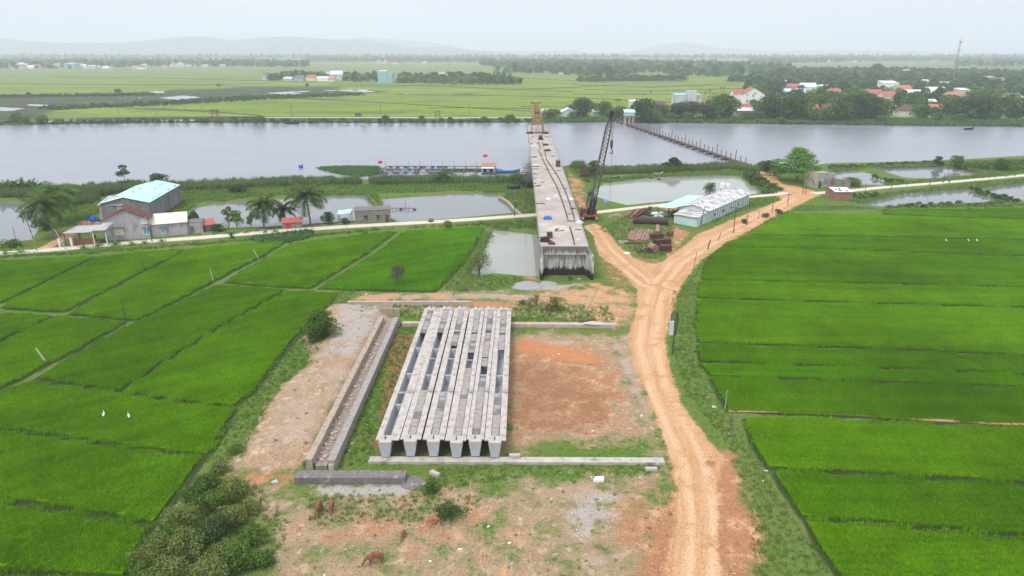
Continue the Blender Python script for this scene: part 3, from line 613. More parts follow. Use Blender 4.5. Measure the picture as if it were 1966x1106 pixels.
bare = m.mix(m.step(nff, .56, .75), bare, (.2, .13, .07))
org = m.mix(m.step(nf, .3, .72), (.38, .19, .095), (.29, .145, .075)); org = m.mix(m.step(m.noise(pos, .5, 6, .7), .5, .64), org, (.5, .3, .175)); org = m.mix(m.step(nff, .55, .8), org, (.28, .15, .07))
gv = m.mix(m.step(m.noise(pos, 5, 6, .8), .35, .65), (.4, .355, .31), (.29, .25, .225)); gv = m.mix(m.step(nff, .55, .7), gv, (.5, .48, .45))
# rutted pale road: stripes follow the offset from the wheel tracks
cxr = m.n('CombineXYZ'); m.l(m.math('MULTIPLY', A['g_rut'], 1.5), cxr.inputs[0]); sxy = m.n('SeparateXYZ'); m.l(pos, sxy.inputs[0])
m.l(m.math('MULTIPLY', sxy.outputs[1], .06), cxr.inputs[1]); m.l(m.math('MULTIPLY', nb_, .25), cxr.inputs[2])
rt = m.noise(cxr.outputs[0], 1.2, 6, .65)
pale = m.mix(m.step(rt, .3, .7), (.42, .225, .1), (.54, .335, .19)); pale = m.mix(m.math('MULTIPLY', m.step(nf, .55, .75), .5), pale, (.5, .33, .21))
col = m.mix(mask('g_bare', .9, .12), gr, bare); col = m.mix(mask('g_orange', 1.0, .12), col, org)
rb = m.math('ABSOLUTE', m.math('SUBTRACT', m.math('ABSOLUTE', A['g_rut']), 1.05)); rb = m.math('ADD', rb, m.math('MULTIPLY', m.math('SUBTRACT', nb_, .5), .5))
pale = m.mix(m.math('MULTIPLY', m.step(rb, .1, .85, 1, 0), .55), pale, (.62, .42, .265))
pale = m.mix(m.step(m.noise(pos, .22, 6, .7), .5, .68), pale, (.42, .22, .1)); col = m.mix(mask('g_gravel', .9, .1), col, gv); col = m.mix(mask('g_pale', .6, .08), col, pale)
col = m.mix(m.math('MULTIPLY', m.math('MULTIPLY', m.math('MULTIPLY', mask('g_bare', .9), m.math('SUBTRACT', 1, A['g_orange'])), m.step(m.noise(pos, 2.6, 5, .8), .6, .68)), .7), col, (.1, .15, .03))
# the plain beyond the river: oblong rice plots with thin banks
mpp_ = m.n('Mapping'); mpp_.inputs['Rotation'].default_value = (0, 0, .12); mpp_.inputs['Location'].default_value = (40, 13, 0); m.l(pos, mpp_.inputs['Vector'])
wrp = m.mix(.02, mpp_.outputs[0], m.n('TexNoise', Scale=.004).outputs['Color'])
bk = m.n('TexBrick', Scale=.01); bk.inputs['Brick Width'].default_value = 1.9; bk.inputs['Row Height'].default_value = .33; bk.inputs['Mortar Size'].default_value = .01
bk.inputs['Color1'].default_value = (.14, .215, .012, 1); bk.inputs['Color2'].default_value = (.065, .13, .015, 1); bk.inputs['Mortar'].default_value = (.05, .08, .03, 1); m.l(mpp_.outputs[0], bk.inputs['Vector'])
st2 = m.n('Mapping'); st2.inputs['Scale'].default_value = (.004, .02, 1); m.l(pos, st2.inputs['Vector'])
pl = m.mix(m.step(m.noise(st2.outputs[0], 1, 5, .7), .35, .65), bk.outputs[0], (.2, .235, .03)); pl = m.mix(m.step(m.noise(pos, .02, 5), .5, .7), pl, (.11, .15, .045))
dist_plain = m.step(sxy.outputs[1], 700, 1500); pl = m.mix(m.math('MULTIPLY', dist_plain, .7), pl, (.15, .18, .06))
col = m.mix(m.math('MULTIPLY', mask('g_red', .9, .12), .85), col, m.mix(nf, (.5, .215, .09), (.4, .16, .07)))
dmp_shd = m.math('MULTIPLY', mask('g_damp_and_shade', 1.1, .1), .8); col = m.mix(dmp_shd, col, m.mix(nf, (.3, .15, .075), (.2, .1, .055)))  # damp soil, plus shade painted into the ground below the girders
gn_ = m.math('ADD', m.math('MULTIPLY', m.noise(pos, 5.5, 5, .75), .6), m.math('MULTIPLY', m.noise(pos, 17, 3, .7), .4)); col = m.mix(1.0, col, m.mix(m.step(gn_, .34, .64), (.58, .57, .55), (1.28, 1.28, 1.28)), 'MULTIPLY')
col = m.mix(m.math('MULTIPLY', A['g_plain'], 1), col, pl)
st3 = m.n('Mapping'); st3.inputs['Scale'].default_value = (.03, .12, 1); m.l(pos, st3.inputs['Vector'])
mr = m.mix(m.step(m.noise(st3.outputs[0], 1, 6, .75), .42, .58), (.028, .034, .022), (.075, .09, .035)); mr = m.mix(m.step(m.noise(st3.outputs[0], 2.3, 6, .75), .56, .64), mr, (.1, .075, .06))
col = m.mix(mask('g_marsh', .55, .12), col, mr)
col = m.mix(m.math('MULTIPLY', m.step(A['g_paddy_shade'], .3, .7), .9), col, (.03, .045, .012))  # shaded rice sides painted into the ground colour along the banks
hh = m.math('ADD', m.math('MULTIPLY', nf, .5), m.math('MULTIPLY', nff, .35)); hh = m.math('ADD', hh, m.math('MULTIPLY', rt, m.math('MULTIPLY', mask('g_pale', .4), .5)))
M['ground'] = m.bsdf(col, .95, .1, m.bump(hh, .55, .25))

def grid_object(name, sel, label):
    fs = faces[sel]; us, inv = np.unique(fs, return_inverse=True)
    me = quick_mesh(name, ver[us], inv.reshape(-1, 4), M['ground']); me.polygons.foreach_set('use_smooth', [True] * len(me.polygons))
    for k, a in attrs.items():
        at = me.attributes.new(k, 'FLOAT', 'POINT'); at.data.foreach_set('value', a[us].astype(np.float32))
    return struct(link(name, me), label=label)
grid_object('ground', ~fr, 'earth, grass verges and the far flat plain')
grid_object('dirt_road', fr, 'rutted sandy dirt road that forks towards the bridge and the junction')

# ---------------------------------------------------------------- water
def water_mat(name, deep, rough, bs, bscale):
    m = N(name); pos = m.n('NewGeometry').outputs['Position']; mp = m.n('Mapping'); mp.inputs['Scale'].default_value = (1, 1.8, 1); m.l(pos, mp.inputs['Vector'])
    n1 = m.noise(mp.outputs[0], bscale, 4, .6); n2 = m.noise(mp.outputs[0], .03, 4)
    col = m.mix(m.step(n2, .35, .65), deep, tuple(a * 1.07 for a in deep))
    r_ = m.math('ADD', m.math('MULTIPLY', n2, .02), rough)
    mt = m.bsdf(col, r_, .5, m.bump(n1, bs, .1)); m.b.inputs['IOR'].default_value = 1.33; return mt
M['river_water'] = water_mat('river_water', (.2, .205, .225), .22, .05, 1.2)
M['pond_water'] = water_mat('pond_water', (.15, .155, .15), .04, .04, 2.5)
M['pond_milky'] = water_mat('pond_milky', (.25, .26, .22), .04, .04, 2.5)
def sheet(name, poly, z, mat, label):
    vs3 = [Vector((x, y, z)) for x, y in poly]; tri = geometry.tessellate_polygon([vs3]); mb = MB(); mb.v = [tuple(v) for v in vs3]
    for t in tri:
        a, b, c_ = [vs3[i] for i in t]; mb.f.append(tuple(t) if (b - a).cross(c_ - a).z > 0 else tuple(t)[::-1]); mb.m.append(0)
    return struct(mb.build(name, mat), label=label)
sheet('river_water', grow(RIVW, 1.5), -.8, M['river_water'], 'wide grey river')
PL = ['pond at the left edge behind the palms', 'pond behind the coconut palms', 'pond with the earth rim and aerator', 'milky pond beside the unfinished bridge', 'puddle north of the milky pond', 'greenish pond behind the long shed',
      'small pond by the ruined house', 'far pond right of the ruined house', 'pond lined with shrubs above the rice', 'pond at the right edge']
for i, q in enumerate(PONDW):
    far = i >= 10
    sheet('pond_water', grow(q, 1.2 if not far else .6), WZ + .0, M['pond_milky'] if i in (3, 5) else M['pond_water'], PL[i] if not far else 'flooded plot in the marsh beyond the river')

# ---------------------------------------------------------------- rice
RM = []
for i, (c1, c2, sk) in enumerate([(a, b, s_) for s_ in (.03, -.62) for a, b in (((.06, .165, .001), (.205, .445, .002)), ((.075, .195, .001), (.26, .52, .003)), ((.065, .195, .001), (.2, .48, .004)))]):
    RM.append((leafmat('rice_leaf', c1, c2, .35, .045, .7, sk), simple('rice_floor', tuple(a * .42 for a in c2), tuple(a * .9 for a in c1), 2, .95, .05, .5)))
SRC_R = [[tuft_obj('rice_patch_a', 150, .38, 0, a, 1 + k, .05, .4, patch=1.25), tuft_obj('rice_patch_b', 150, .4, 0, a, 11 + k, .05, .4, patch=1.25)] for k, (a, b) in enumerate(RM)]
for i, (lab, (pts, kind)) in enumerate(RICE.items()):
    poly = PP(pts, .5); cy = sum(p[1] for p in poly) / len(poly)
    base = MB().prism(grow(poly, -.38), -.1, .2)
    spc = .92 if cy < 130 else 1.15
    kind += 0 if poly[0][0] > 0 else 3
    X, Y = fill(poly, spc, i, .16, .1); k = np.abs(X) < (Y * .78 + 22); X, Y = X[k], Y[k]
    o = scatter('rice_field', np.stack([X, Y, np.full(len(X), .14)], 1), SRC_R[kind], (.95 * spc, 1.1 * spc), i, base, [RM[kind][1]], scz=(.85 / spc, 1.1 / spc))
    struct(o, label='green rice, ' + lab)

# ---------------------------------------------------------------- verge grass, weeds, reeds
SRC_G = [tuft_obj('grass_a', 16, .35, .5, M['verge'], 31, .05, .6), tuft_obj('grass_b', 12, .22, .5, M['verge'], 32, .06, .8)]
def zone(name, label, polys, spc, src, sc, seed, z=0.0, scz=None, z0=0.0):
    al = []
    for j, q in enumerate(polys):
        X, Y = fill(PP(q, z0), spc, seed + j); al.append(np.stack([X, Y, np.full(len(X), z)], 1))
    return struct(scatter(name, np.concatenate(al), src, sc, seed, scz=scz), 'stuff', label)
G1 = [[(640, 560), (690, 560), (660, 590), (640, 640), (600, 700), (540, 740), (470, 850), (430, 900), (395, 890), (450, 790), (520, 705), (590, 625)],
      [(1290, 560), (1335, 540), (1338, 690), (1365, 730), (1400, 800), (1460, 880), (1500, 960), (1600, 1106), (1450, 1106), (1440, 1000), (1400, 860), (1320, 760), (1290, 680)],
      [(760, 620), (800, 620), (720, 870), (700, 885), (650, 885), (720, 720)], [(640, 950), (860, 950), (960, 960), (840, 1000), (600, 1010), (590, 960)], [(820, 895), (1280, 895), (1280, 915), (1000, 915), (830, 950)],
      [(850, 560), (930, 440), (950, 450), (905, 525), (1000, 535), (1000, 552), (930, 560)], [(985, 585), (1170, 590), (1180, 615), (985, 620)], [(1150, 440), (1230, 400), (1300, 405), (1300, 430), (1280, 490), (1240, 500), (1190, 465)],
      [(1360, 425), (1500, 385), (1500, 378), (1440, 380), (1370, 430)], [(1540, 395), (1640, 395), (1690, 402), (1500, 407), (1430, 450), (1370, 490), (1330, 540), (1310, 560), (1350, 500), (1450, 440)],
      [(420, 910), (500, 935), (560, 1000), (520, 1106), (260, 1106), (300, 1010)], [(740, 575), (860, 580), (850, 612), (780, 614), (760, 600)], [(600, 895), (700, 890), (560, 905)]]
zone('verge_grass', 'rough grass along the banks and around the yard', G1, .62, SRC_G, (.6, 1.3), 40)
zone('verge_grass', 'thin grass between bare patches of the yard', [[(500, 950), (1290, 900), (1300, 1010), (1240, 1130), (480, 1130)]], 1.7, SRC_G, (.3, .75), 60)
G2 = [[(0, 492), (100, 487), (250, 477), (400, 466), (550, 455), (700, 442), (850, 434), (1030, 421), (1030, 440), (950, 440), (930, 433), (770, 438), (550, 459), (350, 473), (180, 487), (0, 496)],
      [(300, 365), (380, 362), (550, 355), (700, 355), (850, 352), (1000, 352), (1020, 375), (980, 372), (900, 366), (730, 372), (520, 375), (380, 390), (340, 420), (320, 400)], [(700, 374), (722, 372), (738, 398), (728, 404), (715, 392)],
      [(1130, 345), (1290, 332), (1400, 326), (1470, 345), (1500, 368), (1470, 372), (1420, 336), (1250, 339), (1160, 350)], [(90, 365), (190, 365), (190, 410), (160, 430), (90, 440), (80, 400)], [(965, 372), (1025, 372), (1028, 408), (1000, 408), (985, 392)],
      [(1590, 322), (1760, 313), (1966, 306), (2100, 300), (2100, 330), (1900, 336), (1830, 318), (1690, 322), (1600, 328)], [(1640, 378), (1860, 352), (2000, 342), (2000, 348), (1870, 361), (1745, 370), (1655, 389), (1630, 388)],
      [(1700, 352), (1880, 336), (1966, 330), (1966, 336), (1850, 346), (1700, 358)], [(1690, 397), (1930, 390), (2000, 392), (2000, 397), (1700, 399)], [(1050, 330), (1110, 322), (1130, 330), (1120, 400), (1090, 400), (1060, 350)]]
SRC_W = [tuft_obj('weed_a', 22, .55, 1.0, M['verge'], 33, .1, .8), tuft_obj('weed_b', 18, .4, 1.0, M['verge'], 34, .12, 1.0)]
zone('verge_grass', 'coarse weeds along the lane and the pond banks', G2, 1.0, SRC_W, (.7, 1.5), 80)
SRC_E = [tuft_obj('reed_a', 40, 1.9, 1.6, M['reed'], 35, .12, .3), tuft_obj('reed_b', 36, 1.5, 1.8, M['reed'], 36, .14, .4)]
G3 = [[(-60, 366), (110, 366), (190, 362), (260, 358), (380, 357), (550, 349), (640, 350), (690, 347), (690, 355), (550, 358), (380, 366), (240, 368), (190, 378), (-60, 380)], [(715, 348), (780, 346), (900, 346), (925, 346), (925, 352), (715, 356)], [(930, 348), (1015, 344), (1015, 354), (930, 354)],
      [(1130, 327), (1200, 327), (1290, 326), (1400, 320), (1460, 326), (1455, 331), (1400, 326), (1290, 332), (1130, 336)], [(100, 375), (190, 370), (180, 392), (110, 400)], [(1100, 318), (1120, 320), (1118, 326), (1098, 324)]]
zone('reeds', 'tall reeds along the near bank of the river', G3, 1.0, SRC_E, (.8, 1.4), 90)
SRC_H = [tuft_obj('creeper_a', 26, .5, 1.6, M['hyacinth'], 37, .3, 1.2)]
zone('water_hyacinth', 'floating mat of water hyacinth left of the fish cages', [[(612, 322), (660, 321), (725, 321), (730, 334), (700, 338), (665, 336), (640, 330), (622, 326)]], .7, SRC_H, (.8, 1.6), 97, -.85, z0=-.8)
zone('water_hyacinth', 'drifting scraps of water hyacinth by the fish cages', [[(842, 331), (862, 330), (865, 334), (845, 335)], [(850, 326), (925, 326), (925, 330), (852, 329)], [(620, 340), (640, 340), (638, 342)]], .7, SRC_H, (.7, 1.2), 98, -.85, z0=-.8)
zone('creepers', 'broad leaved creepers beside the lane', [[(485, 457), (590, 444), (600, 452), (570, 463), (500, 466)]], .8, SRC_H, (.8, 1.5), 99)
zone('bank_weeds', 'green floating weeds along the far village shore', [[(1035, 234), (1200, 232), (1500, 236), (1966, 241), (2300, 248), (2300, 236), (1966, 230), (1500, 226), (1200, 226), (1035, 226)]], 2.6, [tuft_obj('weed_c', 30, 1.0, 3.4, M['hyacinth'], 38, .5, 1.0)], (.8, 1.5), 101, -.4)
zone('verge_grass', 'scattered weeds on the dirt pad', [[(600, 700), (690, 702), (600, 870), (475, 870), (490, 830), (545, 745)], [(640, 590), (730, 600), (690, 690), (610, 690)]], 3.2, SRC_G, (.5, 1.2), 140, .85)
zone('verge_grass', 'weeds lining the edge of the dirt pad', [[(590, 700), (615, 700), (545, 750), (500, 835), (480, 885), (455, 880), (475, 825), (530, 745)], [(625, 600), (645, 600), (615, 695), (600, 690)]], .7, SRC_G, (.8, 1.7), 145, .3)

# ---------------------------------------------------------------- girder yard
def sill(name, label, a, b, wd, h_, mat, cat='concrete sill'):
    a, b = Vector(a), Vector(b); mb = MB(); mb.bar((a.x, a.y, h_ / 2 - .1), (b.x, b.y, h_ / 2 - .1), wd, h_ + .2)
    return tag(mb.build(name, mat), label, cat)
sill('concrete_sill', 'long low concrete strip under the near ends of the girders', P(709, 886), P(1275, 888), .95, .3, M['concrete_pale'])
sill('concrete_sill', 'low concrete strip under the far ends of the girders, reaching the rusty sheets', P(773, 625), P(1182, 628), .95, .55, M['concrete_warm'])
# six trough girders
ROWS = {0: [(232, 380), (385, 560), (570, 800)], 1: [(232, 375), (381, 556)], 2: [(228, 236), (305, 375), (382, 560)], 3: [(228, 236), (340, 380), (386, 427)], 4: [(224, 232), (370, 376), (420, 485)], 5: [(232, 239), (325, 384), (388, 567)]}
NEARX = [738.5, 786.5, 831.4, 876, 912, 950]; FARX = [829.7, 859, 888, 919, 943.5, 968]; WL = [1.06, 1.1, 1.16, 1.22, .92, 1.09]; WR = [1.38, 1.08, 1.1, .98, .89, 1.14]
ORD = ['leftmost girder, with three long open troughs', 'second girder from the left, with two open troughs', 'third girder from the left, dark gaps along both sides', 'fourth girder from the left, with one small black opening',
       'fifth girder from the left, opening near its middle', 'rightmost girder, its trough open beyond the middle']
YN = P(983, 850, 2.1).y; YF = P(983, 589, 2.1).y; LG = YF - YN
for gi in range(6):
    xn = P(NEARX[gi], 850, 2.1).x; xf = P(FARX[gi], 589, 2.1).x; rz = math.atan2(-(xf - xn), LG); L = math.hypot(LG, xf - xn); off = (0, .15, .1, -.1, .12, -.1)[gi]
    t = T('concrete_girder', 'pale precast concrete ' + ORD[gi], 'bridge girder', (xn, YN + off, .3), rz, 'precast bridge girders in the yard')
    zb, zt = .12, 1.82
    body = MB()
    tw, bw = .5, .36   # half widths top and bottom
    body.hexa([(-bw, .9, zb), (bw, .9, zb), (bw, L - .9, zb), (-bw, L - .9, zb)], [(-bw, .9, zb + .22), (bw, .9, zb + .22), (bw, L - .9, zb + .22), (-bw, L - .9, zb + .22)])
    for s in (-1, 1):
        body.hexa([(s * bw - .06, .9, zb + .2), (s * bw + .06, .9, zb + .2), (s * bw + .06, L - .9, zb + .2), (s * bw - .06, L - .9, zb + .2)],
                  [(s * tw - .06, .9, zt - .1), (s * tw + .06, .9, zt - .1), (s * tw + .06, L - .9, zt - .1), (s * tw - .06, L - .9, zt - .1)])
    body.build('trough', M['concrete_light'], t)
    for s in (-1, 1):
        W = (WL, WR)[s > 0][gi]; fl = MB(); a, b = (.43, W - .012) if s > 0 else (-W + .012, -.43)
        fl.b2(a, b, .55, L - .55, zt - .12, zt)
        for k in range(5): fl.b2(s * (W - .22) - .06, s * (W - .22) + .06, 3 + k * 8, 3.12 + k * 8, zt, zt + .03, 1)
        fl.build('flange', [M['concrete_pale'], M['black_steel']], t)
        for y0, y1 in ((0, 1.35), (L - 1.35, L)):
            if s > 0:
                e = MB(); ww = .62
                e.hexa([(-.42, y0, zb), (.42, y0, zb), (.42, y1, zb), (-.42, y1, zb)], [(-ww, y0, zt - .35), (ww, y0, zt - .35), (ww, y1, zt - .35), (-ww, y1, zt - .35)])
                e.b2(-ww - .03, ww + .03, y0 - .02, y1 + .02, zt - .35, zt + .03, 1); eb = e.build('end_block', [M['concrete_light'], M['concrete_pale']], t)
                MB().path([(-.05, (y0 + y1) / 2 - .16, zt + .02), (-.05, (y0 + y1) / 2 - .14, zt + .3), (-.05, (y0 + y1) / 2 + .14, zt + .3), (-.05, (y0 + y1) / 2 + .16, zt + .02)], .045, 5).build('lifting_hook', M['black_steel'], eb)
                MB().b2(-.34, .34, y0 + .15, y0 + .75, -.08, zb).build('bearing_pad', M['concrete_dark'], t)
    ops = sorted([(P(983, 560 + cy1 * .3436, 2.1).y - YN, P(983, 560 + cy0 * .3436, 2.1).y - YN) for cy0, cy1 in ROWS[gi]])
    runs, y = [], 1.37
    for a, b in ops + [(L - 1.37, 0)]:
        if a - y > .3: runs.append((y, a))
        y = b
    rg = random.Random(gi + 5)
    for a, b in runs:
        mb = MB(); y = a
        while y < b - .05:
            st = min(rg.choice((.9, 1.2, 1.6)), b - y)
            mb.box((rg.uniform(-.02, .02), y + st / 2, zt + rg.uniform(-.01, .03)), (.78 + rg.uniform(-.06, .04), st - .05, .07), rg.uniform(-.02, .02), rg.choice((0, 0, 1, 2))); y += st
        mb.build('cover_panels', [M['concrete'], M['concrete_dark'], M['concrete']], t)
    for k in range(1, 5):
        yy = L * k / 5 + (.5 if gi == 0 else 0); MB().b2(-.44, .44, yy - .12, yy + .12, zb + .2, zt - .22).build('diaphragm', M['concrete_light'], t)
# casting bed
M['rubble_floor'] = simple('rubble_floor', (.32, .25, .2), (.2, .16, .13), 2.5, .95, .1, .8, dirt=(.34, .29, .25), dscale=2.2)
def wall_strip(name, label, a, b, wd, h_, mat, drop=.2, cat='concrete wall'):
    a, b = Vector(a), Vector(b); n_ = 14; mb = MB(); rg = random.Random(int(a.x * 10)); d_ = (b - a) / n_; dn = d_.normalized(); s_ = Vector((-dn.y, dn.x, 0)) * wd / 2
    for i in range(n_):
        p, q = a + d_ * (i + .0), a + d_ * (i + 1) - dn * .015; hh = h_ + rg.uniform(-.03, .04)
        mb.hexa([tuple(p - s_ - Vector((0, 0, drop))), tuple(q - s_ - Vector((0, 0, drop))), tuple(q + s_ - Vector((0, 0, drop))), tuple(p + s_ - Vector((0, 0, drop)))], [tuple(p - s_ + Vector((0, 0, hh))), tuple(q - s_ + Vector((0, 0, hh))), tuple(q + s_ + Vector((0, 0, hh))), tuple(p + s_ + Vector((0, 0, hh)))])
    return tag(mb.build(name, mat), label, cat)
wall_strip('casting_wall', 'brown stained concrete wall holding back the dirt pad', P(592, 882, 1.25).xy.to_3d(), P(733, 607, 1.25).xy.to_3d(), .7, 1.25, M['concrete_brown'])
wall_strip('casting_wall', 'pale mottled free standing wall nearest the girders', P(636, 884, 1.2).xy.to_3d(), P(761, 609, 1.2).xy.to_3d(), .75, 1.2, M['concrete'])
MB().prism([tuple(p) for p in PP([(606, 900), (628, 900), (757, 618), (738, 614)])], -.1, .35).build('casting_floor', M['rubble_floor'])['kind'] = 'structure'
tag(MB().b2(*[c for c in (P(568, 926).x, P(779, 926).x)], P(570, 930).y, P(570, 930).y + 1.25, -.2, .75).build('cross_wall', M['concrete_dark']), 'thick dark concrete beam closing the near end of the casting bed', 'concrete wall')
sill('cross_wall', 'grey retaining wall behind the far end of the casting bed', P(668, 586), P(905, 586), .5, .7, M['concrete_warm'], 'concrete wall')
wall_strip('casting_box', 'short brown concrete face at the far end of the casting bed', P(733, 606).xy.to_3d(), P(768, 607).xy.to_3d(), .35, 1.3, M['concrete_brown'])
for (px, py, rz, lab, sz) in ((988, 883, .03, 'concrete block lying on the sill beside the rightmost girder', (1.15, .5, .35)), (1250, 904, .02, 'concrete block below the right end of the near sill', (1.15, .45, .35)),
                              (835, 913, -.6, 'tilted grey concrete block in the grass below the girders', (1.1, .45, .4)), (641, 898, 1.5, 'square concrete stub at the near end of the pale wall', (1.5, .5, .8)), (1262, 893, .1, 'small concrete chunk at the sill end', (.3, .3, .2))):
    p = P(px, py); z0 = .3 if py < 885 else 0
    b = MB(); b.box((0, 0, sz[2] / 2), sz); b.box((0, 0, sz[2] + .02), (sz[0] * .9, sz[1] * .7, .06)); o = b.build('concrete_block', M['concrete_pale']); o.location = (p.x, p.y, z0 - .02); o.rotation_euler = (0, .02, rz); tag(o, lab, 'concrete block', 'loose concrete blocks')
b = MB(); b.prism([(-.55, -.35), (.5, -.35), (.5, .3), (-.3, .2)], 0, .28); o = b.build('concrete_block', M['white_paint']); o.location = P(1149, 922); tag(o, 'white wedge shaped concrete slab lying in the yard grass', 'concrete block', 'loose concrete blocks')
# rusty sheets at the far sill
b = MB(); b.prism([(-1.6, -.4), (.6, -.6), (1.8, -.2), (1.5, .5), (-.2, .7), (-1.4, .2)], 0, .06); o = b.build('rusty_sheet', M['timber_pale']); o.location = P(1140, 621, .62); o.rotation_euler = (.05, .08, .1); tag(o, 'tan buckled sheet lying across the far sill', 'metal sheet')
b = MB(); b.prism([(-1.3, -.25), (1.3, -.15), (1.3, .15), (-1.3, .2)], 0, .06); o = b.build('rusty_sheet', M['rust_dark']); o.location = P(1128, 616, .7); o.rotation_euler = (.05, -.1, .12); tag(o, 'dark rusty strip lying beyond the tan sheet on the far sill', 'metal sheet')
# gravel heap
def heap(name, label, px, py, rx, ry, h_, mat, seed, cat='heap'):
    bm = bmesh.new(); bmesh.ops.create_icosphere(bm, subdivisions=4, radius=1); rg = random.Random(seed); ph = [rg.uniform(0, 6) for _ in range(6)]
    for v in bm.verts:
        x, y, z = v.co; k = 1 + .12 * math.sin(3 * x + ph[0]) * math.cos(4 * y + ph[1]) + .05 * math.sin(13 * x + ph[2]) * math.sin(11 * y + ph[3]); r_ = math.hypot(x, y)
        v.co = (x * rx * k, y * ry * k, (max(0, (1 - r_ ** 1.6)) * h_ * k + .04 * math.sin(21 * x) * math.cos(17 * y)) if z > 0 else -.15)
    me = bpy.data.meshes.new(name); bm.to_mesh(me); bm.free(); me.materials.append(mat)
    me.polygons.foreach_set('use_smooth', [True] * len(me.polygons)); o = link(name, me); o.location = P(px, py); return tag(o, label, cat)
heap('gravel_heap', 'low pale grey gravel heap left of the bridge abutment', 1012, 549, 2.9, 2.3, .75, M['gravel'], 1, 'gravel heap')
heap('gravel_heap', 'small spill of grey gravel at the foot of the abutment', 1052, 545, 1.6, 1.6, .3, M['gravel'], 2, 'gravel heap')
heap('gravel_heap', 'dirty gravel heap at the right end of the dark concrete beam', 790, 926, 1.3, 1.1, .25, M['concrete_dark'], 3, 'gravel heap')

# ---------------------------------------------------------------- unfinished bridge
ZN, ZF = 5.75, 9.0
A0 = P(1037.5, 473, ZN); A1 = P(1130, 473, ZN); B0 = P(1012, 241, ZF); B1 = P(1050.5, 241, ZF)
def deck(s, u, dz=0.0):   # s along 0..1, u across 0..1
    a = A0.lerp(B0, s); b = A1.lerp(B1, s); p = a.lerp(b, u); p.z = ZN + (ZF - ZN) * (1 - (1 - s) ** 1.7) + dz; return p
br = T('unfinished_bridge', 'long unfinished concrete bridge ending over the river', 'bridge', tuple(deck(0, .5))[:2] + (0,))
inv = Vector(br.location)
def dk(s, u, dz=0): return deck(s, u, dz) - inv
mb = MB(); ns = 40
for i in range(ns):
    a, b = i / ns, (i + 1) / ns
    mb.hexa([dk(a, 0, -.28), dk(a, 1, -.28), dk(b, 1, -.28), dk(b, 0, -.28)], [dk(a, 0), dk(a, 1), dk(b, 1), dk(b, 0)])
mdk = N('deck_concrete'); pos = mdk.n('TexCoord').outputs['Object']; sx_ = mdk.n('SeparateXYZ'); mdk.l(pos, sx_.inputs[0])
c_ = mdk.mix(mdk.step(mdk.noise(pos, .25, 7, .7), .38, .62), (.4, .345, .305), (.31, .265, .235)); c_ = mdk.mix(mdk.step(mdk.noise(pos, 1.2, 6, .75), .54, .72), c_, (.32, .28, .255)); c_ = mdk.mix(mdk.step(mdk.noise(pos, .12, 4), .55, .7), c_, (.48, .42, .375))
jt = mdk.math('ABSOLUTE', mdk.math('SUBTRACT', mdk.math('FRACT', mdk.math('MULTIPLY', sx_.outputs[1], .0545)), .5)); c_ = mdk.mix(mdk.step(jt, .006, .012, .6, 0), c_, (.25, .22, .2))
M['deck'] = mdk.bsdf(c_, .9, .2, mdk.bump(mdk.noise(pos, 3, 5), .2, .05))
mb.build('deck', M['deck'], br)
for k in range(2):
    mb = MB(); u = (.0, 1.0)[k]
    for i in range(ns):
        a, b = i / ns, (i + 1) / ns; o_ = .012 if k == 0 else -.012
        mb.hexa([dk(a, u - o_, -.35), dk(a, u + o_, -.35), dk(b, u + o_, -.35), dk(b, u - o_, -.35)], [dk(a, u - o_, .1), dk(a, u + o_, .1), dk(b, u + o_, .1), dk(b, u - o_, .1)])
        for q in (0, .5):
            p = dk((i + q) / ns, u, .1); mb.bar(p, p + Vector((0, 0, .32)), .05)
    mb.build('edge_kerb', M['concrete'], br)
SP = [0, .205, .41, .615, .82, 1.0]
for si in range(5):
    for k in range(4):
        u = .14 + k * .24; mb = MB(); a, b = SP[si] + .006, SP[si + 1] - .006; w2 = .055
        mb.hexa([dk(a, u - w2 * .7, -2.1), dk(a, u + w2 * .7, -2.1), dk(b, u + w2 * .7, -2.1), dk(b, u - w2 * .7, -2.1)], [dk(a, u - w2, -.285), dk(a, u + w2, -.285), dk(b, u + w2, -.285), dk(b, u - w2, -.285)])
        mb.build('girder', M['concrete'], br)
for si in range(1, 6):
    s = SP[si]; c0 = dk(s, .5); ax = (dk(s, 1) - dk(s, 0)).normalized(); pr = T('pier', '', '')
    del pr['label']; del pr['category']; pr.parent = br; mb = MB(); mb.bar(c0 - ax * 4.4 + Vector((0, 0, -2.6)), c0 + ax * 4.4 + Vector((0, 0, -2.6)), 1.6, 1.0); mb.build('pier_cap', M['concrete'], pr)
    for q in (-2.4, 2.4): MB().tube(c0 + ax * q + Vector((0, 0, -3.1)), Vector(((c0 + ax * q).x, (c0 + ax * q).y, -2.5)), .6, .6, 16).build('column', M['concrete'], pr, smooth=True)
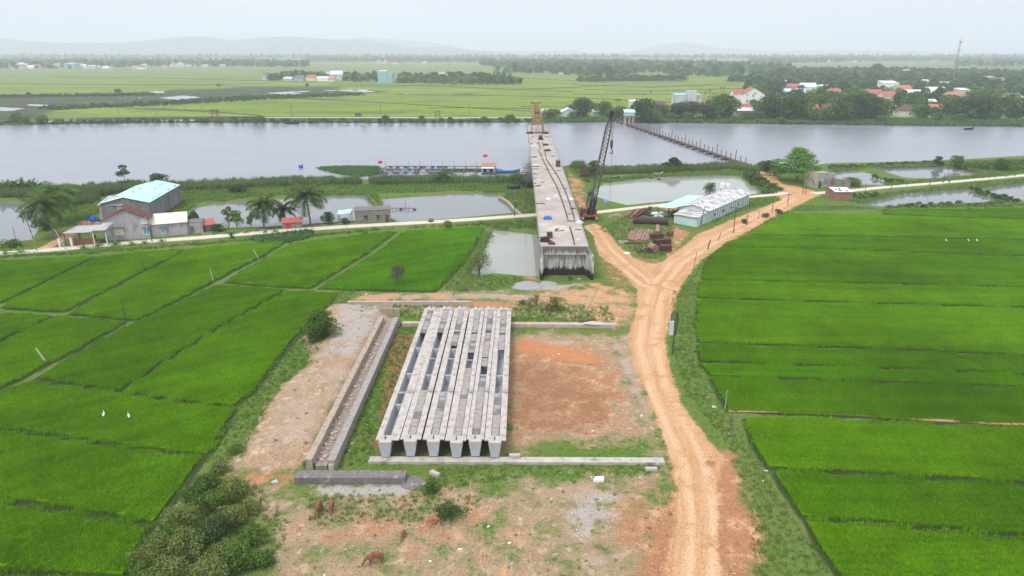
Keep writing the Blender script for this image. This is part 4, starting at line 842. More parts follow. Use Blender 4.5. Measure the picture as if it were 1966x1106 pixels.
# abutment with wing walls
mb = MB(); X0, X1, YA = A0.x - inv.x, A1.x - inv.x, A0.y - inv.y
mb.b2(X0 + .45, X1 - .45, YA + .35, YA + 1.2, -.3, ZN - .3); mb.b2(X0 + .45, X1 - .45, YA - .02, YA + .34, ZN - 1.35, ZN - .02); mb.b2(X0 + .45, X1 - .45, YA - .2, YA + .33, ZN - 1.6, ZN - 1.36)
mb.build('abutment_wall', M['stained'], br)
for k, (xa, xb, yo, zt) in enumerate(((X0 - .05, X0 + .45, -2.6, ZN), (X1 - .45, X1 + .05, -2.6, ZN))):
    mb = MB(); dx = 0 if k == 0 else .75
    mb.add([(xa, YA + 1.5, -.3), (xb, YA + 1.5, -.3), (xb, YA + 1.5, zt), (xa, YA + 1.5, zt), (xa, YA - .3, -.3), (xb, YA - .3, -.3), (xb, YA - .3, zt), (xa, YA - .3, zt),
            (xa + dx, YA + yo * .75, -.3), (xb + dx, YA + yo * .75, -.3), (xb + dx, YA + yo * .75, zt - 1.3), (xa + dx, YA + yo * .75, zt - 1.3), (xa + dx, YA + yo, -.3), (xb + dx, YA + yo, -.3), (xb + dx, YA + yo, zt - 3.2), (xa + dx, YA + yo, zt - 3.2)],
           [(0, 1, 2, 3), (0, 4, 5, 1), (1, 5, 6, 2), (3, 2, 6, 7), (0, 3, 7, 4), (4, 8, 9, 5), (5, 9, 10, 6), (7, 6, 10, 11), (4, 7, 11, 8), (8, 12, 13, 9), (9, 13, 14, 10), (11, 10, 14, 15), (8, 11, 15, 12), (12, 15, 14, 13)])
    mb.build('wing_wall', M['stained'], br)
# crane rails lying along the deck
def on_deck(px, py):      # photo spot -> s,u on the deck
    best = None
    for i in range(401):
        s = i / 400; a, b = deck(s, 0), deck(s, 1); v = a - Vector((0, 0, H)); dep = v.y * cp - v.z * sp; row = 553 + F * (-(v.z * cp + v.y * sp)) / dep
        if best is None or abs(row - py) < best[0]:
            wa = 983 + F * a.x / dep; vb = b - Vector((0, 0, H)); wb = 983 + F * b.x / (vb.y * cp - vb.z * sp); best = (abs(row - py), s, (px - wa) / (wb - wa))
    return best[1], best[2]
for lab, pts in (('left curved crane rail running down the bridge deck', [(1034, 288), (1043, 308), (1056, 335), (1070, 361), (1079, 385), (1087, 410), (1090, 421)]), ('right curved crane rail running down the bridge deck', [(1045, 289), (1050, 308), (1068, 334), (1083, 362), (1092, 385), (1100, 410), (1103, 422)]),
                 ('short rail lying near the abutment end of the deck', [(1094, 436), (1099, 452), (1103, 470)]), ('straight left rail in front of the yellow launcher', [(1034, 272), (1036, 280), (1038, 287)]), ('straight right rail in front of the yellow launcher', [(1041, 272), (1042, 277), (1044, 282)])):
    mb = MB(); q = [deck(*on_deck(*p), dz=.0) for p in pts]
    for i in range(len(q) - 1): mb.bar(q[i] + Vector((0, 0, .09)), q[i + 1] + Vector((0, 0, .09)), .2, .18)
    tag(mb.build('steel_rail', M['rust_dark']), lab, 'steel rail', 'crane rails on the deck')
rgd = random.Random(3)
def plank(px, py, L, rz, mat, lab, w_=.25, h_=.15, cat='timber'):
    p = deck(*on_deck(px, py)); b = MB(); b.box((0, 0, h_ / 2), (L, w_, h_)); b.box((.1 * L, w_ * .8, h_ * .4), (L * .7, w_ * .7, h_ * .7), .12); o = b.build('timber_beam', mat); o.location = p; o.rotation_euler = (0, 0, rz); return tag(o, lab, cat, 'timbers on the bridge deck')
for (px, py, L, rz, mt, la) in ((1026, 303, 1.6, -.1, 'timber', 'first dark timber at the left edge of the deck past the mid span'), (1029, 320, 2.2, .05, 'rust_dark', 'dark timber at the left deck edge, upper of a pair'), (1028, 325, 2.0, 0, 'rust_dark', 'dark timber at the left deck edge, lower of a pair'),
                           (1029, 335, 1.2, 0, 'timber', 'short dark timber just below the pair at the deck edge'), (1031, 357, 1.8, .3, 'timber', 'slanting dark timber left on the deck above the white sacks'), (1037, 391, 2.2, -.1, 'timber', 'dark timber left on the deck above the yellow board'),
                           (1086, 395, 1.1, .8, 'timber_pale', 'small pale plank between the rails'), (1084, 424, 1.3, -.9, 'timber_pale', 'pale plank leaning off the left rail near the blue tarp'), (1103, 425, 3.2, .02, 'timber', 'long beam across the right side near the white sheet'),
                           (1069, 441, 1.6, 1.1, 'rust_dark', 'dark bar lying above the rusty box'), (1075, 444, 2.0, .35, 'rust_pale', 'pale rusty bar beside the rusty box'), (1061, 300, 1.1, .1, 'timber', 'small timber right of the rails beyond the winch'),
                           (1023, 262, 1.3, .3, 'timber', 'timber at the left foot of the launcher'), (1112, 464, 1.9, 2.0, 'timber_pale', 'pale upright board at the near right deck corner'), (1094, 411, 1.0, .2, 'rust_pale', 'rusty short bar across the right rail'),
                           (1020, 275, 1.5, .2, 'rust_dark', 'dark clump at the left deck edge by the launcher'), (1049, 262, 1.6, .5, 'rust_dark', 'dark bar right of the launcher feet')):
    plank(px, py, L, rz, M[mt], la)
def lump(px, py, r_, mat, lab, cat, name='tarp', z=None, flat=.4, seed=0, deckp=True, group=None):
    bm = bmesh.new(); bmesh.ops.create_icosphere(bm, subdivisions=3, radius=1); rg = random.Random(seed + px)
    ph = [rg.uniform(0, 6) for _ in range(5)]
    for v in bm.verts:
        x, y, z_ = v.co; k = 1 + .22 * math.sin(4 * x + ph[0]) * math.cos(3 * y + ph[1]) + .16 * math.sin(7 * y + ph[2] + 5 * z_) + .1 * math.sin(11 * x + ph[3]); v.co = (x * r_ * k, y * r_ * k * .75, max(-.02, z_ * r_ * flat * k + .02))
    me = bpy.data.meshes.new(name); bm.to_mesh(me); bm.free(); me.materials.append(mat)
    o = link(name, me); o.location = deck(*on_deck(px, py)) if deckp else P(px, py); return tag(o, lab, cat, group)
lump(1051, 420, 1.0, M['blue_tarp'], 'crumpled blue tarpaulin near the left edge of the deck', 'tarpaulin', flat=.6, seed=1)
b = MB(); b.prism([(-1.1, -.4), (.9, -.5), (1.2, .4), (-.8, .5)], 0, .08); o = b.build('plywood_board', M['yellow_ply']); o.location = deck(*on_deck(1037, 412)); o.rotation_euler = (0, .1, .2); tag(o, 'yellow board at the left edge of the deck above the blue tarpaulin', 'board')
b = MB(); b.prism([(-.8, -.5), (.7, -.4), (.8, .5), (-.6, .6)], 0, .07); o = b.build('plywood_board', M['timber_pale']); o.location = deck(*on_deck(1043, 451)); tag(o, 'tan board beside the rusty box near the abutment', 'board')
lump(1053, 383, .62, M['white_paint'], 'left one of the white sacks lying in mid deck', 'sack', 'white_sack', flat=.6, seed=2, group='white sacks on the deck')
lump(1068, 377, .5, M['white_paint'], 'middle one of the white sacks lying in mid deck', 'sack', 'white_sack', flat=.6, seed=3, group='white sacks on the deck')
lump(1096, 383, .6, M['white_paint'], 'white sack lying right of the right rail', 'sack', 'white_sack', flat=.6, seed=4, group='white sacks on the deck')
lump(1112, 428, .8, M['white_roof'], 'crumpled white sheet at the right deck edge', 'plastic sheet', 'white_sheet', flat=.6, seed=5)
lump(1046, 463, 1.1, M['cloth_dark'], 'dark heap of tyres and cloth at the near left deck corner', 'scrap pile', 'scrap_pile', flat=.7, seed=6)
lump(1059, 469, .75, M['rust'], 'small rusty heap at the deck end', 'scrap pile', 'scrap_pile', flat=.7, seed=7)
lump(1048, 279, 1.0, M['rust_dark'], 'dark heap right of the winch on the deck', 'scrap pile', 'scrap_pile', flat=.6, seed=8)
lump(1025, 281, 1.3, M['white_roof'], 'white sheeting on the left of the far deck', 'plastic sheet', 'white_sheet', flat=.2, seed=9)
lump(1051, 290, 1.3, M['rust_dark'], 'dark clutter right of the rails half way to the launcher', 'scrap pile', 'scrap_pile', flat=.4, seed=10)
def crate(px, py, w_, d_, h_, mat, lab, cat='steel box', rz=0.1):
    p = deck(*on_deck(px, py)); t = T('steel_box', lab, cat, p, rz); b = MB(); b.b2(-w_ / 2, w_ / 2, -d_ / 2, d_ / 2, 0, h_)
    for s in (-1, 1): b.b2(s * w_ / 2 - .04, s * w_ / 2 + .04, -d_ / 2 - .03, -d_ / 2 + .05, 0, h_ + .05)
    b.build('shell', mat, t); MB().b2(-w_ / 2 - .05, w_ / 2 + .05, -d_ / 2 - .05, d_ / 2 + .05, h_, h_ + .07).build('lid', M['rust_dark'], t); return t
crate(1055, 457, .95, .9, 1.0, M['rust'], 'rusty steel box standing near the left end of the deck')
crate(1071, 320, 1.1, 1.3, 1.7, M['rust'], 'tall rusty box at the right edge in the middle of the deck')
# rebar sprouting sideways from the left edge
mb = MB()
for i in range(60):
    p = deck(.36 + .13 * rgd.random(), 0, -.2 - 1.6 * rgd.random()); L = rgd.uniform(1, 3.2); mb.bar(p, p + Vector((-L, rgd.uniform(-.8, .8), rgd.uniform(-1.2, .2))), .05)
mb.bar(deck(.35, 0, -.5), deck(.5, 0, -.5), .08); mb.bar(deck(.35, 0, -1.4), deck(.5, 0, -1.4), .08)
tag(mb.build('rebar_bundle', M['lattice_steel']), 'bundle of steel rods sticking out below the left deck edge', 'steel rods')

# girder launcher: portal legs, lattice box truss reaching out over the river
p0 = deck(.835, .42); t = T('girder_launcher', 'yellow brown steel girder launcher at the far end of the deck', 'launching gantry', p0, -math.atan2(B0.x - A0.x, B0.y - A0.y)); Y_ = M['crane_yellow']
for s in (-1, 1):
    mb = MB(); mb.bar((s * 2.4, 0, .5), (s * 2.0, 0, 6.8), .42); mb.bar((s * 2.2, 4.5, .5), (s * 2.0, 4.5, 6.8), .35); mb.bar((s * 2.35, 0, 1), (s * 2.0, 4.5, 5.5), .2); mb.bar((s * 2.35, 4.5, 1), (s * 2.0, 0, 5.5), .2); mb.build('leg', Y_, t)
    MB().b2(s * 3.1 - 1.3, s * 3.1 + 1.3, -.5, .5, .05, .75).build('foot_beam', M['rust_dark'], t)
MB().bar((-3.6, 0, .55), (3.6, 0, .55), .25).build('tie_beam', M['rust_dark'], t)
def lattice(mb, x0, x1, y0, y1, z0a, z1a, z0b, z1b, n_, r_, r2):
    def c(i, x, top): f = i / n_; return Vector((x, y0 + (y1 - y0) * f, (z1a + (z1b - z1a) * f) if top else (z0a + (z0b - z0a) * f)))
    for x in (x0, x1):
        for top in (0, 1): mb.bar(c(0, x, top), c(n_, x, top), r_)
        for i in range(n_): mb.bar(c(i, x, i % 2), c(i + 1, x, (i + 1) % 2), r2); mb.bar(c(i, x, 0), c(i, x, 1), r2)
        mb.bar(c(n_, x, 0), c(n_, x, 1), r2)
    for top in (0, 1):
        for i in range(n_ + 1):
            mb.bar(c(i, x0, top), c(i, x1, top), r2)
            if i < n_: mb.bar(c(i, x0, top), c(i + 1, x1, top), r2 * .8)
mb = MB(); lattice(mb, -1.5, 1.5, -.6, 34, 3.6, 6.6, 6.8, 9.2, 14, .32, .16); mb.build('truss', Y_, t)
mb = MB(); mb.b2(-1.2, 1.2, -.4, 6, 4.0, 5.2); mb.build('winch_floor', Y_, t)
mb = MB(); mb.b2(-1.9, 1.9, 33.2, 34.6, 9.2, 9.9); mb.b2(-2.1, -1.5, 32.8, 35, 9.9, 10.5); mb.b2(1.5, 2.1, 32.8, 35, 9.9, 10.5); mb.build('end_frame', Y_, t)
mb = MB(); mb.b2(-.9, .9, 7, 10, 7.2, 8.1); mb.b2(-1.6, 1.6, 8, 8.6, 7.0, 7.3); mb.build('trolley', M['rust'], t)
pw = deck(*on_deck(1038, 268)); t = T('winch', 'dark winch standing on the deck in front of the yellow launcher', 'winch', pw); b = MB(); b.b2(-.9, .9, -1.4, 1.2, .05, .5); b.build('frame', M['rust_dark'], t); MB().tube((-.7, -.3, 1), (.7, -.3, 1), .55, n=14).build('drum', M['black_steel'], t); MB().b2(-.7, .7, .3, 1.1, .5, 1.5).build('motor', M['rust_dark'], t)

# ---------------------------------------------------------------- crawler crane
pc = P(1131, 421); t = T('crawler_crane', 'orange crawler crane with a tall dark lattice boom beside the bridge', 'crane', pc, -.04)
for s in (-1, 1):
    tr_ = MB(); tr_.b2(s * 1.75 - .38, s * 1.75 + .38, -1.9, 3.2, .15, .8); tr_.tube((s * 1.75 - .38, -1.9, .48), (s * 1.75 + .38, -1.9, .48), .46, n=12); tr_.tube((s * 1.75 - .38, 3.2, .48), (s * 1.75 + .38, 3.2, .48), .46, n=12)
    for k in range(18): tr_.b2(s * 1.75 - .41, s * 1.75 + .41, -1.9 + k * .29, -1.78 + k * .29, .8, .86)
    tr_.build('crawler_track', M['rust_pale'], t)
MB().b2(-1.4, 1.4, -1.2, 2.4, .5, .95).build('undercarriage', M['rust_dark'], t)
mb = MB(); mb.b2(-1.7, 1.7, -1.6, 3.6, 1.0, 1.35); mb.build('turntable_deck', M['crane_orange'], t)
mb = MB(); mb.b2(.75, 1.8, -1.3, 3.6, 1.36, 2.9); mb.b2(-1.75, .74, .9, 3.6, 1.36, 2.9)
for k in range(5): mb.b2(.85, 1.7, -1.36, -1.3, 1.55 + k * .25, 1.65 + k * .25)
mb.build('engine_house', M['crane_orange'], t)
cb = MB(); cb.b2(-1.75, -.72, -1.65, .75, 1.36, 3.1); cb = cb.build('cab', M['crane_orange'], t); MB().b2(-1.65, -.82, -1.68, -1.655, 1.9, 2.95).build('windscreen', M['glass'], cb); MB().b2(-1.85, -.62, -1.75, .85, 3.1, 3.18).build('cab_roof', M['rust_pale'], cb)
MB().b2(-2.25, -1.85, -.9, 1.6, 1.5, 2.7).build('side_door', M['rust'], t)
TIP = P(1175, 213, 27.5); tip = Matrix.Rotation(.04, 3, 'Z') @ (TIP - pc); FOOT = Vector((.25, -.9, 1.5)); ax = (tip - FOOT).normalized(); LB = (tip - FOOT).length; bx = ax.cross(Vector((0, 1, 0))).normalized(); bx = Vector((1, 0, 0)) - ax * ax.x; bx.normalize(); by = ax.cross(bx)
mb = MB(); n_ = 26
def bw_(f): return .62 * min(1, .35 + f * 7, (1 - f) * 4.5 + .22)
cs = [[FOOT + ax * LB * i / n_ + bx * sx_ * bw_(i / n_) + by * sy_ * bw_(i / n_) * .9 for sx_, sy_ in ((-1, -1), (1, -1), (1, 1), (-1, 1))] for i in range(n_ + 1)]
for k in range(4):
    for i in range(n_):
        mb.bar(cs[i][k], cs[i + 1][k], .13); mb.bar(cs[i][k], cs[i + 1][(k + 1) % 4], .07)
        mb.bar(cs[i][k], cs[i][(k + 1) % 4], .07)
boom = mb.build('boom', M['lattice_steel'], t)
mb = MB(); mb.bar(FOOT + bx * -.5, FOOT + ax * 4.6 - bx * .5, .5, .8); mb.bar(FOOT + bx * .5, FOOT + ax * 4.6 + bx * .5, .5, .8); mb.build('boom_foot', M['black_steel'], t)
mb = MB(); mb.bar(tip - ax * 1.8, tip + ax * .1, .7, .5); mb.tube(tip - bx * .3 - by * .2, tip + bx * .3 - by * .2, .4, n=12); mb.build('boom_head', M['black_steel'], t)
mb = MB(); am = Vector((.2, 1.8, 6.3))
for s in (-1, 1): mb.bar((s * .8, .8, 1.4), am + Vector((s * .4, 0, 0)), .22); mb.bar((s * .8, 3.3, 1.4), am + Vector((s * .4, 0, 0)), .18)
mb.bar(am - Vector((.6, 0, 0)), am + Vector((.6, 0, 0)), .35); mb.build('mast_frame', M['black_steel'], t)
mb = MB(); mb.tube((.8, .4, 5.2), (1.5, .4, 5.2), .75, n=14); mb.tube((-.2, .2, 6.6), (.9, .2, 6.6), .6, n=14); mb.bar((-1, -1, 3.2), (.2, .2, 6.6), .12); mb.build('rope_drum', M['black_steel'], t)
mb = MB()
for s in (-.3, 0, .3): mb.bar(am + Vector((s, 0, 0)), tip + bx * s * .6 + by * .1, .04)
mb.build('pendant_ropes', M['black_steel'], t)
hd = tip + Vector((.1, -.4, 0)); hk = MB(); hk.bar(hd, hd - Vector((0, 0, 7)), .05); hk.bar(hd + Vector((.25, 0, 0)), hd - Vector((-.25, 0, 7)), .05); hk.build('hoist_rope', M['black_steel'], t)
hb = MB(); c_ = hd - Vector((-.1, 0, 8)); hb.b2(c_.x - .3, c_.x + .3, c_.y - .2, c_.y + .2, c_.z, c_.z + 1.6); hb = hb.build('hook_block', M['rust'], t)
MB().path([c_, c_ + Vector((0, 0, -.5)), c_ + Vector((.35, 0, -.8)), c_ + Vector((.3, 0, -1.3)), c_ + Vector((-.1, 0, -1.4)), c_ + Vector((-.35, 0, -1.05))], .11, 6).build('hook', M['black_steel'], hb)
ww = hd + Vector((.3, 0, -1)); MB().bar(ww, Vector((ww.x, ww.y, 8.0)), .05).build('whip_line', M['black_steel'], t)

# ---------------------------------------------------------------- scrap yard between the road forks
def px_obj(mb, name, mat, px, py, rz, lab, cat, group=None, z=0, rot=None):
    o = mb.build(name, mat); p = P(px, py); o.location = (p.x, p.y, z); o.rotation_euler = rot or (0, 0, rz); return tag(o, lab, cat, group)
pa, pb = P(1216, 430), P(1283, 433); mb = MB(); nn = 22; a3 = Vector((0, 0, 0)); L = (pb - pa).length
for i in range(nn):
    t0, t1 = 2 * math.pi * i / nn, 2 * math.pi * (i + 1) / nn; q = lambda r_, t_, x: (x, r_ * math.cos(t_), .8 + r_ * math.sin(t_))
    o_ = len(mb.v); mb.v += [q(.8, t0, 0), q(.8, t1, 0), q(.8, t1, L), q(.8, t0, L), q(.74, t0, 0), q(.74, t1, 0), q(.74, t1, L), q(.74, t0, L)]
    mb.f += [(o_, o_ + 1, o_ + 2, o_ + 3), (o_ + 7, o_ + 6, o_ + 5, o_ + 4), (o_, o_ + 4, o_ + 5, o_ + 1), (o_ + 3, o_ + 2, o_ + 6, o_ + 7)]; mb.m += [0] * 4
o = mb.build('steel_pipe', M['rust_dark']); o.location = (pa.x, pa.y + .4, 0); o.rotation_euler = (0, 0, math.atan2(pb.y - pa.y, pb.x - pa.x)); tag(o, 'big dark brown steel pipe lying in the grass', 'steel pipe')
for i, (a, b, mt, lab) in enumerate((((1207, 419), (1222, 403), 'rust', 'left dark sheet pile of the fan shaped stack'), ((1211, 419), (1228, 403), 'rust_pale', 'second pale sheet pile of the fan shaped stack'),
                                     ((1216, 419), (1240, 403), 'rust', 'third sheet pile of the fan shaped stack'), ((1221, 419), (1250, 401), 'rust', 'long rightmost sheet pile of the fan shaped stack'))):
    A, B = P(*a), P(*b); mb = MB(); z = .15 + .12 * i
    mb.bar((A.x, A.y, z), (B.x, B.y, z), .7, .08); s_ = Vector((B.x - A.x, B.y - A.y, 0)).normalized().cross(Vector((0, 0, 1))) * .33
    for q in (-1, 1): mb.bar((A.x + s_.x * q, A.y + s_.y * q, z + .12), (B.x + s_.x * q, B.y + s_.y * q, z + .12), .08, .25)
    tag(mb.build('sheet_pile', M[mt]), lab, 'sheet pile', 'sheet piles on the grass')
for i in range(7):
    A, B = P(1207 + i * 6.2, 461 + (i % 3)), P(1214 + i * 6.4, 442 - (i % 2) * 2); mb = MB(); mb.bar((A.x, A.y, .14), (B.x, B.y, .14), .62, .06); mb.bar((A.x - .28, A.y, .2), (B.x - .28, B.y, .2), .07, .16)
    tag(mb.build('steel_plank', M['rust_pale']), ORDW[i] + ' from the left of the rusty planks laid side by side before the pipe', 'steel plank', 'rusty planks laid side by side')
A, B = P(1262, 446), P(1263, 430); mb = MB(); mb.bar((A.x, A.y, .2), (B.x, B.y, .2), .9, .1); tag(mb.build('steel_plank', M['rust_pale']), 'single pale rusty plank standing apart right of the plank row', 'steel plank')
def scrapbox(px, py, w_, d_, h_, lab, mt='rust', rz=0.0, rail=True):
    t = T('steel_form', lab, 'steel formwork', P(px, py), rz, 'rusty steel formwork boxes'); b = MB(); b.b2(-w_ / 2, w_ / 2, -d_ / 2, d_ / 2, .05, h_ - .05); b.build('panel', M[mt], t)
    r_ = MB(); k = 5
    for i in range(k + 1):
        x = -w_ / 2 + w_ * i / k; r_.bar((x, -d_ / 2 - .04, 0), (x, -d_ / 2 - .04, h_), .09)
    for z in (.05, h_ / 2, h_): r_.bar((-w_ / 2, -d_ / 2 - .06, z), (w_ / 2, -d_ / 2 - .06, z), .1); r_.bar((-w_ / 2, d_ / 2, z), (w_ / 2, d_ / 2, z), .1)
    for s in (-1, 1): r_.bar((s * w_ / 2, -d_ / 2, h_), (s * w_ / 2, d_ / 2, h_), .1)
    r_.build('frame', M['rust_dark'] if mt != 'rust_dark' else M['rust'], t); return t
scrapbox(1260, 459, 2.8, 1.3, 1.2, 'dark rusty formwork box at the back left of the scrap heap', 'rust_dark', .1); scrapbox(1277, 468, 2.2, 1.2, 1.1, 'orange brown formwork box at the back right of the scrap heap', 'rust', .05)
scrapbox(1277, 482, 2.3, 1.5, 1.3, 'low rusty formwork box at the front right of the scrap heap', 'rust', -.05); scrapbox(1262, 471, 1.5, 1.2, 1.3, 'dark formwork box in the middle of the scrap heap', 'rust_dark', .5)
mb = MB(); mb.tube((0, 0, .55), (.9, 1.3, .65), .6, n=16); px_obj(mb, 'steel_drum', M['rust'], 1283, 455, 0, 'rusty drum lying behind the formwork boxes', 'drum')
mb = MB(); mb.tube((0, 0, .8), (-.8, 1.4, .8), .8, n=18); mb.prism([(-.7, -.3), (.5, -.5), (.9, .5), (-.4, .6)], .1, .16); px_obj(mb, 'steel_drum', M['rust_pale'], 1258, 484, 0, 'rusty ring with a tan plate at the front of the scrap heap', 'drum')
rgs = random.Random(9); mb = MB()
for i in range(42):
    a = rgs.uniform(0, 3.14); x, y = rgs.gauss(0, 1.1), rgs.gauss(0, .9); L = rgs.uniform(.6, 1.6); z = rgs.uniform(.2, 1.2); mb.bar((x, y, .05), (x + math.cos(a) * L, y + math.sin(a) * L, z), rgs.uniform(.06, .14))
px_obj(mb, 'scrap_pile', M['rust_dark'], 1242, 486, 0, 'tangle of bent rusty steel left of the formwork boxes', 'scrap pile')
mb = MB()
for i in range(16):
    x, y = rgs.uniform(-2.6, 2.6), rgs.gauss(0, .4); a = rgs.uniform(-.4, .4); mb.box((x, y, .12 + .1 * (i % 2)), (rgs.uniform(.8, 2), .25, .14), a)
px_obj(mb, 'scrap_pile', M['rust'], 1222, 468, 0, 'scattered rusty bars in front of the plank row', 'scrap pile')
mb = MB()
for i in range(10):
    mb.box((rgs.uniform(-1, 1), rgs.uniform(-1.4, 1.4), .15), (rgs.uniform(.3, .9), .4, .25), rgs.uniform(0, 3))
px_obj(mb, 'scrap_pile', M['concrete_warm'], 1197, 466, 0, 'small broken lumps at the left of the scrap yard', 'scrap pile')
lump(1250, 413, 1.9, M['rust_dark'], 'brown heap behind the big pipe', 'scrap pile', 'scrap_pile', deckp=False, flat=.45, seed=20); lump(1264, 414, 2.2, M['white_roof'], 'crumpled white sheeting behind the big pipe', 'plastic sheet', 'white_sheet', deckp=False, flat=.4, seed=21)
lump(1203, 488, .7, M['white_paint'], 'white sack at the lower left of the scrap yard', 'sack', 'white_sack', deckp=False, flat=.6, seed=22); lump(1103, 365, .6, M['white_paint'], 'left white sack on the earth bank behind the crane', 'sack', 'white_sack', deckp=False, flat=.6, seed=23)
lump(1212, 441, 1.1, M['rust_dark'], 'flat brown mound left of the plank row', 'scrap pile', 'scrap_pile', deckp=False, flat=.25, seed=24); lump(1163, 390, .8, M['blue_wall'], 'blue drum bundle on the bank right of the crane', 'drum', 'blue_bundle', deckp=False, flat=.9, seed=25)
# rusty sheet pile caisson on the bank
pc_ = P(1119, 340); t = T('sheet_pile_pit', 'rusty upright sheet piles on the river bank behind the crane', 'sheet piles', pc_)
for i in range(5): MB().b2(-1 + i * .52, -.55 + i * .52, -.1 + .12 * (i % 2), .12 + .12 * (i % 2), -.5, 4.2 - (i % 3) * .25).build('pile', M['rust_dark'] if i % 2 else M['rust'], t)
mb = MB(); mb.bar((1, -.6, 1.4), (4.5, -1.2, .9), .6, .5); mb.bar((-1, -.8, .6), (3, -1.5, 1.0), .5); mb.b2(-1.2, 1, -2.2, -1, 0, 1.3); mb.build('fallen_beam', M['rust_dark'], t)
# more loose timber, forms and cloth strewn along both deck edges
rk = random.Random(31)
for i in range(34):
    s = rk.uniform(.02, .8); u = rk.choice((rk.uniform(.02, .14), rk.uniform(.86, .97), rk.uniform(.05, .95))); p = deck(s, u); b = MB(); L = rk.uniform(.5, 1.7)
    b.box((0, 0, .07), (L, .16, .12)); b.box((.1, .2, .06), (L * .6, .14, .1), rk.uniform(-.5, .5)); o = b.build('timber_beam', M[rk.choice(('timber', 'rust_dark', 'timber_pale', 'rust'))]); o.location = p; o.rotation_euler = (0, 0, rk.uniform(-.5, .5) if rk.random() < .6 else rk.uniform(0, 3))
    tag(o, 'loose timber scrap lying on the bridge deck', 'timber', 'small timber scraps on the deck')
mb = MB(); rk2 = random.Random(5); qa, qb = P(612, 896), P(745, 622)
for i in range(90):
    q = qa.lerp(qb, rk2.random()); mb.box((q.x + rk2.uniform(-.45, .45), q.y, .38 + rk2.uniform(0, .06)), (rk2.uniform(.12, .5), rk2.uniform(.1, .35), rk2.uniform(.08, .2)), rk2.uniform(0, 3))
struct(mb.build('rubble', M['concrete_warm']), 'stuff', 'broken bits lying on the floor of the casting bed')

# ---------------------------------------------------------------- hills far behind
def ridge(name, prof, D, depth, label, seed):
    mb = MB(); rg = random.Random(seed); n_ = len(prof); k = F / 1.0; pts = []
    xs_ = np.linspace(prof[0][0], prof[-1][0], 130); yy = np.interp(xs_, [p[0] for p in prof], [p[1] for p in prof])
    rows = []
    for j, (f, hs) in enumerate(((-1, 0), (-.5, .55), (0, 1), (.5, .7), (1, 0))):
        row = []
        for i, x in enumerate(xs_):
            v = (yy[i] - 553) / F; sl = (sp + v * cp) / (cp - v * sp); Y = D; h_ = H - Y * sl; X = (x - 983) / F * (Y * cp + h_ * 0)
            h_ = max(0, h_) * hs * (1 + .12 * math.sin(i * .9 + j * 2) * (1 if hs not in (0, 1) else 0)); row.append((X, D + f * depth, h_ - (2 if hs == 0 else 0)))
        rows.append(row)
    for r_ in rows: mb.v += r_
    w_ = len(xs_)
    for j in range(4):
        for i in range(w_ - 1): mb.f.append((j * w_ + i, j * w_ + i + 1, (j + 1) * w_ + i + 1, (j + 1) * w_ + i)); mb.m.append(0)
    return struct(mb.build(name, M['hill'], smooth=True), label=label)
M['hill'] = simple('hill', (.05, .09, .04), (.08, .12, .05), .01, 1, 0, 0)
ridge('hills', [(-400, 78), (-100, 74), (0, 72), (60, 80), (150, 83), (250, 81), (350, 71), (400, 70), (450, 78), (500, 72), (560, 70), (640, 76), (700, 77), (740, 82), (780, 92), (860, 90), (900, 97), (1000, 103), (1200, 106)], 8200, 900, 'hazy hills beyond the left half of the plain', 1)
ridge('hills', [(300, 95), (600, 80), (700, 72), (760, 76), (850, 84), (900, 95), (950, 97), (1050, 98), (1100, 96), (1140, 103), (1200, 100), (1280, 84), (1320, 82), (1380, 92), (1500, 98), (1600, 96), (1900, 100), (2300, 98)], 11000, 900, 'faint farther range of hills', 2)

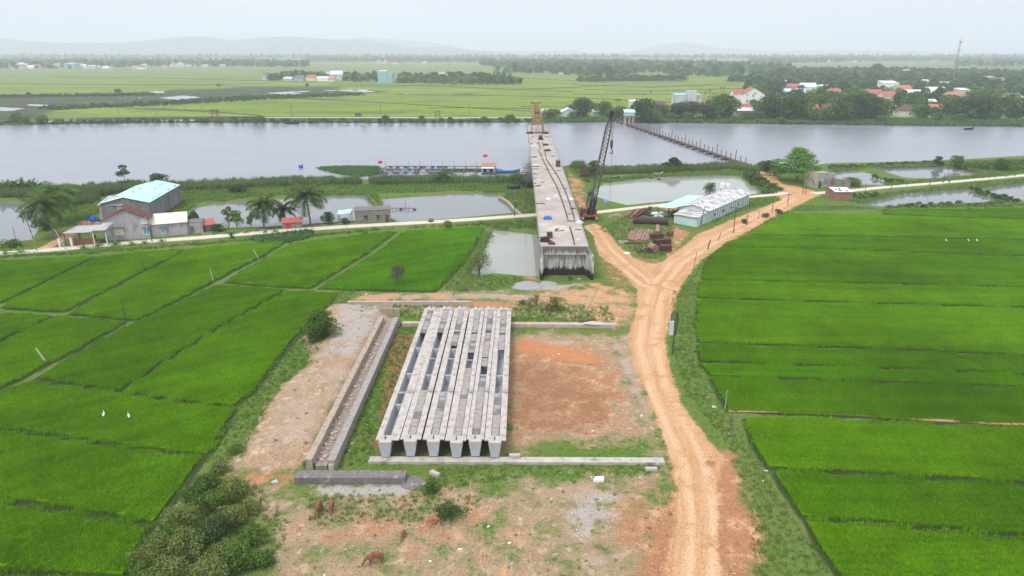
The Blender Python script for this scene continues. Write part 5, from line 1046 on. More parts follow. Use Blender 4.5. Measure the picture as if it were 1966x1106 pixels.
# ---------------------------------------------------------------- houses
ZV = lambda y: (0 - 0)
def gable(name, label, cat, pl, pr, depth, he, hr, wm, rm, ridge_along=True, wins=(), group=None, over=.35, door=None, hip=False, roofw=None, shed=False):
    """pl, pr: ground points of the front wall's left and right foot; depth away from the camera"""
    pl, pr = Vector(pl), Vector(pr); L = (pr - pl).length; rz = math.atan2(pr.y - pl.y, pr.x - pl.x); t = T(name, label, cat, (pl.x, pl.y, 0), rz, group)
    b = MB(); D = depth
    if shed: b.hexa([(0, 0, -.2), (L, 0, -.2), (L, D, -.2), (0, D, -.2)], [(0, 0, he), (L, 0, he), (L, D, hr), (0, D, hr)])
    elif ridge_along or hip: b.add([(0, 0, -.2), (L, 0, -.2), (L, D, -.2), (0, D, -.2), (0, 0, he), (L, 0, he), (L, D, he), (0, D, he), (0 if not hip else D / 2, D / 2, hr - .05), (L if not hip else L - D / 2, D / 2, hr - .05)],
                                   [(0, 1, 5, 4), (2, 3, 7, 6), (0, 4, 8, 7, 3), (1, 2, 6, 9, 5), (4, 5, 9, 8), (6, 7, 8, 9)])
    else: b.add([(0, 0, -.2), (L, 0, -.2), (L, D, -.2), (0, D, -.2), (0, 0, he), (L, 0, he), (L, D, he), (0, D, he), (L / 2, 0, hr - .05), (L / 2, D, hr - .05)], [(0, 1, 5, 8, 4), (3, 7, 9, 6, 2), (0, 4, 7, 3), (1, 2, 6, 5), (4, 8, 9, 7), (5, 6, 9, 8)])
    b.build('wall', M[wm], t); r_ = MB(); o_ = over; th = .1
    def slab(q):
        q = [Vector(a) for a in q]; r_.hexa([a + Vector((0, 0, .02)) for a in q], [a + Vector((0, 0, .02 + th)) for a in q])
    if shed: slab([(-o_, -o_, he), (L + o_, -o_, he), (L + o_, D + o_, hr), (-o_, D + o_, hr)])
    elif hip:
        s_ = (hr - he) / (D / 2) * o_; slab([(-o_, -o_, he - s_), (L + o_, -o_, he - s_), (L - D / 2, D / 2, hr), (D / 2, D / 2, hr)]); slab([(L + o_, D + o_, he - s_), (-o_, D + o_, he - s_), (D / 2, D / 2, hr), (L - D / 2, D / 2, hr)])
        r_.add([(-o_, -o_, he - s_ + .1), (-o_, D + o_, he - s_ + .1), (D / 2, D / 2, hr + .1)], [(0, 2, 1)]); r_.add([(L + o_, -o_, he - s_ + .1), (L + o_, D + o_, he - s_ + .1), (L - D / 2, D / 2, hr + .1)], [(0, 1, 2)])
    elif ridge_along:
        s_ = (hr - he) / (D / 2) * o_; slab([(-o_, -o_, he - s_), (L + o_, -o_, he - s_), (L + o_, D / 2, hr), (-o_, D / 2, hr)]); slab([(L + o_, D + o_, he - s_), (-o_, D + o_, he - s_), (-o_, D / 2 + .003, hr), (L + o_, D / 2 + .003, hr)])
    else:
        s_ = (hr - he) / (L / 2) * o_; slab([(-o_, -o_, he - s_), (L / 2, -o_, hr), (L / 2, D + o_, hr), (-o_, D + o_, he - s_)]); slab([(L / 2 + .003, -o_, hr), (L + o_, -o_, he - s_), (L + o_, D + o_, he - s_), (L / 2 + .003, D + o_, hr)])
    if rm: r_.build('roof', M[rm], t)
    for wn in wins:     # x centre, sill height, width, height, frame material
        x, z, w_, h_ = wn[:4]; f = MB(); fm = wn[4] if len(wn) > 4 else 'white_paint'
        for q in (-1, 0, 1): f.b2(x + q * w_ / 2 - .05, x + q * w_ / 2 + .05, -.06, -.004, z, z + h_)
        f.b2(x - w_ / 2 - .04, x + w_ / 2 + .04, -.07, -.005, z - .08, z - .001); f.b2(x - w_ / 2 - .04, x + w_ / 2 + .04, -.07, -.005, z + h_ + .001, z + h_ + .08); f = f.build('window', M[fm], t)
        MB().b2(x - w_ / 2 + .04, x + w_ / 2 - .04, -.03, -.003, z + .01, z + h_ - .01).build('pane', M[wn[5] if len(wn) > 5 else 'glass'], f)
        if len(wn) > 6: MB().b2(x - w_ / 2 - .25, x + w_ / 2 + .25, -.45, -.003, z + h_ + .15, z + h_ + .25).build('sunshade', M['concrete_dark'], f)
    if door: x, w_, h_, dm = door; MB().b2(x - w_ / 2, x + w_ / 2, -.05, -.003, 0, h_).build('door', M[dm], t)
    return t
# left farmstead
M['dark_wall'] = simple('dark_wall', (.23, .22, .215), (.16, .155, .15), 1.0, .9, .2, .15, dirt=(.1, .095, .09), dscale=.5, stretch=(1, 1, .4))
gable('grey_house', 'grey rendered house with its brown rimmed gable facing the lane', 'house', P(202, 463), P(291, 457), 4, 4.6, 6.9, 'grey_wall', 'brown_red_roof', False,
      [(3.05, 1.2, 1.8, 1.5, 'cream_wall', 'cream_wall', 1), (8.4, 3.4, 1.2, 1.3, 'white_paint', 'cream_wall', 1), (8.6, .9, 1.2, 1.4, 'white_paint', 'blue_door', 1)], over=.35)
g = gable('farm_shed', 'low farm shed with a cream and rust streaked roof', 'shed', P(293, 456), P(361, 450), 4.6, 2.9, 4.3, 'grey_wall', 'cream_roof', shed=True, wins=[(2.4, .8, 1.0, 1.1, 'white_paint', 'blue_door', 1)], over=.3)
g = gable('grey_annex', 'roofless grey annex at the right end of the farm shed', 'shed', P(361, 449), P(391, 447), 3.2, 2.5, 2.7, 'grey_wall', 'grey_roof', shed=True, over=.05, door=(1, .9, 1.8, 'concrete_dark'))
gable('brick_lean_to', 'tiny shed with a red sheet roof beside the grey annex', 'shed', P(395, 445), P(413, 443), 2.2, 1.5, 2.4, 'stone_wall', 'red_roof', shed=True, over=.3)
# cyan roofed barn
c0 = P(285, 388, 5.0); d_ = P(334, 353, 5.0) - c0; Lb = d_.length; d_.normalize(); lw = P(192, 390.5, 5.0) - c0; Wb = lw.length
pr_ = c0.xy.to_3d(); pl_ = (c0 + lw).xy.to_3d()
t = gable('cyan_barn', 'big barn with a pale cyan sheet roof behind the farmhouse', 'barn', pl_, pr_, Lb * .93, 4.9, 6.3, 'dark_wall', 'cyan_roof', False, over=.3)
rgb = random.Random(2); ang = math.atan2(pr_.y - pl_.y, pr_.x - pl_.x)
for i in range(22):
    f = rgb.choice((.03, .28, .5, .72, .97)) * Wb; y = rgb.uniform(.02, .9) * Lb; z = 4.9 + 1.4 * (1 - abs(f - Wb / 2) / (Wb / 2)); lo = Vector((f, y, z + .12))
    b = MB(); b.b2(-.22, .22, -.16, .16, 0, .2); o = b.build('roof_weight', M['teal_wall'], t); o.location = lo
gable('back_shed', 'small shed with a grey sheet roof behind the farmhouse', 'shed', P(196, 428), P(240, 428), 5, 4.4, 5.6, 'grey_wall', 'fibre_roof', shed=True, over=.3)
# side gallery of the barn, stone hut
gable('stone_hut', 'dark weathered stone hut with small square windows by the lane', 'hut', P(682, 429), P(751, 426), 4.6, 3.1, 3.6, 'stone_wall', 'grey_roof', True,
      [(2.6, .9, .6, .9, 'stone_wall', 'black_steel', 1), (5.6, .9, .6, .9, 'stone_wall', 'black_steel', 1)], over=.1, door=(7.8, .8, 1.9, 'brown_red_roof'))
t = T('lean_to', 'open lean-to with a pale cyan sheet roof beside the stone hut', 'lean-to', P(656, 428)); b = MB(); b.hexa([(-.9, -.4, 2.1), (2.4, -.2, 2.5), (2.3, 2.6, 2.9), (-1.3, 2.6, 2.5)], [(-.9, -.4, 2.18), (2.4, -.2, 2.58), (2.3, 2.6, 2.98), (-1.3, 2.6, 2.58)]); b.build('roof', M['cyan_roof'], t)
for x, y in ((-.7, -.2), (2.2, 0), (2.1, 2.4), (-1, 2.4)): MB().bar((x, y, -.1), (x, y, 2.3 if x < 0 and y < 1 else 2.5), .12).build('post', M['timber'], t)
gable('small_shrine_shed', 'little shed with a bright red roof and two red doors under the palms', 'shed', P(543, 441), P(580, 439), 2.2, 1.7, 2.5, 'stone_wall', 'red_roof', True, over=.2, door=(1.3, 1.2, 1.3, 'red_door'))
# carport
t = T('carport', 'open porch with a grey sheet roof beside the farmhouse, things stored in its shade', 'carport', P(124, 474), R(3)); b = MB(); b.hexa([(0, .2, 2.9), (6.2, .2, 3.1), (6.5, 5.2, 3.5), (.6, 5.2, 3.3)], [(0, .2, 3), (6.2, .2, 3.2), (6.5, 5.2, 3.6), (.6, 5.2, 3.4)]); b.build('roof', M['fibre_roof'], t)
b = MB(); b.hexa([(6.3, .2, 3.4), (9.2, .2, 3.5), (9.2, 4.2, 4.3), (6.9, 4.2, 4.2)], [(6.3, .2, 3.5), (9.2, .2, 3.6), (9.2, 4.2, 4.4), (6.9, 4.2, 4.3)]); b.build('front_roof', M['fibre_roof'], t)
for x, y in ((.2, .4), (3.2, .4), (6.3, .3), (9, .3), (.8, 5), (6.4, 5)): MB().bar((x, y, -.1), (x, y, 2.95 if y < 1 else 3.3), .14).build('post', M['white_paint'] if x in (6.3, 9) else M['timber'], t)
MB().b2(1.2, 5.9, 1.6, 1.8, -.1, 1.3).build('low_wall', M['brick_wall'], t)
for px, py, lab in ((116, 474, 'tall white gate pillar left of the porch'), (139, 472, 'short white gate pillar in front of the porch')):
    b = MB(); b.b2(-.2, .2, -.2, .2, -.1, 1.7); b.b2(-.26, .26, -.26, .26, 1.7, 1.82); o = b.build('gate_pillar', M['white_paint']); o.location = P(px, py); tag(o, lab, 'gate pillar')
lump(178, 424, 1.5, M['blue_tarp'], 'blue tarpaulin over a heap behind the porch', 'tarpaulin', deckp=False, flat=.8, seed=31); lump(163, 430, 1.6, M['soil'], 'orange sand heap behind the porch', 'sand heap', 'sand_heap', deckp=False, flat=.4, seed=32)
lump(372, 423, 1.3, M['leaf_dark'], 'dark green creeper mound on the annex wall', 'creeper', 'creeper_mound', deckp=False, flat=1.6, seed=33)
def scooter(px, py, rz, lab):
    t = T('motorbike', lab, 'motorbike', P(px, py), rz, 'parked motorbikes')
    for x in (-.6, .6):
        w_ = MB(); w_.tube((x, -.05, .3), (x, .05, .3), .3, n=12); w_.build('wheel', M['tyre'], t)
    b = MB(); b.bar((-.5, 0, .65), (.2, 0, .6), .28, .25); b.bar((.2, 0, .5), (.5, 0, .95), .2); b.bar((.5, 0, .95), (.62, 0, .3), .08); b.build('body', M['boat_blue'], t)
    MB().bar((-.65, 0, .82), (.05, 0, .8), .28, .1).build('seat', M['black_steel'], t); MB().bar((.45, -.32, 1.02), (.45, .32, 1.02), .05).build('handlebar', M['black_steel'], t)
scooter(168, 466, .3, 'first dark motorbike parked in the porch shade'); scooter(177, 465, 1.2, 'second dark motorbike parked in the porch shade'); scooter(1488, 372, .6, 'motorbike parked at the roadside by the junction'); scooter(665, 428, .2, 'motorbike under the lean-to of the stone hut')

# long shed with rusty white roof
Rr, Br = P(1357.5, 428.5), P(1437, 393); d_ = (Br - Rr); Ls = d_.length; d_.normalize(); nl_ = Vector((-d_.y, d_.x, 0)); Ws = 7.6; rz = math.atan2(d_.y, d_.x)
t = T('long_shed', 'long pale cyan shed with a white roof streaked with rust', 'shed', Rr, rz)     # local x runs along the shed, y to the left
b = MB(); b.add([(0, 0, -.2), (Ls, 0, -.2), (Ls, Ws, -.2), (0, Ws, -.2), (0, 0, 3.1), (Ls, 0, 3.1), (Ls, Ws, 3.1), (0, Ws, 3.1), (0, Ws / 2, 4.15), (Ls, Ws / 2, 4.15)], [(0, 1, 5, 4), (2, 3, 7, 6), (0, 4, 8, 7, 3), (1, 2, 6, 9, 5), (4, 5, 9, 8), (6, 7, 8, 9)]); b.build('wall', M['cyan_wall'], t)
for k, (y0, y1, z0, z1) in enumerate(((-.4, Ws / 2, 3.0, 4.22), (Ws / 2, Ws + .4, 4.22, 3.0))):
    b = MB(); b.hexa([(-.4, y0, z0), (Ls + .4, y0, z0), (Ls + .4, y1, z1), (-.4, y1, z1)], [(-.4, y0, z0 + .08), (Ls + .4, y0, z0 + .08), (Ls + .4, y1, z1 + .08), (-.4, y1, z1 + .08)]); b.build('roof', M['rusty_roof'], t)
for i in range(19): MB().b2(.2 + i * Ls / 19, .34 + i * Ls / 19, -.07, -.003, 0, 3.05).build('wall_post', M['rust_pale'] if i % 5 == 0 else M['concrete_dark'], t)
for x in (3.6, 9, 14, 19): f = MB().b2(x, x + 1.1, -.06, -.005, .9, 2.0).build('window', M['white_paint'], t); MB().b2(x + .12, x + .98, -.075, -.061, 1.0, 1.9).build('pane', M['glass'], f)
b = MB(); b.b2(-5.2, -.05, .3, 6.4, -.2, 2.2); b.build('annex_wall', M['cyan_wall'], t); b = MB(); b.hexa([(-5.5, .1, 2.25), (-.03, .1, 2.6), (-.03, 6.6, 2.6), (-5.5, 6.6, 2.25)], [(-5.5, .1, 2.33), (-.03, .1, 2.68), (-.03, 6.6, 2.68), (-5.5, 6.6, 2.33)]); b.build('annex_roof', M['rusty_roof'], t)
b = MB(); b.hexa([(-2.2, Ws + .35, 3.0), (16, Ws + .35, 3.2), (16, Ws + 5, 2.9), (-2.2, Ws + 5, 2.6)], [(-2.2, Ws + .35, 3.08), (16, Ws + .35, 3.28), (16, Ws + 5, 2.98), (-2.2, Ws + 5, 2.68)]); b.build('cyan_awning', M['cyan_roof'], t)
for x in (-2, 4, 10, 15.5): MB().bar((x, Ws + 4.8, -.1), (x, Ws + 4.8, 2.7), .14).build('awning_post', M['timber'], t)
mb = MB()
for i in range(9): mb.box((rgb.uniform(-1.6, 1.6), rgb.uniform(-1.2, 1.2), .4), (rgb.uniform(.4, 1), rgb.uniform(.4, .9), .8), rgb.uniform(0, 3))
px_obj(mb, 'stored_goods', M['concrete_dark'], 1302, 415, 0, 'dark stored goods under the cyan awning', 'stored goods')
t = T('water_tank', 'white water tank on a stand behind the long shed', 'water tank', P(1385, 378)); MB().tube((0, 0, 2.6), (0, 0, 4.0), .75, n=16).build('tank', M['white_paint'], t); MB().tube((1.6, 0, 2.6), (1.6, 0, 3.8), .6, n=16).build('tank', M['white_paint'], t)
for x in (-.6, .6, 1.4, 2.1): MB().bar((x, -.4, -.1), (x, -.4, 2.6), .15).build('stand_leg', M['concrete'], t)
# ruined house, brick sheds
t = gable('ruined_house', 'ruined roofless plaster house under the spreading tree', 'ruin', P(1567, 361), P(1601, 358), 5.5, 4.2, 4.0, 'ruin_wall', None, shed=True, wins=[(3.4, 1.6, 1.3, 1.2, 'concrete_dark', 'blue_door')], door=(1.2, .8, 2, 'black_steel'))
b = MB(); b.b2(0, 5.6, .1, .45, 4.2, 4.55); b.b2(.1, .5, .5, 5, 4.15, 4.45); b.b2(2.4, 4.6, 1.5, 4, 4.1, 4.35); b.build('broken_parapet', M['ruin_wall'], t)
t = T('broken_wall', 'broken grey walls standing open beside the ruined house', 'ruin', P(1603, 362)); b = MB(); b.b2(0, .4, 0, .4, -.1, 3.1); b.b2(.4, 2.4, .05, .3, 2.2, 2.9); b.b2(2.4, 4.6, 0, .35, -.1, 2.5); b.b2(0, .3, .4, 4, -.1, 2.8); b.b2(4.25, 4.6, .35, 4, -.1, 2.1); b.build('wall', M['stone_wall'], t)
gable('brick_shed', 'taller red brick shed with a dark brown roof near the ponds', 'brick shed', P(1583, 379), P(1601, 381), 4, 2.7, 3.0, 'brick', 'brown_roof', shed=True, over=.1)
t = gable('brick_shed', 'low red brick shed with white patched roofing weighed down by stones', 'brick shed', P(1602, 385), P(1634, 385), 4.2, 2.4, 2.9, 'brick', 'white_roof', shed=True, over=.25)
for i in range(6):
    b = MB(); b.box((0, 0, .1), (.6, .35, .18), rgb.uniform(0, 3)); o = b.build('roof_stone', M['concrete_dark'], t); x, y = rgb.uniform(.5, 4.3), rgb.uniform(.3, 3.6); o.location = (x, y, 2.53 + y * .12)

# ---------------------------------------------------------------- far bank and village
def hs(name, label, cat, xl, xr, yb, ye, yt, depth, wm, rm, **kw):
    pl, pr = P(xl, yb), P(xr, yb); return gable(name, label, cat, pl, pr, depth, hz(yb, ye), max(hz(yb, yt), hz(yb, ye) + .3), wm, rm, **kw)
VH = []
def vh(*a, **k): VH.append((a[3], a[4], a[5])); return hs(*a, **k)
vh('white_shed', 'white gabled shed with a pale roof at the far landing, right of the yellow launcher', 'shed', 1078, 1105, 224, 216, 209, 14, 'white_roof', 'white_roof', ridge_along=False)
vh('blue_hut', 'small hut with a white and blue roof just right of the yellow launcher', 'hut', 1040, 1052, 220, 214, 210, 5, 'blue_wall', 'white_roof')
vh('riverside_house', 'cyan hut half hidden behind bushes left of the crane tip', 'hut', 1137, 1150, 222, 215, 211, 6, 'teal_wall', 'cyan_roof')
t = vh('cream_house', 'flat roofed cream two storey house on the far bank', 'house', 1210, 1249, 212, 195, 194, 10, 'cream_wall', 'white_paint', shed=True, wins=[(2.2, 3, 1, 1.6), (10.5, 3, 1, 1.6)])
vh('dark_roof_house', 'old house with a dark brown hipped roof right of the cream house', 'house', 1254, 1284, 216, 203, 195, 9, 'stone_wall', 'brown_roof', hip=True)
t = vh('grey_block', 'tall windowless grey and white block with teal eaves on the far bank', 'building', 1296, 1345, 212, 183, 181, 14, 'concrete_light_w' if 0 else 'white_wash', 'teal_wall', shed=True, over=.1) if 'white_wash' in M else None
if t is None:
    M['white_wash'] = simple('white_wash', (.55, .56, .6), (.42, .43, .46), .3, .9, .1, 0, dirt=(.3, .29, .28), dscale=.2, stretch=(1, 1, .3)); t = vh('grey_block', 'tall windowless grey and white block with teal eaves on the far bank', 'building', 1296, 1345, 212, 183, 181, 14, 'white_wash', 'teal_wall', shed=True, over=.1)
k = mpp(212); MB().b2(21 * k, 38 * k, -1.5, 5, 0, hz(212, 174)).build('tower', M['white_wash'], t)
vh('red_roof_house', 'house with a plain red roof just right of the tall grey block', 'house', 1346, 1360, 212, 203, 193, 10, 'cream_wall', 'red_roof')
t = vh('white_villa', 'large white villa with red gabled roofs behind the trees', 'villa', 1424, 1466, 204, 181, 169, 12, 'white_paint', 'red_roof', wins=[(4, 3, 1.2, 1.5), (8, 3, 1.2, 1.5), (8, 7, 1.2, 1.5)], ridge_along=False)
vh('white_villa', 'left wing of the white villa under its own red roof', 'villa', 1407, 1423, 200, 181, 172, 10, 'white_paint', 'red_roof'); vh('teal_house', 'narrow teal gabled house with an orange roof edge near the shore', 'house', 1402, 1414, 217, 203, 194, 9, 'teal_wall', 'orange_roof', ridge_along=False)
vh('red_shed', 'low house with a red roof in front of the white villa', 'house', 1420, 1442, 218, 207, 200, 7, 'cream_wall', 'red_roof'); vh('tin_shed', 'white tin roofed shed at the foot of the red roofed house', 'shed', 1415, 1446, 221, 213, 207, 4, 'stone_wall', 'white_roof', shed=True)
vh('blue_house', 'blue walled house with a red roof in the middle of the trees', 'house', 1512, 1534, 180, 168, 161, 10, 'blue_wall', 'red_roof'); vh('white_annex', 'white flat shed attached right of the blue walled house', 'shed', 1535, 1546, 180, 166, 163, 8, 'white_roof', 'white_roof', shed=True)
vh('red_roof_house', 'house with a bright red hipped roof deep among the village trees', 'house', 1593, 1615, 190, 178, 171, 12, 'cream_wall', 'red_roof'); vh('orange_roof_house', 'small orange roof low among trees at the shore', 'house', 1557, 1571, 219, 209, 201, 8, 'brick_wall', 'orange_roof')
vh('brown_roof_house', 'long brown tiled roof low among trees near the shore', 'house', 1581, 1606, 220, 209, 201, 9, 'stone_wall', 'brown_roof'); vh('white_block', 'white two storey building with a pale blue front', 'building', 1694, 1723, 181, 160, 156, 13, 'white_paint', 'white_roof', shed=True, wins=[(3, 5, 1.4, 1.5), (7, 5, 1.4, 1.5), (12, 5, 1.4, 1.5)])
vh('orange_roof_house', 'long salmon orange roof right of the white two storey building', 'house', 1722, 1749, 183, 171, 164, 12, 'cream_wall', 'orange_roof'); vh('cream_gable_house', 'cream gabled house with a red roof near the right shore', 'house', 1698, 1719, 217, 202, 191, 12, 'cream_wall', 'red_roof', ridge_along=False)
vh('brown_roof_house', 'cream house with a dark brown hipped roof and one black window', 'house', 1727, 1757, 224, 212, 202, 9, 'cream_wall', 'brown_roof', hip=True, wins=[(6.5, 1, 1.2, 1.4)]); vh('white_roof_house', 'house with a white sheet roof above the orange tiles', 'house', 1780, 1797, 206, 195, 191, 8, 'brick_wall', 'white_roof')
vh('orange_roof_house', 'house with ragged orange tiles near the leaning palms', 'house', 1787, 1812, 219, 209, 201, 9, 'brick_wall', 'orange_roof'); vh('pale_house', 'pale pink flat roofed house right of the antenna mast', 'house', 1840, 1860, 190, 173, 170, 10, 'cream_wall', 'white_roof', shed=True)
vh('tin_shed', 'white tin shed at the right edge beyond the palms', 'shed', 1930, 1950, 201, 190, 186, 10, 'white_wash', 'white_roof'); vh('tin_shed', 'grey tin shed touching the right border of the photo', 'shed', 1952, 1974, 200, 190, 185, 10, 'white_wash', 'fibre_roof')
vh('white_roof_house', 'white roof glimpsed behind the red hipped roof', 'house', 1570, 1590, 175, 167, 163, 8, 'cream_wall', 'white_roof'); vh('white_roof_house', 'small white roof among trees left of the antenna mast', 'house', 1772, 1782, 164, 156, 153, 8, 'cream_wall', 'white_roof')
vh('white_roof_house', 'pair of white sheds at the foot of the antenna mast', 'house', 1806, 1822, 170, 161, 157, 8, 'cream_wall', 'white_roof'); vh('white_roof_house', 'white roof in the dark wood left of the villa', 'house', 1500, 1510, 162, 156, 154, 8, 'cream_wall', 'white_roof')
# pump house on tall legs at the far end of the footbridge
t = T('pump_house', 'pale cyan hut on tall concrete legs at the far end of the footbridge', 'pump house', P(1199, 240)); k = mpp(240); w_ = 18 * k; zt = hz(240, 223); zr_ = hz(240, 213)
for x in (.4, w_ * .5, w_ - .4):
    for y in (0, 4): MB().b2(x - .3, x + .3, y - .3, y + .3, -2, zt).build('leg', M['concrete_pale'], t)
MB().b2(-.3, w_ + .3, -.8, 4.8, zt, zt + .5).build('floor_slab', M['concrete_pale'], t); MB().b2(0, w_, -.5, 4.5, zt + .5, zr_ - .6).build('wall', M['cyan_wall'], t); MB().hexa([(-.5, -1, zr_ - .9), (w_ + .5, -1, zr_ - .9), (w_ + .5, 5, zr_ + .3), (-.5, 5, zr_ + .3)], [(-.5, -1, zr_ - .7), (w_ + .5, -1, zr_ - .7), (w_ + .5, 5, zr_ + .5), (-.5, 5, zr_ + .5)]).build('roof', M['cyan_roof'], t)
# antenna mast
pm = P(1828, 160); t = T('antenna_mast', 'tall thin lattice antenna mast rising from the village trees', 'antenna mast', pm); hm = hz(160, 78); mb = MB(); n_ = 24
for s in ((-.7, -.4), (.7, -.4), (0, .8)): mb.bar((s[0], s[1], 0), (s[0] * .6, s[1] * .6, hm), .28)
for i in range(n_):
    f0, f1 = hm * i / n_, hm * (i + 1) / n_; mb.bar((-.7, -.4, f0), (.7, -.4, f1), .14); mb.bar((.7, -.4, f0), (0, .8, f1), .14)
mb.build('lattice', M['concrete'], t)
for i in range(6):
    a = i * 1.05; z = hm * (.97 if i < 3 else .78); b = MB(); b.box((math.cos(a) * 1.6, math.sin(a) * 1.6, z), (.7, .4, 3.2)); b.bar((0, 0, z), (math.cos(a) * 1.6, math.sin(a) * 1.6, z), .2); b.build('antenna_panel', M['white_wash'], t)
MB().bar((0, 0, hm), (0, 0, hm + 4), .18).build('spike', M['concrete'], t)

# middle hamlet left, teal block, far villages
def far_house(i, x, y, w_, h_, wm, rm, label, yb=None, **kw): hs('village_house', label, 'house', x - w_ / 2, x + w_ / 2, y, y - h_ * .6, y - h_, kw.pop('depth', 12), wm, rm, group='houses of the far villages', **kw)
HM = [(509, 154, 9, 16, 'white_wash', 'grey_roof', 'narrow grey tower house standing alone at the left of the middle hamlet'), (552, 155, 17, 7, 'white_wash', 'white_roof', 'long grey shed in the middle hamlet'), (574, 155, 16, 10, 'grey_wall', 'grey_roof', 'grey house in the middle hamlet'),
      (597, 155, 18, 11, 'cream_wall', 'red_roof', 'house with a faded red roof in the middle hamlet'), (620, 156, 22, 9, 'white_paint', 'white_roof', 'white roofed shed in the front row of the middle hamlet'), (632, 148, 12, 10, 'white_wash', 'fibre_roof', 'tall grey house behind the middle hamlet'),
      (646, 153, 24, 17, 'white_wash', 'white_roof', 'tallest pale house of the middle hamlet'), (636, 157, 12, 8, 'cream_wall', 'orange_roof', 'small orange roof in the middle hamlet'), (661, 154, 9, 9, 'white_paint', 'white_roof', 'white house at the right end of the middle hamlet'),
      (758, 155, 8, 8, 'cream_wall', 'red_roof', 'red roofed annex right of the teal block'), (851, 153, 16, 13, 'white_paint', 'white_roof', 'white villa among palms right of the teal block'), (864, 151, 10, 10, 'white_paint', 'grey_roof', 'grey roofed part of the white villa among palms'),
      (881, 153, 8, 8, 'white_paint', 'white_roof', 'small white house right of the white villa among palms'), (688, 150, 8, 5, 'cream_wall', 'orange_roof', 'orange roof left of the teal block'), (898, 150, 8, 5, 'white_paint', 'white_roof', 'white roof deep in the palms'), (1076, 143, 14, 3, 'white_paint', 'white_roof', 'white roof before the wide dark wood')]
for i, h_ in enumerate(HM): far_house(i, *h_)
t = hs('teal_block', 'plain teal two part block standing at the edge of the fields', 'building', 726, 742, 159, 137, 136, 22, 'teal_wall', 'white_roof', shed=True, over=.2); MB().b2(mpp(159) * 16 + .05, mpp(159) * 27.5, .5, 20, 0, hz(159, 140)).build('right_wing', M['teal_wall'], t)
rgv = random.Random(77); CW = (('white_paint', 'white_roof', 'white'), ('cream_wall', 'red_roof', 'red roofed'), ('white_wash', 'fibre_roof', 'grey'), ('cream_wall', 'orange_roof', 'orange roofed'), ('white_paint', 'grey_roof', 'white walled'))
BAND = [((0, 330), (128, 133), 24, 'in the far village at the left'), ((330, 480), (124, 131), 9, 'in the far village below the second hill'), ((20, 600), (115, 122), 16, 'on the hazy left horizon'), ((700, 1100), (112, 124), 20, 'in the hazy village behind the middle fields'),
        ((1100, 1420), (112, 132), 26, 'in the hazy woods behind the tall grey block'), ((1440, 1830), (111, 120), 30, 'in the hazy village at the right horizon'), ((1840, 1966), (119, 127), 9, 'in the far grove right of the antenna mast'), ((1450, 1966), (138, 200), 15, 'in the dark wood of the right bank')]
for (xa, xb), (ya, yb), n_, wh in BAND:
    cnt = {}
    for x in sorted(rgv.uniform(xa, xb) for _ in range(n_)):
        y = rgv.uniform(ya, yb); c_ = rgv.choice(CW); m_ = mpp(y); w_ = rgv.uniform(9, 20) / m_; h_ = rgv.uniform(5, 11) / m_; k_ = cnt[c_[2]] = cnt.get(c_[2], -1) + 1; VH.append((x - w_ / 2, x + w_ / 2, y)); far_house(0, x, y, w_, max(h_, 2.2), c_[0], c_[1], '%s %s house from the left %s' % (ORDW[k_], c_[2], wh))
hs('teal_block', 'teal block in the far village at the left edge of the fields', 'building', 124, 144, 132, 122, 121, 25, 'teal_wall', 'white_roof', shed=True); hs('white_villa', 'white gabled house in the far village left of the teal block', 'villa', 28, 44, 132, 125, 120, 20, 'white_paint', 'white_roof', ridge_along=False)

# ---------------------------------------------------------------- trees
def blk(name, h_, r_, mat, seed, n_, size, **k): return make_tree(name, '', 'tree', h_, r_, M[mat], seed, n_, size, **k)
# woods as scattered crowns: one source crown per kind
def wood_src(nm, seed, mat, h_, r_, n_=170, size=1.7): return bpy.data.objects.new(nm, crown_mesh(nm, rand_blobs(seed, r_, h_, 9, .1, .8, .5), n_, size, M[mat], seed, inner=.1))
WS = [wood_src('wood_e', 5, 'leaf_bright', 10, 5), wood_src('wood_a', 1, 'leaf_dark', 9, 5), wood_src('wood_b', 2, 'leaf_mid', 11, 5.5), wood_src('wood_c', 3, 'leaf_dark', 13, 4.5), wood_src('wood_d', 4, 'leaf_mid', 8, 6)]
def clear_of_houses(X, Y, front=30, side=4):
    k = np.ones(len(X), bool)
    for xl, xr, yb in VH:
        p = P((xl + xr) / 2, yb); hw = (xr - xl) / 2 * mpp(yb) + side; sc_ = X * p.y / Y; k &= ~((np.abs(sc_ - p.x) < hw) & (Y > p.y - front) & (Y < p.y + 14))
    return k
def wood(label, polys, spc, sc, seed, clear=False):
    al = []
    for j, q in enumerate(polys):
        X, Y = fill(PP(q), spc, seed + j)
        if clear: kk = clear_of_houses(X, Y); X, Y = X[kk], Y[kk]
        al.append(np.stack([X, Y, np.full(len(X), -.3)], 1))
    return struct(scatter('woodland', np.concatenate(al), WS, sc, seed), 'stuff', label)
wood('dark wood beyond the middle fields', [[(940, 141), (1040, 142), (1180, 152), (1215, 148), (1225, 141), (1265, 140), (1300, 148), (1430, 149), (1440, 128), (1200, 120), (930, 118), (920, 126), (1000, 134)]], 22, (.9, 1.5), 201)
wood('tree belt of the far villages at the left', [[(-200, 134), (200, 132), (340, 128), (480, 127), (590, 129), (596, 121), (300, 117), (-200, 116)], [(590, 119), (940, 121), (940, 114), (590, 113)], [(400, 129), (595, 130), (590, 126), (400, 124)]], 34, (.8, 1.5), 205)
wood('hazy tree belt along the horizon', [[(-400, 114), (2400, 114), (2400, 109.5), (-400, 109.5)]], 75, (1.2, 2.4), 210)
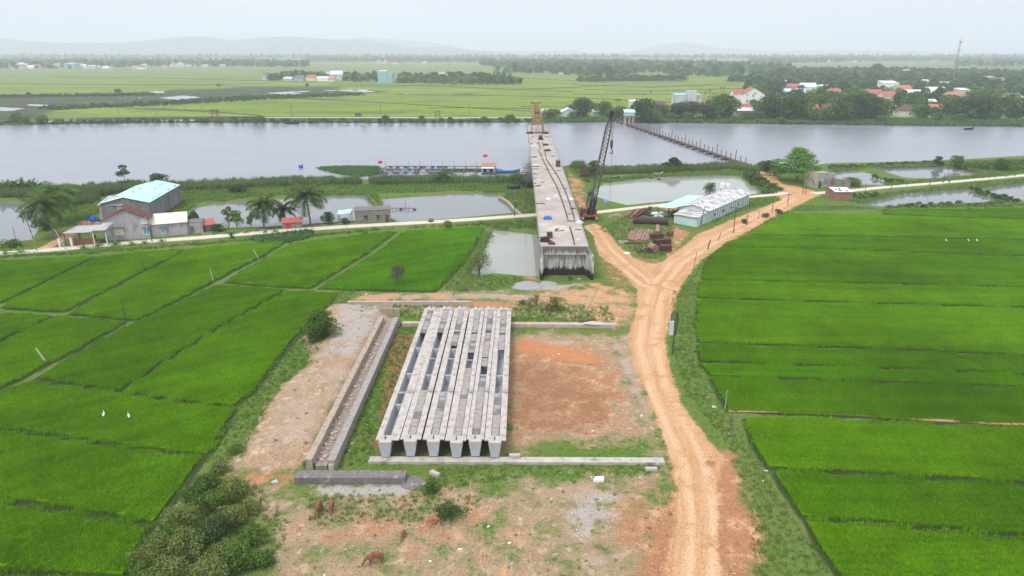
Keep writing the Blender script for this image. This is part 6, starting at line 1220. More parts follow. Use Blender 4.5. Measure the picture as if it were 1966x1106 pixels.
wood('tree belt of the right horizon villages', [[(1440, 124), (1660, 119), (1840, 118), (2200, 118), (2200, 112), (1440, 112)], [(1830, 128), (2200, 129), (2200, 119), (1835, 118)], [(1430, 128), (1500, 130), (1560, 140), (1440, 140)]], 34, (.9, 1.5), 215)
wood('grove of palms and trees around the middle hamlet', [[(655, 158), (722, 156), (722, 150), (660, 148)], [(762, 160), (900, 163), (1003, 163), (1000, 157), (930, 150), (765, 149)], [(515, 156), (545, 155), (545, 151), (515, 151)], [(540, 150), (640, 149), (640, 146), (540, 146)]], 11, (.55, 1.0), 220, False)
VIL = [[(1436, 224), (1560, 224), (1966, 232), (2300, 236), (2300, 140), (1966, 142), (1700, 136), (1560, 136), (1440, 146), (1430, 170)]]
wood('dense village trees of the right bank', VIL, 8.2, (.5, .9), 230, True)
# single trees on the far bank, in front of the wood
kinds = [Proto(make_tree('round_tree', 'x', 'tree', 9.5, 7, M['leaf_mid'], 51, 1900, .8, base=.02, nb=22)), Proto(make_tree('dark_tree', 'x', 'tree', 10, 6.4, M['leaf_dark'], 52, 1900, .8, base=.04, nb=22)), Proto(make_tree('spreading_tree', 'x', 'tree', 9, 7, M['leaf_dark'], 53, 1600, .8, base=.12, nb=20, flat=.5)), Proto(make_tree('shore_bush', 'x', 'bush', 4.5, 4, M['leaf_mid'], 54, 700, .6, base=.05, nb=9))]
FT = [(1118, 226, 1, 1.25, 'dark rounded tree right of the white shed on the far bank'), (1063, 226, 3, 1.2, 'bush at the far shore just right of the launcher'), (1052, 228, 3, 1.3, 'lighter bush at the far shore under the blue hut'), (1100, 228, 3, 1.0, 'bush in front of the white gabled shed'), (1094, 217, 0, .6, 'small tree behind the white gabled shed'),
      (1157, 222, 0, .95, 'tree behind the boom tip of the crane'), (1172, 226, 3, 1.1, 'bush behind the boom tip of the crane'), (1186, 228, 0, .8, 'tree left of the pump house'), (1234, 233, 1, 1.35, 'large dark tree right of the pump house'), (1250, 234, 0, 1.0, 'green tree at the right side of the large dark tree'), (1232, 222, 0, 1.0, 'tree in front of the cream house'),
      (1275, 226, 0, .8, 'tree under the dark hipped roof'), (1303, 229, 2, 1.15, 'dark layered tree left of the tall grey block foot'), (1330, 229, 2, 1.2, 'dark layered tree in front of the tall grey block'), (1357, 229, 2, 1.1, 'layered tree under the plain red roof'), (1318, 231, 3, 1.1, 'low bush at the shore under the tall grey block'),
      (1380, 227, 0, 1.55, 'tall olive tree left of the teal gabled house'), (1392, 224, 1, 1.35, 'dark tree touching the teal gabled house'), (1372, 230, 3, 1.1, 'bush below the tall olive tree'), (1289, 230, 3, .9, 'bush at the shore below the dark hipped roof'),
      (1436, 231, 3, 1.2, 'shore bush below the white tin shed'), (1452, 229, 3, 1.1, 'shore bush right of the white tin shed'), (1462, 222, 0, 1.0, 'tree right of the white tin shed'), (1478, 228, 1, 1.4, 'dark tree at the right side of the white villa'), (1500, 229, 0, 1.5, 'large tree below the blue walled house'), (1522, 230, 1, 1.5, 'dark large tree below and right of the blue walled house'),
      (1545, 231, 0, 1.2, 'tree left of the small orange roof'), (1572, 233, 3, 1.2, 'shore bush below the small orange roof'), (1590, 233, 0, .9, 'shore tree below the long brown roof'), (1618, 234, 2, 1.35, 'layered tree right of the long brown roof'), (1632, 228, 1, 1.5, 'dark tree in the middle of the right shore'), (1655, 230, 1, 1.6, 'tallest dark tree of the right shore'), (1680, 229, 0, 1.4, 'tree left of the cream gabled house'),
      (1640, 205, 0, 1.5, 'olive green tree above the middle of the right shore'), (1560, 216, 0, 1.3, 'tree behind the small orange roof'), (1620, 214, 0, 1.4, 'tree behind the long brown roof'), (1768, 228, 0, .9, 'tree right of the black window house'), (1830, 226, 0, 1.2, 'tree left of the leaning palms'), (1858, 228, 1, 1.4, 'dark tree right of the leaning palms'), (1885, 229, 1, 1.3, 'dark tree near the tin sheds'),
      (1905, 231, 3, 1.2, 'shore bush below the tin sheds'), (1800, 232, 3, 1.1, 'shore bush below the ragged orange tiles'), (1690, 235, 3, .9, 'low shore bush below the cream gabled house'), (1842, 234, 3, 1.1, 'low shore bush below the leaning palms'), (1940, 216, 0, 1.3, 'tree in front of the tin sheds'), (1500, 150, 1, 1.6, 'crest tree above the blue walled house'), (1682, 142, 1, 1.9, 'tall narrow dark tree on the crest above the white building'),
      (1500, 236, 3, .8, 'small bush at the water below the blue walled house'), (1256, 226, 0, .9, 'tree between the cream house and the dark hipped roof')]
rgt = random.Random(8)
for x, y, kd, sc, lab in FT: o = kinds[kd].put(P(x, y, -.2), rgt.uniform(0, 6.28), sc, lab, 'trees and bushes of the far bank')
# slim areca palms between the houses
ap = Proto(palm('areca_palm', 'x', 9, 1.9, 9, 71, cat='palm tree', tr=.16, nl=7, lw=.9)); AP = [(1232, 205, 1.0, 'tall areca palm behind the cream house, left of three'), (1238, 204, 1.0, 'tall areca palm behind the cream house, middle of three'), (1247, 206, 1.25, 'tallest areca palm behind the cream house'), (1182, 222, 1.1, 'areca palm left of the pump house, left of two'), (1188, 222, 1.1, 'areca palm left of the pump house, right of two'),
     (1352, 200, 1.0, 'areca palm above the plain red roof'), (1360, 202, 1.2, 'areca palm right of the plain red roof'), (1368, 203, 1.0, 'shorter areca palm right of the plain red roof'), (1382, 195, 1.2, 'areca palm above the tall olive tree'), (1388, 192, 1.1, 'areca palm left of the white villa'), (1411, 196, 1.0, 'areca palm in front of the left wing of the villa'), (1424, 203, 1.1, 'areca palm at the left corner of the villa front'),
     (1432, 206, 1.0, 'areca palm in front of the villa, short'), (1447, 206, 1.1, 'areca palm in front of the villa, right'), (1158, 212, .8, 'areca palm behind the crane tip'), (1165, 190, .7, 'areca palm standing in the field edge'), (1412, 172, 1.2, 'areca palm on the skyline left of the villa roof')]
for x, y, sc, lab in AP: ap.put(P(x, y), rgt.uniform(0, 6), sc, lab, 'areca palms of the far village')
lp = Proto(palm('coconut_palm', 'x', 13, 4.6, 16, 72, lean=(3.2, 0), nl=9, lw=1.1, tr=.28, mat='leaf_olive'))
for x, y, sc, rz, lab in ((1842, 222, 1.05, 0, 'leaning coconut palm on the far shore, left of two'), (1854, 221, 1.05, .2, 'leaning coconut palm on the far shore, right of two'), (1893, 214, 1.0, .3, 'coconut palm among the dark trees right of the leaning pair'), (1905, 212, .95, 0, 'coconut palm near the tin sheds')): lp.put(P(x, y), rz, sc, lab, 'coconut palms of the far shore')
gp = Proto(palm('grove_palm', 'x', 10, 3, 10, 73, nl=6, lw=1.2, tr=.2, mat='leaf_mid'))
for i, x in enumerate(sorted(rgt.uniform(765, 985) for _ in range(26))):
    gp.put(P(x, rgt.uniform(155, 162)), rgt.uniform(0, 6), rgt.uniform(.7, 1.15), ORDW[i] + ' palm from the left in the grove right of the teal block', 'palms of the middle grove')
for x, y, sc, lab in ((83, 236, 1.0, 'left dark shrub on the far left shore'), (48, 236, .9, 'dark shrub at the far left shore near the photo edge'), (33, 234, 1.2, 'leftmost dark shrub on the far left shore'), (500, 236, .9, 'dark shrub at the far shore below the ochre kiosk'), (488, 236, .8, 'dark shrub left of its twin at the far shore'), (120, 239, .7, 'low shrub at the edge of the far left water'), (810, 232, .7, 'round shrub in the middle of the far shore'),
                      (740, 233, .8, 'green shrub at the far shore left of the middle'), (930, 234, .7, 'shrub on the far shore left of the launcher'), (980, 233, .9, 'shrub on the far shore beside the launcher'), (700, 236, .6, 'low dark shrub at the far shore near the little boat'), (227, 178, .9, 'lone scrubby tree in the marsh'), (55, 182, .6, 'small round tree at the left marsh edge'), (420, 166, .7, 'lone bush at the upper marsh edge'), (590, 166, .8, 'bush at the upper right marsh edge')):
    kinds[3].put(P(x, y), rgt.uniform(0, 6), sc, lab, 'shrubs of the far left shore')
SB = [wood_src('shrub_a', 14, 'leaf_dark', 1.6, 1.4, 90, .5), wood_src('shrub_b', 15, 'leaf_mid', 1.3, 1.6, 90, .5)]
def shrubs(label, polys, spc, sc, seed):
    al = [np.stack([*fill(PP(q), spc, seed + j), np.full(len(fill(PP(q), spc, seed + j)[0]), -.2)], 1) for j, q in enumerate(polys)]
    return struct(scatter('shrubbery', np.concatenate(al), SB, sc, seed), 'stuff', label)
shrubs('low scrub along the far river bank and marsh', [[(-300, 246), (100, 238), (300, 236), (700, 236), (1035, 235), (1035, 232), (700, 233), (300, 232), (100, 236), (-300, 243)], [(100, 212), (300, 204), (500, 192), (700, 184), (700, 180), (480, 186), (250, 200), (60, 208)], [(-200, 200), (0, 188), (300, 184), (290, 181), (0, 184), (-200, 192)]], 4.5, (.7, 1.6), 240)
shrubs('low trees on the small island in the fields', [[(1108, 157), (1315, 154), (1315, 151), (1110, 153)], [(1400, 158), (1430, 158), (1430, 153), (1405, 153)]], 10, (2, 4.5), 245)
shrubs('clipped looking shrubs lining the right hand ponds', [[(1695, 399), (1750, 392), (1840, 391), (1845, 396), (1720, 400)], [(1860, 394), (1925, 389), (1925, 395), (1850, 397)], [(1928, 388), (1972, 389), (1872, 362), (1858, 362)], [(1590, 320), (1680, 315), (1800, 311), (1800, 316), (1690, 320), (1590, 325)], [(1665, 336), (1700, 343), (1745, 352), (1715, 354), (1690, 345)], [(1810, 318), (1966, 308), (2100, 302), (2100, 330), (1940, 332), (1870, 326)], [(1640, 372), (1690, 372), (1680, 380), (1640, 386)], [(1100, 348), (1125, 345), (1130, 352), (1105, 356)]], 1.5, (.3, .72), 250)
shrubs('dark hedge along the pond bank left of the junction', [[(1420, 337), (1470, 372), (1496, 372), (1500, 365), (1465, 345), (1440, 330)], [(1450, 323), (1500, 330), (1500, 336), (1460, 330)]], 2.2, (.5, 1.1), 255)
# near bank trees
def near_tree(*a, **k):
    px, py = k.pop('at'); o = make_tree(*a, **k); o.location = P(px, py, -.1); return o
tiers = []
rg_ = random.Random(12)
for i in range(46):
    t_ = i / 45; z = 2.2 + 8.6 * t_; rr_ = 8.6 * (1 - t_ ** 1.8) + .6; a = i * 2.4; q = rr_ * rg_.uniform(.35, .85); tiers.append((q * math.cos(a), q * math.sin(a), z, 1.5 + rr_ * .16, 1.5 + rr_ * .16, .3))
near_tree('almond_tree', 'big bright green tree with layered branches at the road junction', 'tree', 10.4, 7, M['leaf_bright'], 61, 6500, .45, blobs=tiers, at=(1528, 349), limbs=7, tr=.35)
near_tree('shade_tree', 'dark lower tree behind the left side of the layered tree', 'tree', 5, 4, M['leaf_dark'], 62, 2200, .45, at=(1478, 338), nb=14)
near_tree('round_bush_tree', 'dense round tree standing on the grass beside the dirt pad', 'tree', 4.6, 2.9, M['leaf_mid'], 63, 5000, .24, base=.02, nb=26, rs=.36, at=(617, 655), tr=.12)
near_tree('bare_tree', 'small fan shaped tree with sparse brownish leaves in the rice', 'tree', 3.9, 1.9, M['leaf_brown'], 64, 1500, .19, base=.5, nb=12, rs=.3, at=(764, 552), limbs=9, tr=.09, flat=.8)
near_tree('willow_bush', 'olive feathery bush leaning over the milky pond', 'bush', 4.2, 2.8, M['leaf_olive'], 65, 3000, .24, base=.05, nb=18, at=(920, 525), limbs=8, aspect=.5)
for i, (px, py, h_, r_, mt, n_, sz, lab) in enumerate(((1018, 590, 1.7, .9, 'leaf_olive', 700, .11, 'slim shrub behind the far sill, left'), (1030, 586, 1.9, .7, 'leaf_mid', 600, .11, 'slim shrub behind the far sill, middle'), (1070, 597, 2.5, 1.6, 'leaf_mid', 1800, .12, 'widest feathery shrub behind the far sill'), (1052, 598, 1.3, 1.0, 'leaf_olive', 700, .11, 'low shrub at the foot of the widest one behind the far sill'),
                                    (826, 948, 1.5, 1.1, 'leaf_mid', 1700, .11, 'leafy shrub at the end of the dark concrete beam'), (864, 992, 1.2, 1.6, 'leaf_dark', 2200, .1, 'low dark spreading shrub above the calf'), (590, 895, .7, .5, 'leaf_bright', 350, .12, 'little fern growing on the end of the casting wall'), (1096, 538, .9, .8, 'leaf_mid', 400, .12, 'weed at the foot of the abutment wall'),
                                    (970, 965, .5, 1.3, 'leaf_bright', 700, .14, 'bright weeds on the low mound in the yard'), (446, 208 + 250, 1.6, .9, 'leaf_bright', 400, .2, 'light green sapling beside the farm shed'), (1005, 585, .9, .8, 'leaf_mid', 400, .12, 'small weed left of the slim shrubs'), (893, 575 - 18, .9, 1.8, 'leaf_olive', 900, .12, 'grey green weeds at the corner of the rice'),
                                    (1560 + 80, 357, 2.4, 3.4, 'leaf_mid', 1500, .35, 'wide rounded green bush right of the broken walls'), (1364, 372, 3.2, 2.4, 'leaf_mid', 900, .3, 'bushy tree behind the long shed'), (1296, 328, 4.6, 3.2, 'leaf_dark', 1300, .42, 'dark round tree on the bank of the greenish pond'), (1278, 329, 3.2, 2.4, 'leaf_dark', 900, .4, 'smaller dark tree left of the round one on the pond bank'), (1140, 340, 5.5, 2.4, 'leaf_mid', 1100, .4, 'bushy tree behind the crane boom'),
                                    (458, 371, 2.6, 3.2, 'leaf_dark', 1300, .35, 'dark clump between the reeds left of the palms'), (304, 356, 3.8, 3.4, 'leaf_dark', 1100, .4, 'dark bush behind the far end of the cyan barn'), (845, 352, 3.0, 3.2, 'leaf_dark', 1200, .35, 'dark round bush in the reeds before the fish cages'), (990, 352, 3.0, 3.6, 'leaf_mid', 1200, .35, 'bushes at the bank left of the bridge'), (1015, 360, 2.4, 2.6, 'leaf_dark', 900, .35, 'dark bush against the bridge side'),
                                    (858, 440, 2.2, 1.8, 'leaf_olive', 900, .2, 'straggly bush between lane and rice'), (1428, 386 + 43, 1.1, 1.0, 'leaf_dark', 500, .18, 'round dark bush beside the curved dirt road'), (1470, 418, 1.2, 1.2, 'leaf_dark', 500, .18, 'small round bush below the junction'), (1493, 411, 1.3, 1.3, 'leaf_dark', 600, .18, 'second small round bush below the junction'),
                                    (456, 437, 4.2, 2.2, 'leaf_bright', 1300, .28, 'bright green leafy tree beside the pond left of the palms'), (439, 436, 5.0, 1.4, 'leaf_olive', 700, .25, 'slim feathery tree left of the bright green one'), (482, 432, 3.2, 1.4, 'leaf_mid', 500, .28, 'small tree left of the first coconut palm'), (632, 430, 3.0, 2.0, 'leaf_dark', 800, .28, 'dark bush right of the second coconut palm'), (416, 444, 1.8, 2.4, 'leaf_dark', 700, .28, 'low dark bush right of the red sheet roof'),
                                    (90, 441, 3.2, 2.6, 'leaf_dark', 1000, .3, 'dark tree under the big coconut palm'), (663, 431, 1.6, 1.2, 'leaf_dark', 600, .2, 'round bush in front of the open lean-to'), (20, 476, 1.8, 2.6, 'leaf_mid', 900, .26, 'leafy bush at the left edge above the lane'), (1835, 322, 4.4, 3.0, 'leaf_mid', 900, .4, 'tree on the bank beyond the right hand ponds'), (1802, 318, 3.4, 2.0, 'leaf_dark', 600, .4, 'narrow dark tree beyond the right hand ponds'), (1922, 328, 4.0, 3.6, 'leaf_mid', 1100, .4, 'rounded bush at the right bank'),
                                    (1473, 330, 3.5, 2.0, 'leaf_olive', 600, .35, 'grey green tree at the near end of the footbridge'), (1457, 326, 2.6, 1.6, 'leaf_mid', 400, .35, 'small tree at the near end of the footbridge'), (240, 362, 2.5, 2.6, 'leaf_dark', 700, .35, 'bush under the lone slim tree behind the barn'), (700, 1040 - 590, .8, 1.2, 'leaf_bright', 300, .2, 'bright weeds beside the lane below the stone hut'), (826, 427, 1.0, 1.1, 'leaf_bright', 300, .2, 'bright sapling on the lane edge by the pond'))):
    o = make_tree('shrub' if h_ < 3 else 'small_tree', lab, 'bush' if h_ < 3 else 'tree', h_, r_, M[mt], 300 + i, n_, sz, base=.05 if h_ < 4 else .2, nb=10, rs=.42, tr=.06 + h_ * .02, limbs=5); o.location = P(px, py, -.05)
t = make_tree('slim_tree', 'lone slim tree with three leaf clumps behind the barn', 'tree', 7.5, 2, M['leaf_dark'], 91, 700, .35, blobs=[(-.9, 0, 4.4, 1.3, 1, .8), (.2, 0, 6.6, 1.2, 1, .7), (1.1, 0, 4.8, 1.0, 1, .5), (.2, .3, 5.4, 1, .8, .5)], limbs=4, tr=.14); t.location = P(241, 362)
# thorny thicket at the lower left
TH = [(300, 1085, 3.0, 1.9, 'leaf_olive'), (365, 1075, 3.3, 2.1, 'leaf_olive'), (415, 1040, 2.9, 2.1, 'leaf_dark'), (350, 1015, 2.6, 1.9, 'leaf_olive'), (405, 985, 2.5, 1.9, 'leaf_mid'), (450, 955, 2.3, 1.8, 'leaf_olive'), (395, 940, 1.9, 1.5, 'leaf_mid'), (460, 1090, 2.4, 1.8, 'leaf_mid'), (320, 1130, 3.0, 2.1, 'leaf_olive'), (405, 1125, 2.8, 2.0, 'leaf_olive'), (440, 1010, 2.4, 1.7, 'leaf_olive'), (485, 1040, 1.5, 1.4, 'leaf_mid'), (425, 905, 1.4, 1.3, 'leaf_olive'), (455, 870, .9, 1.0, 'leaf_mid')]
TH += [(370, 960, 1.7, 1.5, 'leaf_mid'), (430, 1075, 2.0, 1.7, 'leaf_olive'), (335, 1050, 2.2, 1.7, 'leaf_mid'), (480, 985, 1.3, 1.2, 'leaf_olive'), (280, 1120, 2.2, 1.7, 'leaf_mid'), (500, 1085, 1.3, 1.3, 'leaf_mid')]
TL = ['lowest left', 'lower middle', 'dark middle', 'upper left', 'upper middle', 'upper right', 'top left', 'lower right', 'bottom left corner', 'bottom middle', 'right of centre', 'rightmost low', 'topmost small', 'farthest tiny', 'low pale left edge', 'inner lower', 'inner left', 'small right edge', 'cut off bottom left', 'small bottom right']
for i, (px, py, h_, r_, mt) in enumerate(TH):
    o = make_tree('thorn_bush', TL[i] + ' bush of the olive thorny thicket at the lower left', 'bush', h_ * .85, r_, M[mt], 400 + i, int(1500 * r_), .17, base=.02, nb=22, rs=.34, tr=.05, limbs=7, aspect=.8, group='bushes of the thorny thicket'); o.location = P(px, py, -.05)
# palms by the lane
for px, py, h_, L, nf, ln, lab, mt in ((507, 437, 5.2, 5.6, 24, (.2, .2), 'left coconut palm of the pair standing before the pond', 'leaf_palm'), (596, 430, 6.6, 6.4, 26, (-.5, .3), 'taller right coconut palm of the pair standing before the pond', 'leaf_palm'), (546, 429, 3.4, 4.4, 16, (0, 0), 'short coconut palm between the two big ones', 'leaf_palm'),
                                    (108, 458, 7.4, 6.4, 24, (-1.4, 0), 'big coconut palm bending over the porch', 'leaf_palm'), (118, 432, 7.2, 6.0, 22, (.2, 0), 'dark coconut palm behind the big bending one', 'leaf_mid')):
    o = palm('coconut_palm', lab, h_, L, nf, px, ln, tr=.24, nuts=5, nl=26, lw=1.25, mat=mt); o.location = P(px, py)
o = palm('areca_palm', 'slim areca palm with a yellow crown shaft at the left bend of the lane', 8.0, 2.2, 10, 8, (-.9, 0), tr=.13, nl=12, lw=.8); o.location = P(71, 482)
pj = Proto(palm('young_palm', 'x', .25, 1.3, 9, 9, tr=.06, nl=8, lw=.7, cat='young palm', mat='leaf_bright', up0=1.3))
YP = [(384, 453), (411, 451), (439, 450), (456, 449), (473, 448), (493, 445), (509, 447), (528, 446), (161, 479), (188, 475), (253, 470), (278, 468), (311, 465), (223, 472), (38, 487), (12, 489)]
YL = ['below the grey annex', 'below the red sheet roof', 'below the slim feathery tree', 'below the bright green tree', 'small one between its taller neighbours by the pond', 'tallest one in front of the first coconut palm', 'right below the first coconut palm', 'withered one left of the red roofed shed', 'beside the short white gate pillar', 'in front of the porch posts', 'under the gable wall of the farmhouse', 'at the right corner of the farmhouse', 'in front of the farm shed window', 'under the left farmhouse window', 'left of the slim areca palm', 'at the left edge of the photo']
for (x, y), l in zip(YP, YL): pj.put(P(x, y), rgt.uniform(0, 6), rgt.uniform(.8, 1.25) * (1.5 if x < 240 else 1), 'young palm on the lane verge, ' + l, 'young palms along the lane')
npa = Proto(palm('nipa_clump', 'x', .3, 4.2, 18, 10, tr=.3, nl=12, lw=1.1, mat='leaf_mid', up0=1.5, droop=.5))
for x, y, sc, lab in ((8, 372, 1.1, 'at the left edge of the photo'), (26, 368, 1.0, 'second from the left edge'), (42, 370, 1.1, 'tallest of the row by the river'), (60, 369, 1.0, 'right of the tallest of the row'), (75, 370, .9, 'at the right end of the row'), (95, 385, 1.2, 'behind the big bending coconut palm'), (130, 388, 1.0, 'between the palms and the barn')): npa.put(P(x, y), rgt.uniform(0, 6), sc, 'feathery nipa palm clump ' + lab, 'nipa palms on the river bank')

# ---------------------------------------------------------------- lanes
lane = [(-300, 512), (-120, 497), (0, 488), (60, 484), (130, 478), (250, 467), (400, 456), (550, 443.5), (700, 434), (850, 426), (950, 419), (1034, 413)]
struct(ribbon(PP(lane), 3.0, .16, 'lane', M['concrete_lane'] if 'concrete_lane' in M else M.setdefault('concrete_lane', simple('concrete_lane', (.56, .5, .42), (.5, .43, .35), .8, .95, .1, .1)), .2), label='pale concrete lane running past the farmstead')
struct(ribbon(PP([(1142, 409), (1200, 402), (1300, 391), (1380, 385), (1437, 379), (1490, 374), (1512, 371)]), 2.6, .14, 'lane', M['concrete_lane'], .2), label='pale lane between the greenish pond and the crane yard')
struct(ribbon(PP([(1560, 372), (1620, 368), (1700, 360), (1800, 352), (1880, 345), (1966, 337), (2100, 327), (2300, 314)]), 3.0, .14, 'lane', M['concrete_lane'], .2), label='pale lane leaving the junction towards the right')
struct(ribbon(PP([(1300, 227), (1800, 229), (2300, 236)], 0), 2.4, .1, 'path', M['concrete_lane'], .15), label='path along the far village shore')
struct(ribbon(PP([(500, 226), (1000, 226.5), (1030, 226)], 0), 4, .1, 'path', M['concrete_lane'], .15), label='pale track on the far bank left of the launcher')
struct(ribbon(PP([(1398, 790), (1500, 791), (1650, 797), (1800, 808), (2000, 818)]), .5, .12, 'path', M['soil'], .1), label='tan footpath between two rice fields')
struct(ribbon([tuple(a) for a in PP([(958, 378), (975, 388), (990, 405), (1000, 412)])], .7, .25, 'pond_rim', M['concrete_brown'], .6), label='earth coloured rim of the pond with the aerator')
struct(ribbon([tuple(a) for a in PP([(705, 374), (716, 385), (728, 399)])], .5, .15, 'path', M['soil'], .1), label='footpath on the dike between two ponds')
struct(ribbon([tuple(a) for a in PP([(262, 1106), (285, 1065), (305, 1030), (325, 990), (348, 962), (372, 930)])], .2, .03, 'path', M['casting_path'] if 'casting_path' in M else M.setdefault('casting_path', simple('casting_path', (.3, .27, .22), (.2, .18, .14))), .05), label='narrow grey footpath beside the thicket')

M['bank_dark'] = simple('bank_dark', (.035, .055, .018), (.06, .08, .03), .5, .95, .1, .2)
for ln in ([(230, 207), (330, 211), (420, 216), (500, 222)], [(480, 186), (560, 188), (760, 199), (1000, 213), (1130, 218)], [(640, 161), (860, 166), (980, 172), (1100, 176)], [(760, 182), (900, 183), (1060, 186), (1180, 191), (1290, 197)], [(1100, 163), (1250, 168), (1420, 160)], [(1100, 181), (1300, 182), (1430, 179)], [(-100, 160), (200, 163), (400, 163), (520, 160)], [(980, 172), (1100, 168), (1200, 162)],
           [(100, 148), (300, 150), (600, 158)], [(1000, 205), (1150, 207), (1300, 206)], [(820, 208), (900, 207), (1030, 209)], [(1120, 172), (1260, 175), (1425, 170)], [(900, 140), (1000, 150), (1160, 158)]):
    struct(ribbon(PP(ln), 1.6 if ln[0][1] > 175 else 3.0, .35, 'field_bank', M['bank_dark'], .4), label='dark thin bank between plots of the far fields')
# ---------------------------------------------------------------- footbridge on floats
fa, fb = P(1187, 235, -.8), P(1440, 323, -.8); t = T('footbridge', 'long narrow floating footbridge of planks and posts crossing the river', 'footbridge', fa, math.atan2(fb.y - fa.y, fb.x - fa.x)); L = (fb - fa).length
b = MB(); n_ = int(L / 1.6)
for i in range(n_): b.b2(i * 1.6, i * 1.6 + 1.5, -.8, .8, 1.0, 1.12)
b.bar((0, -.7, .9), (L, -.7, .9), .2); b.bar((0, .7, .9), (L, .7, .9), .2); b.build('walkway', M['timber'], t)
for i in range(int(L / 7.5)):
    x = 3 + i * 7.5; b = MB(); b.b2(x - 1.3, x + 1.3, -2.2, 1.6, .05, .8); b.build('float', M['timber'], t)
    b = MB(); b.b2(x - .5, x + .5, -2.35, -2.21, .15, .65); b.build('float_end', M['white_wash'], t)
for i in range(int(L / 4.4)):
    x = 2 + i * 4.4; MB().bar((x, .8, 0), (x, .8, 3.2 if i % 4 else 4.8), .22).build('post', M['timber'], t)
b = MB(); b.bar((0, .8, 2.4), (L, .8, 2.4), .06); b.bar((0, -.8, 2.0), (L, -.8, 2.0), .06); b.build('handrail_rope', M['timber'], t)

# ---------------------------------------------------------------- fish cages, houseboat, boats
def flag(px, py, h_, lab, base_z=-.8):
    t = T('flag', lab, 'flag', P(px, py, base_z), 0, 'small red flags'); MB().bar((0, 0, 0), (0, 0, h_), .09).build('pole', M['timber_pale'], t); b = MB()
    for i in range(5): a, c_ = i * .3, (i + 1) * .3; b.hexa([(a, .12 * math.sin(i * 1.5), h_ - .95), (c_, .12 * math.sin(i * 1.5 + 1.5), h_ - .95), (c_, .12 * math.sin(i * 1.5 + 1.5) + .03, h_ - .95), (a, .12 * math.sin(i * 1.5) + .03, h_ - .95)], [(a, .12 * math.sin(i * 1.5), h_), (c_, .12 * math.sin(i * 1.5 + 1.5), h_), (c_, .12 * math.sin(i * 1.5 + 1.5) + .03, h_), (a, .12 * math.sin(i * 1.5) + .03, h_)])
    b.build('cloth', M['flag_red'], t)
flag(727, 327, 3.4, 'red flag at the left end of the fish cages')
t = T('fish_cages', 'long raft of fish cages on blue barrels', 'fish cage raft', P(728, 334, -.8)); q0 = P(728, 334, -.8)
rows = [P(728, y, -.8).y - q0.y for y in (333.5, 327.5, 322)]; LX = P(925, 328, -.8).x - q0.x
for k, ry in enumerate(rows): MB().bar((0, ry, .55), (LX - (0, 2, 0)[k] - (6 if k == 0 else 0), ry, .55), .55, .2).build('walkway', M['timber'], t)
for i in range(9): x = i * LX / 8.5; MB().bar((x, rows[0], .6), (x + .4, rows[2], .6), .5, .15).build('crosswalk', M['timber'], t); MB().bar((x, rows[2], .5), (x, rows[2], 2.6), .08).build('post', M['timber'], t)
for k, ry in enumerate(rows):
    for x in ((0, 3, 8, 9.5, 14, 19, 20.5, 28.5, 30, 41, 42.5, 52.8, 54.2), (2, 4, 9, 15, 18, 19.5, 25, 28, 30, 32, 38, 44, 54), (2, 6, 10.5, 12, 16.5, 20, 22, 27, 30.5, 32.5, 35, 41, 43, 53, 55.5))[k]:
        if x < LX: MB().tube((x * LX / 58, ry, .15), (x * LX / 58 + 1.25, ry, .15), .38, n=10).build('barrel', M['blue_plastic'], t)
t = T('houseboat', 'small houseboat with an orange roof at the right end of the fish cages', 'houseboat', P(939, 333, -.8)); MB().b2(-2.6, 2.6, -2.3, 2.5, .05, .6).build('raft', M['timber'], t); b = MB(); b.b2(-2.3, 2.3, -.9, 2.1, .6, 2.6); b.build('cabin', M['teal_wall'], t)
MB().hexa([(-2.6, -1.3, 2.55), (2.6, -1.3, 2.6), (2.6, 2.4, 3.3), (-2.6, 2.4, 3.25)], [(-2.6, -1.3, 2.65), (2.6, -1.3, 2.7), (2.6, 2.4, 3.4), (-2.6, 2.4, 3.35)]).build('roof', M['orange_roof'], t); MB().hexa([(-2.5, -2.5, 2.1), (1.9, -2.5, 2.1), (1.9, -1.0, 2.5), (-2.5, -1.0, 2.5)], [(-2.5, -2.5, 2.18), (1.9, -2.5, 2.18), (1.9, -1.0, 2.58), (-2.5, -1.0, 2.58)]).build('awning', M['white_roof'], t)
for x in (-2.4, -.3, 1.8): MB().bar((x, -2.3, .5), (x, -2.3, 2.15), .1).build('post', M['white_paint'], t)
for x in (-1.5, .9): MB().b2(x - .35, x + .35, -.96, -.903, .65, 2.0).build('door', M['cloth_dark'], t)
flag(928, 330, 6.2, 'red flag on the houseboat')
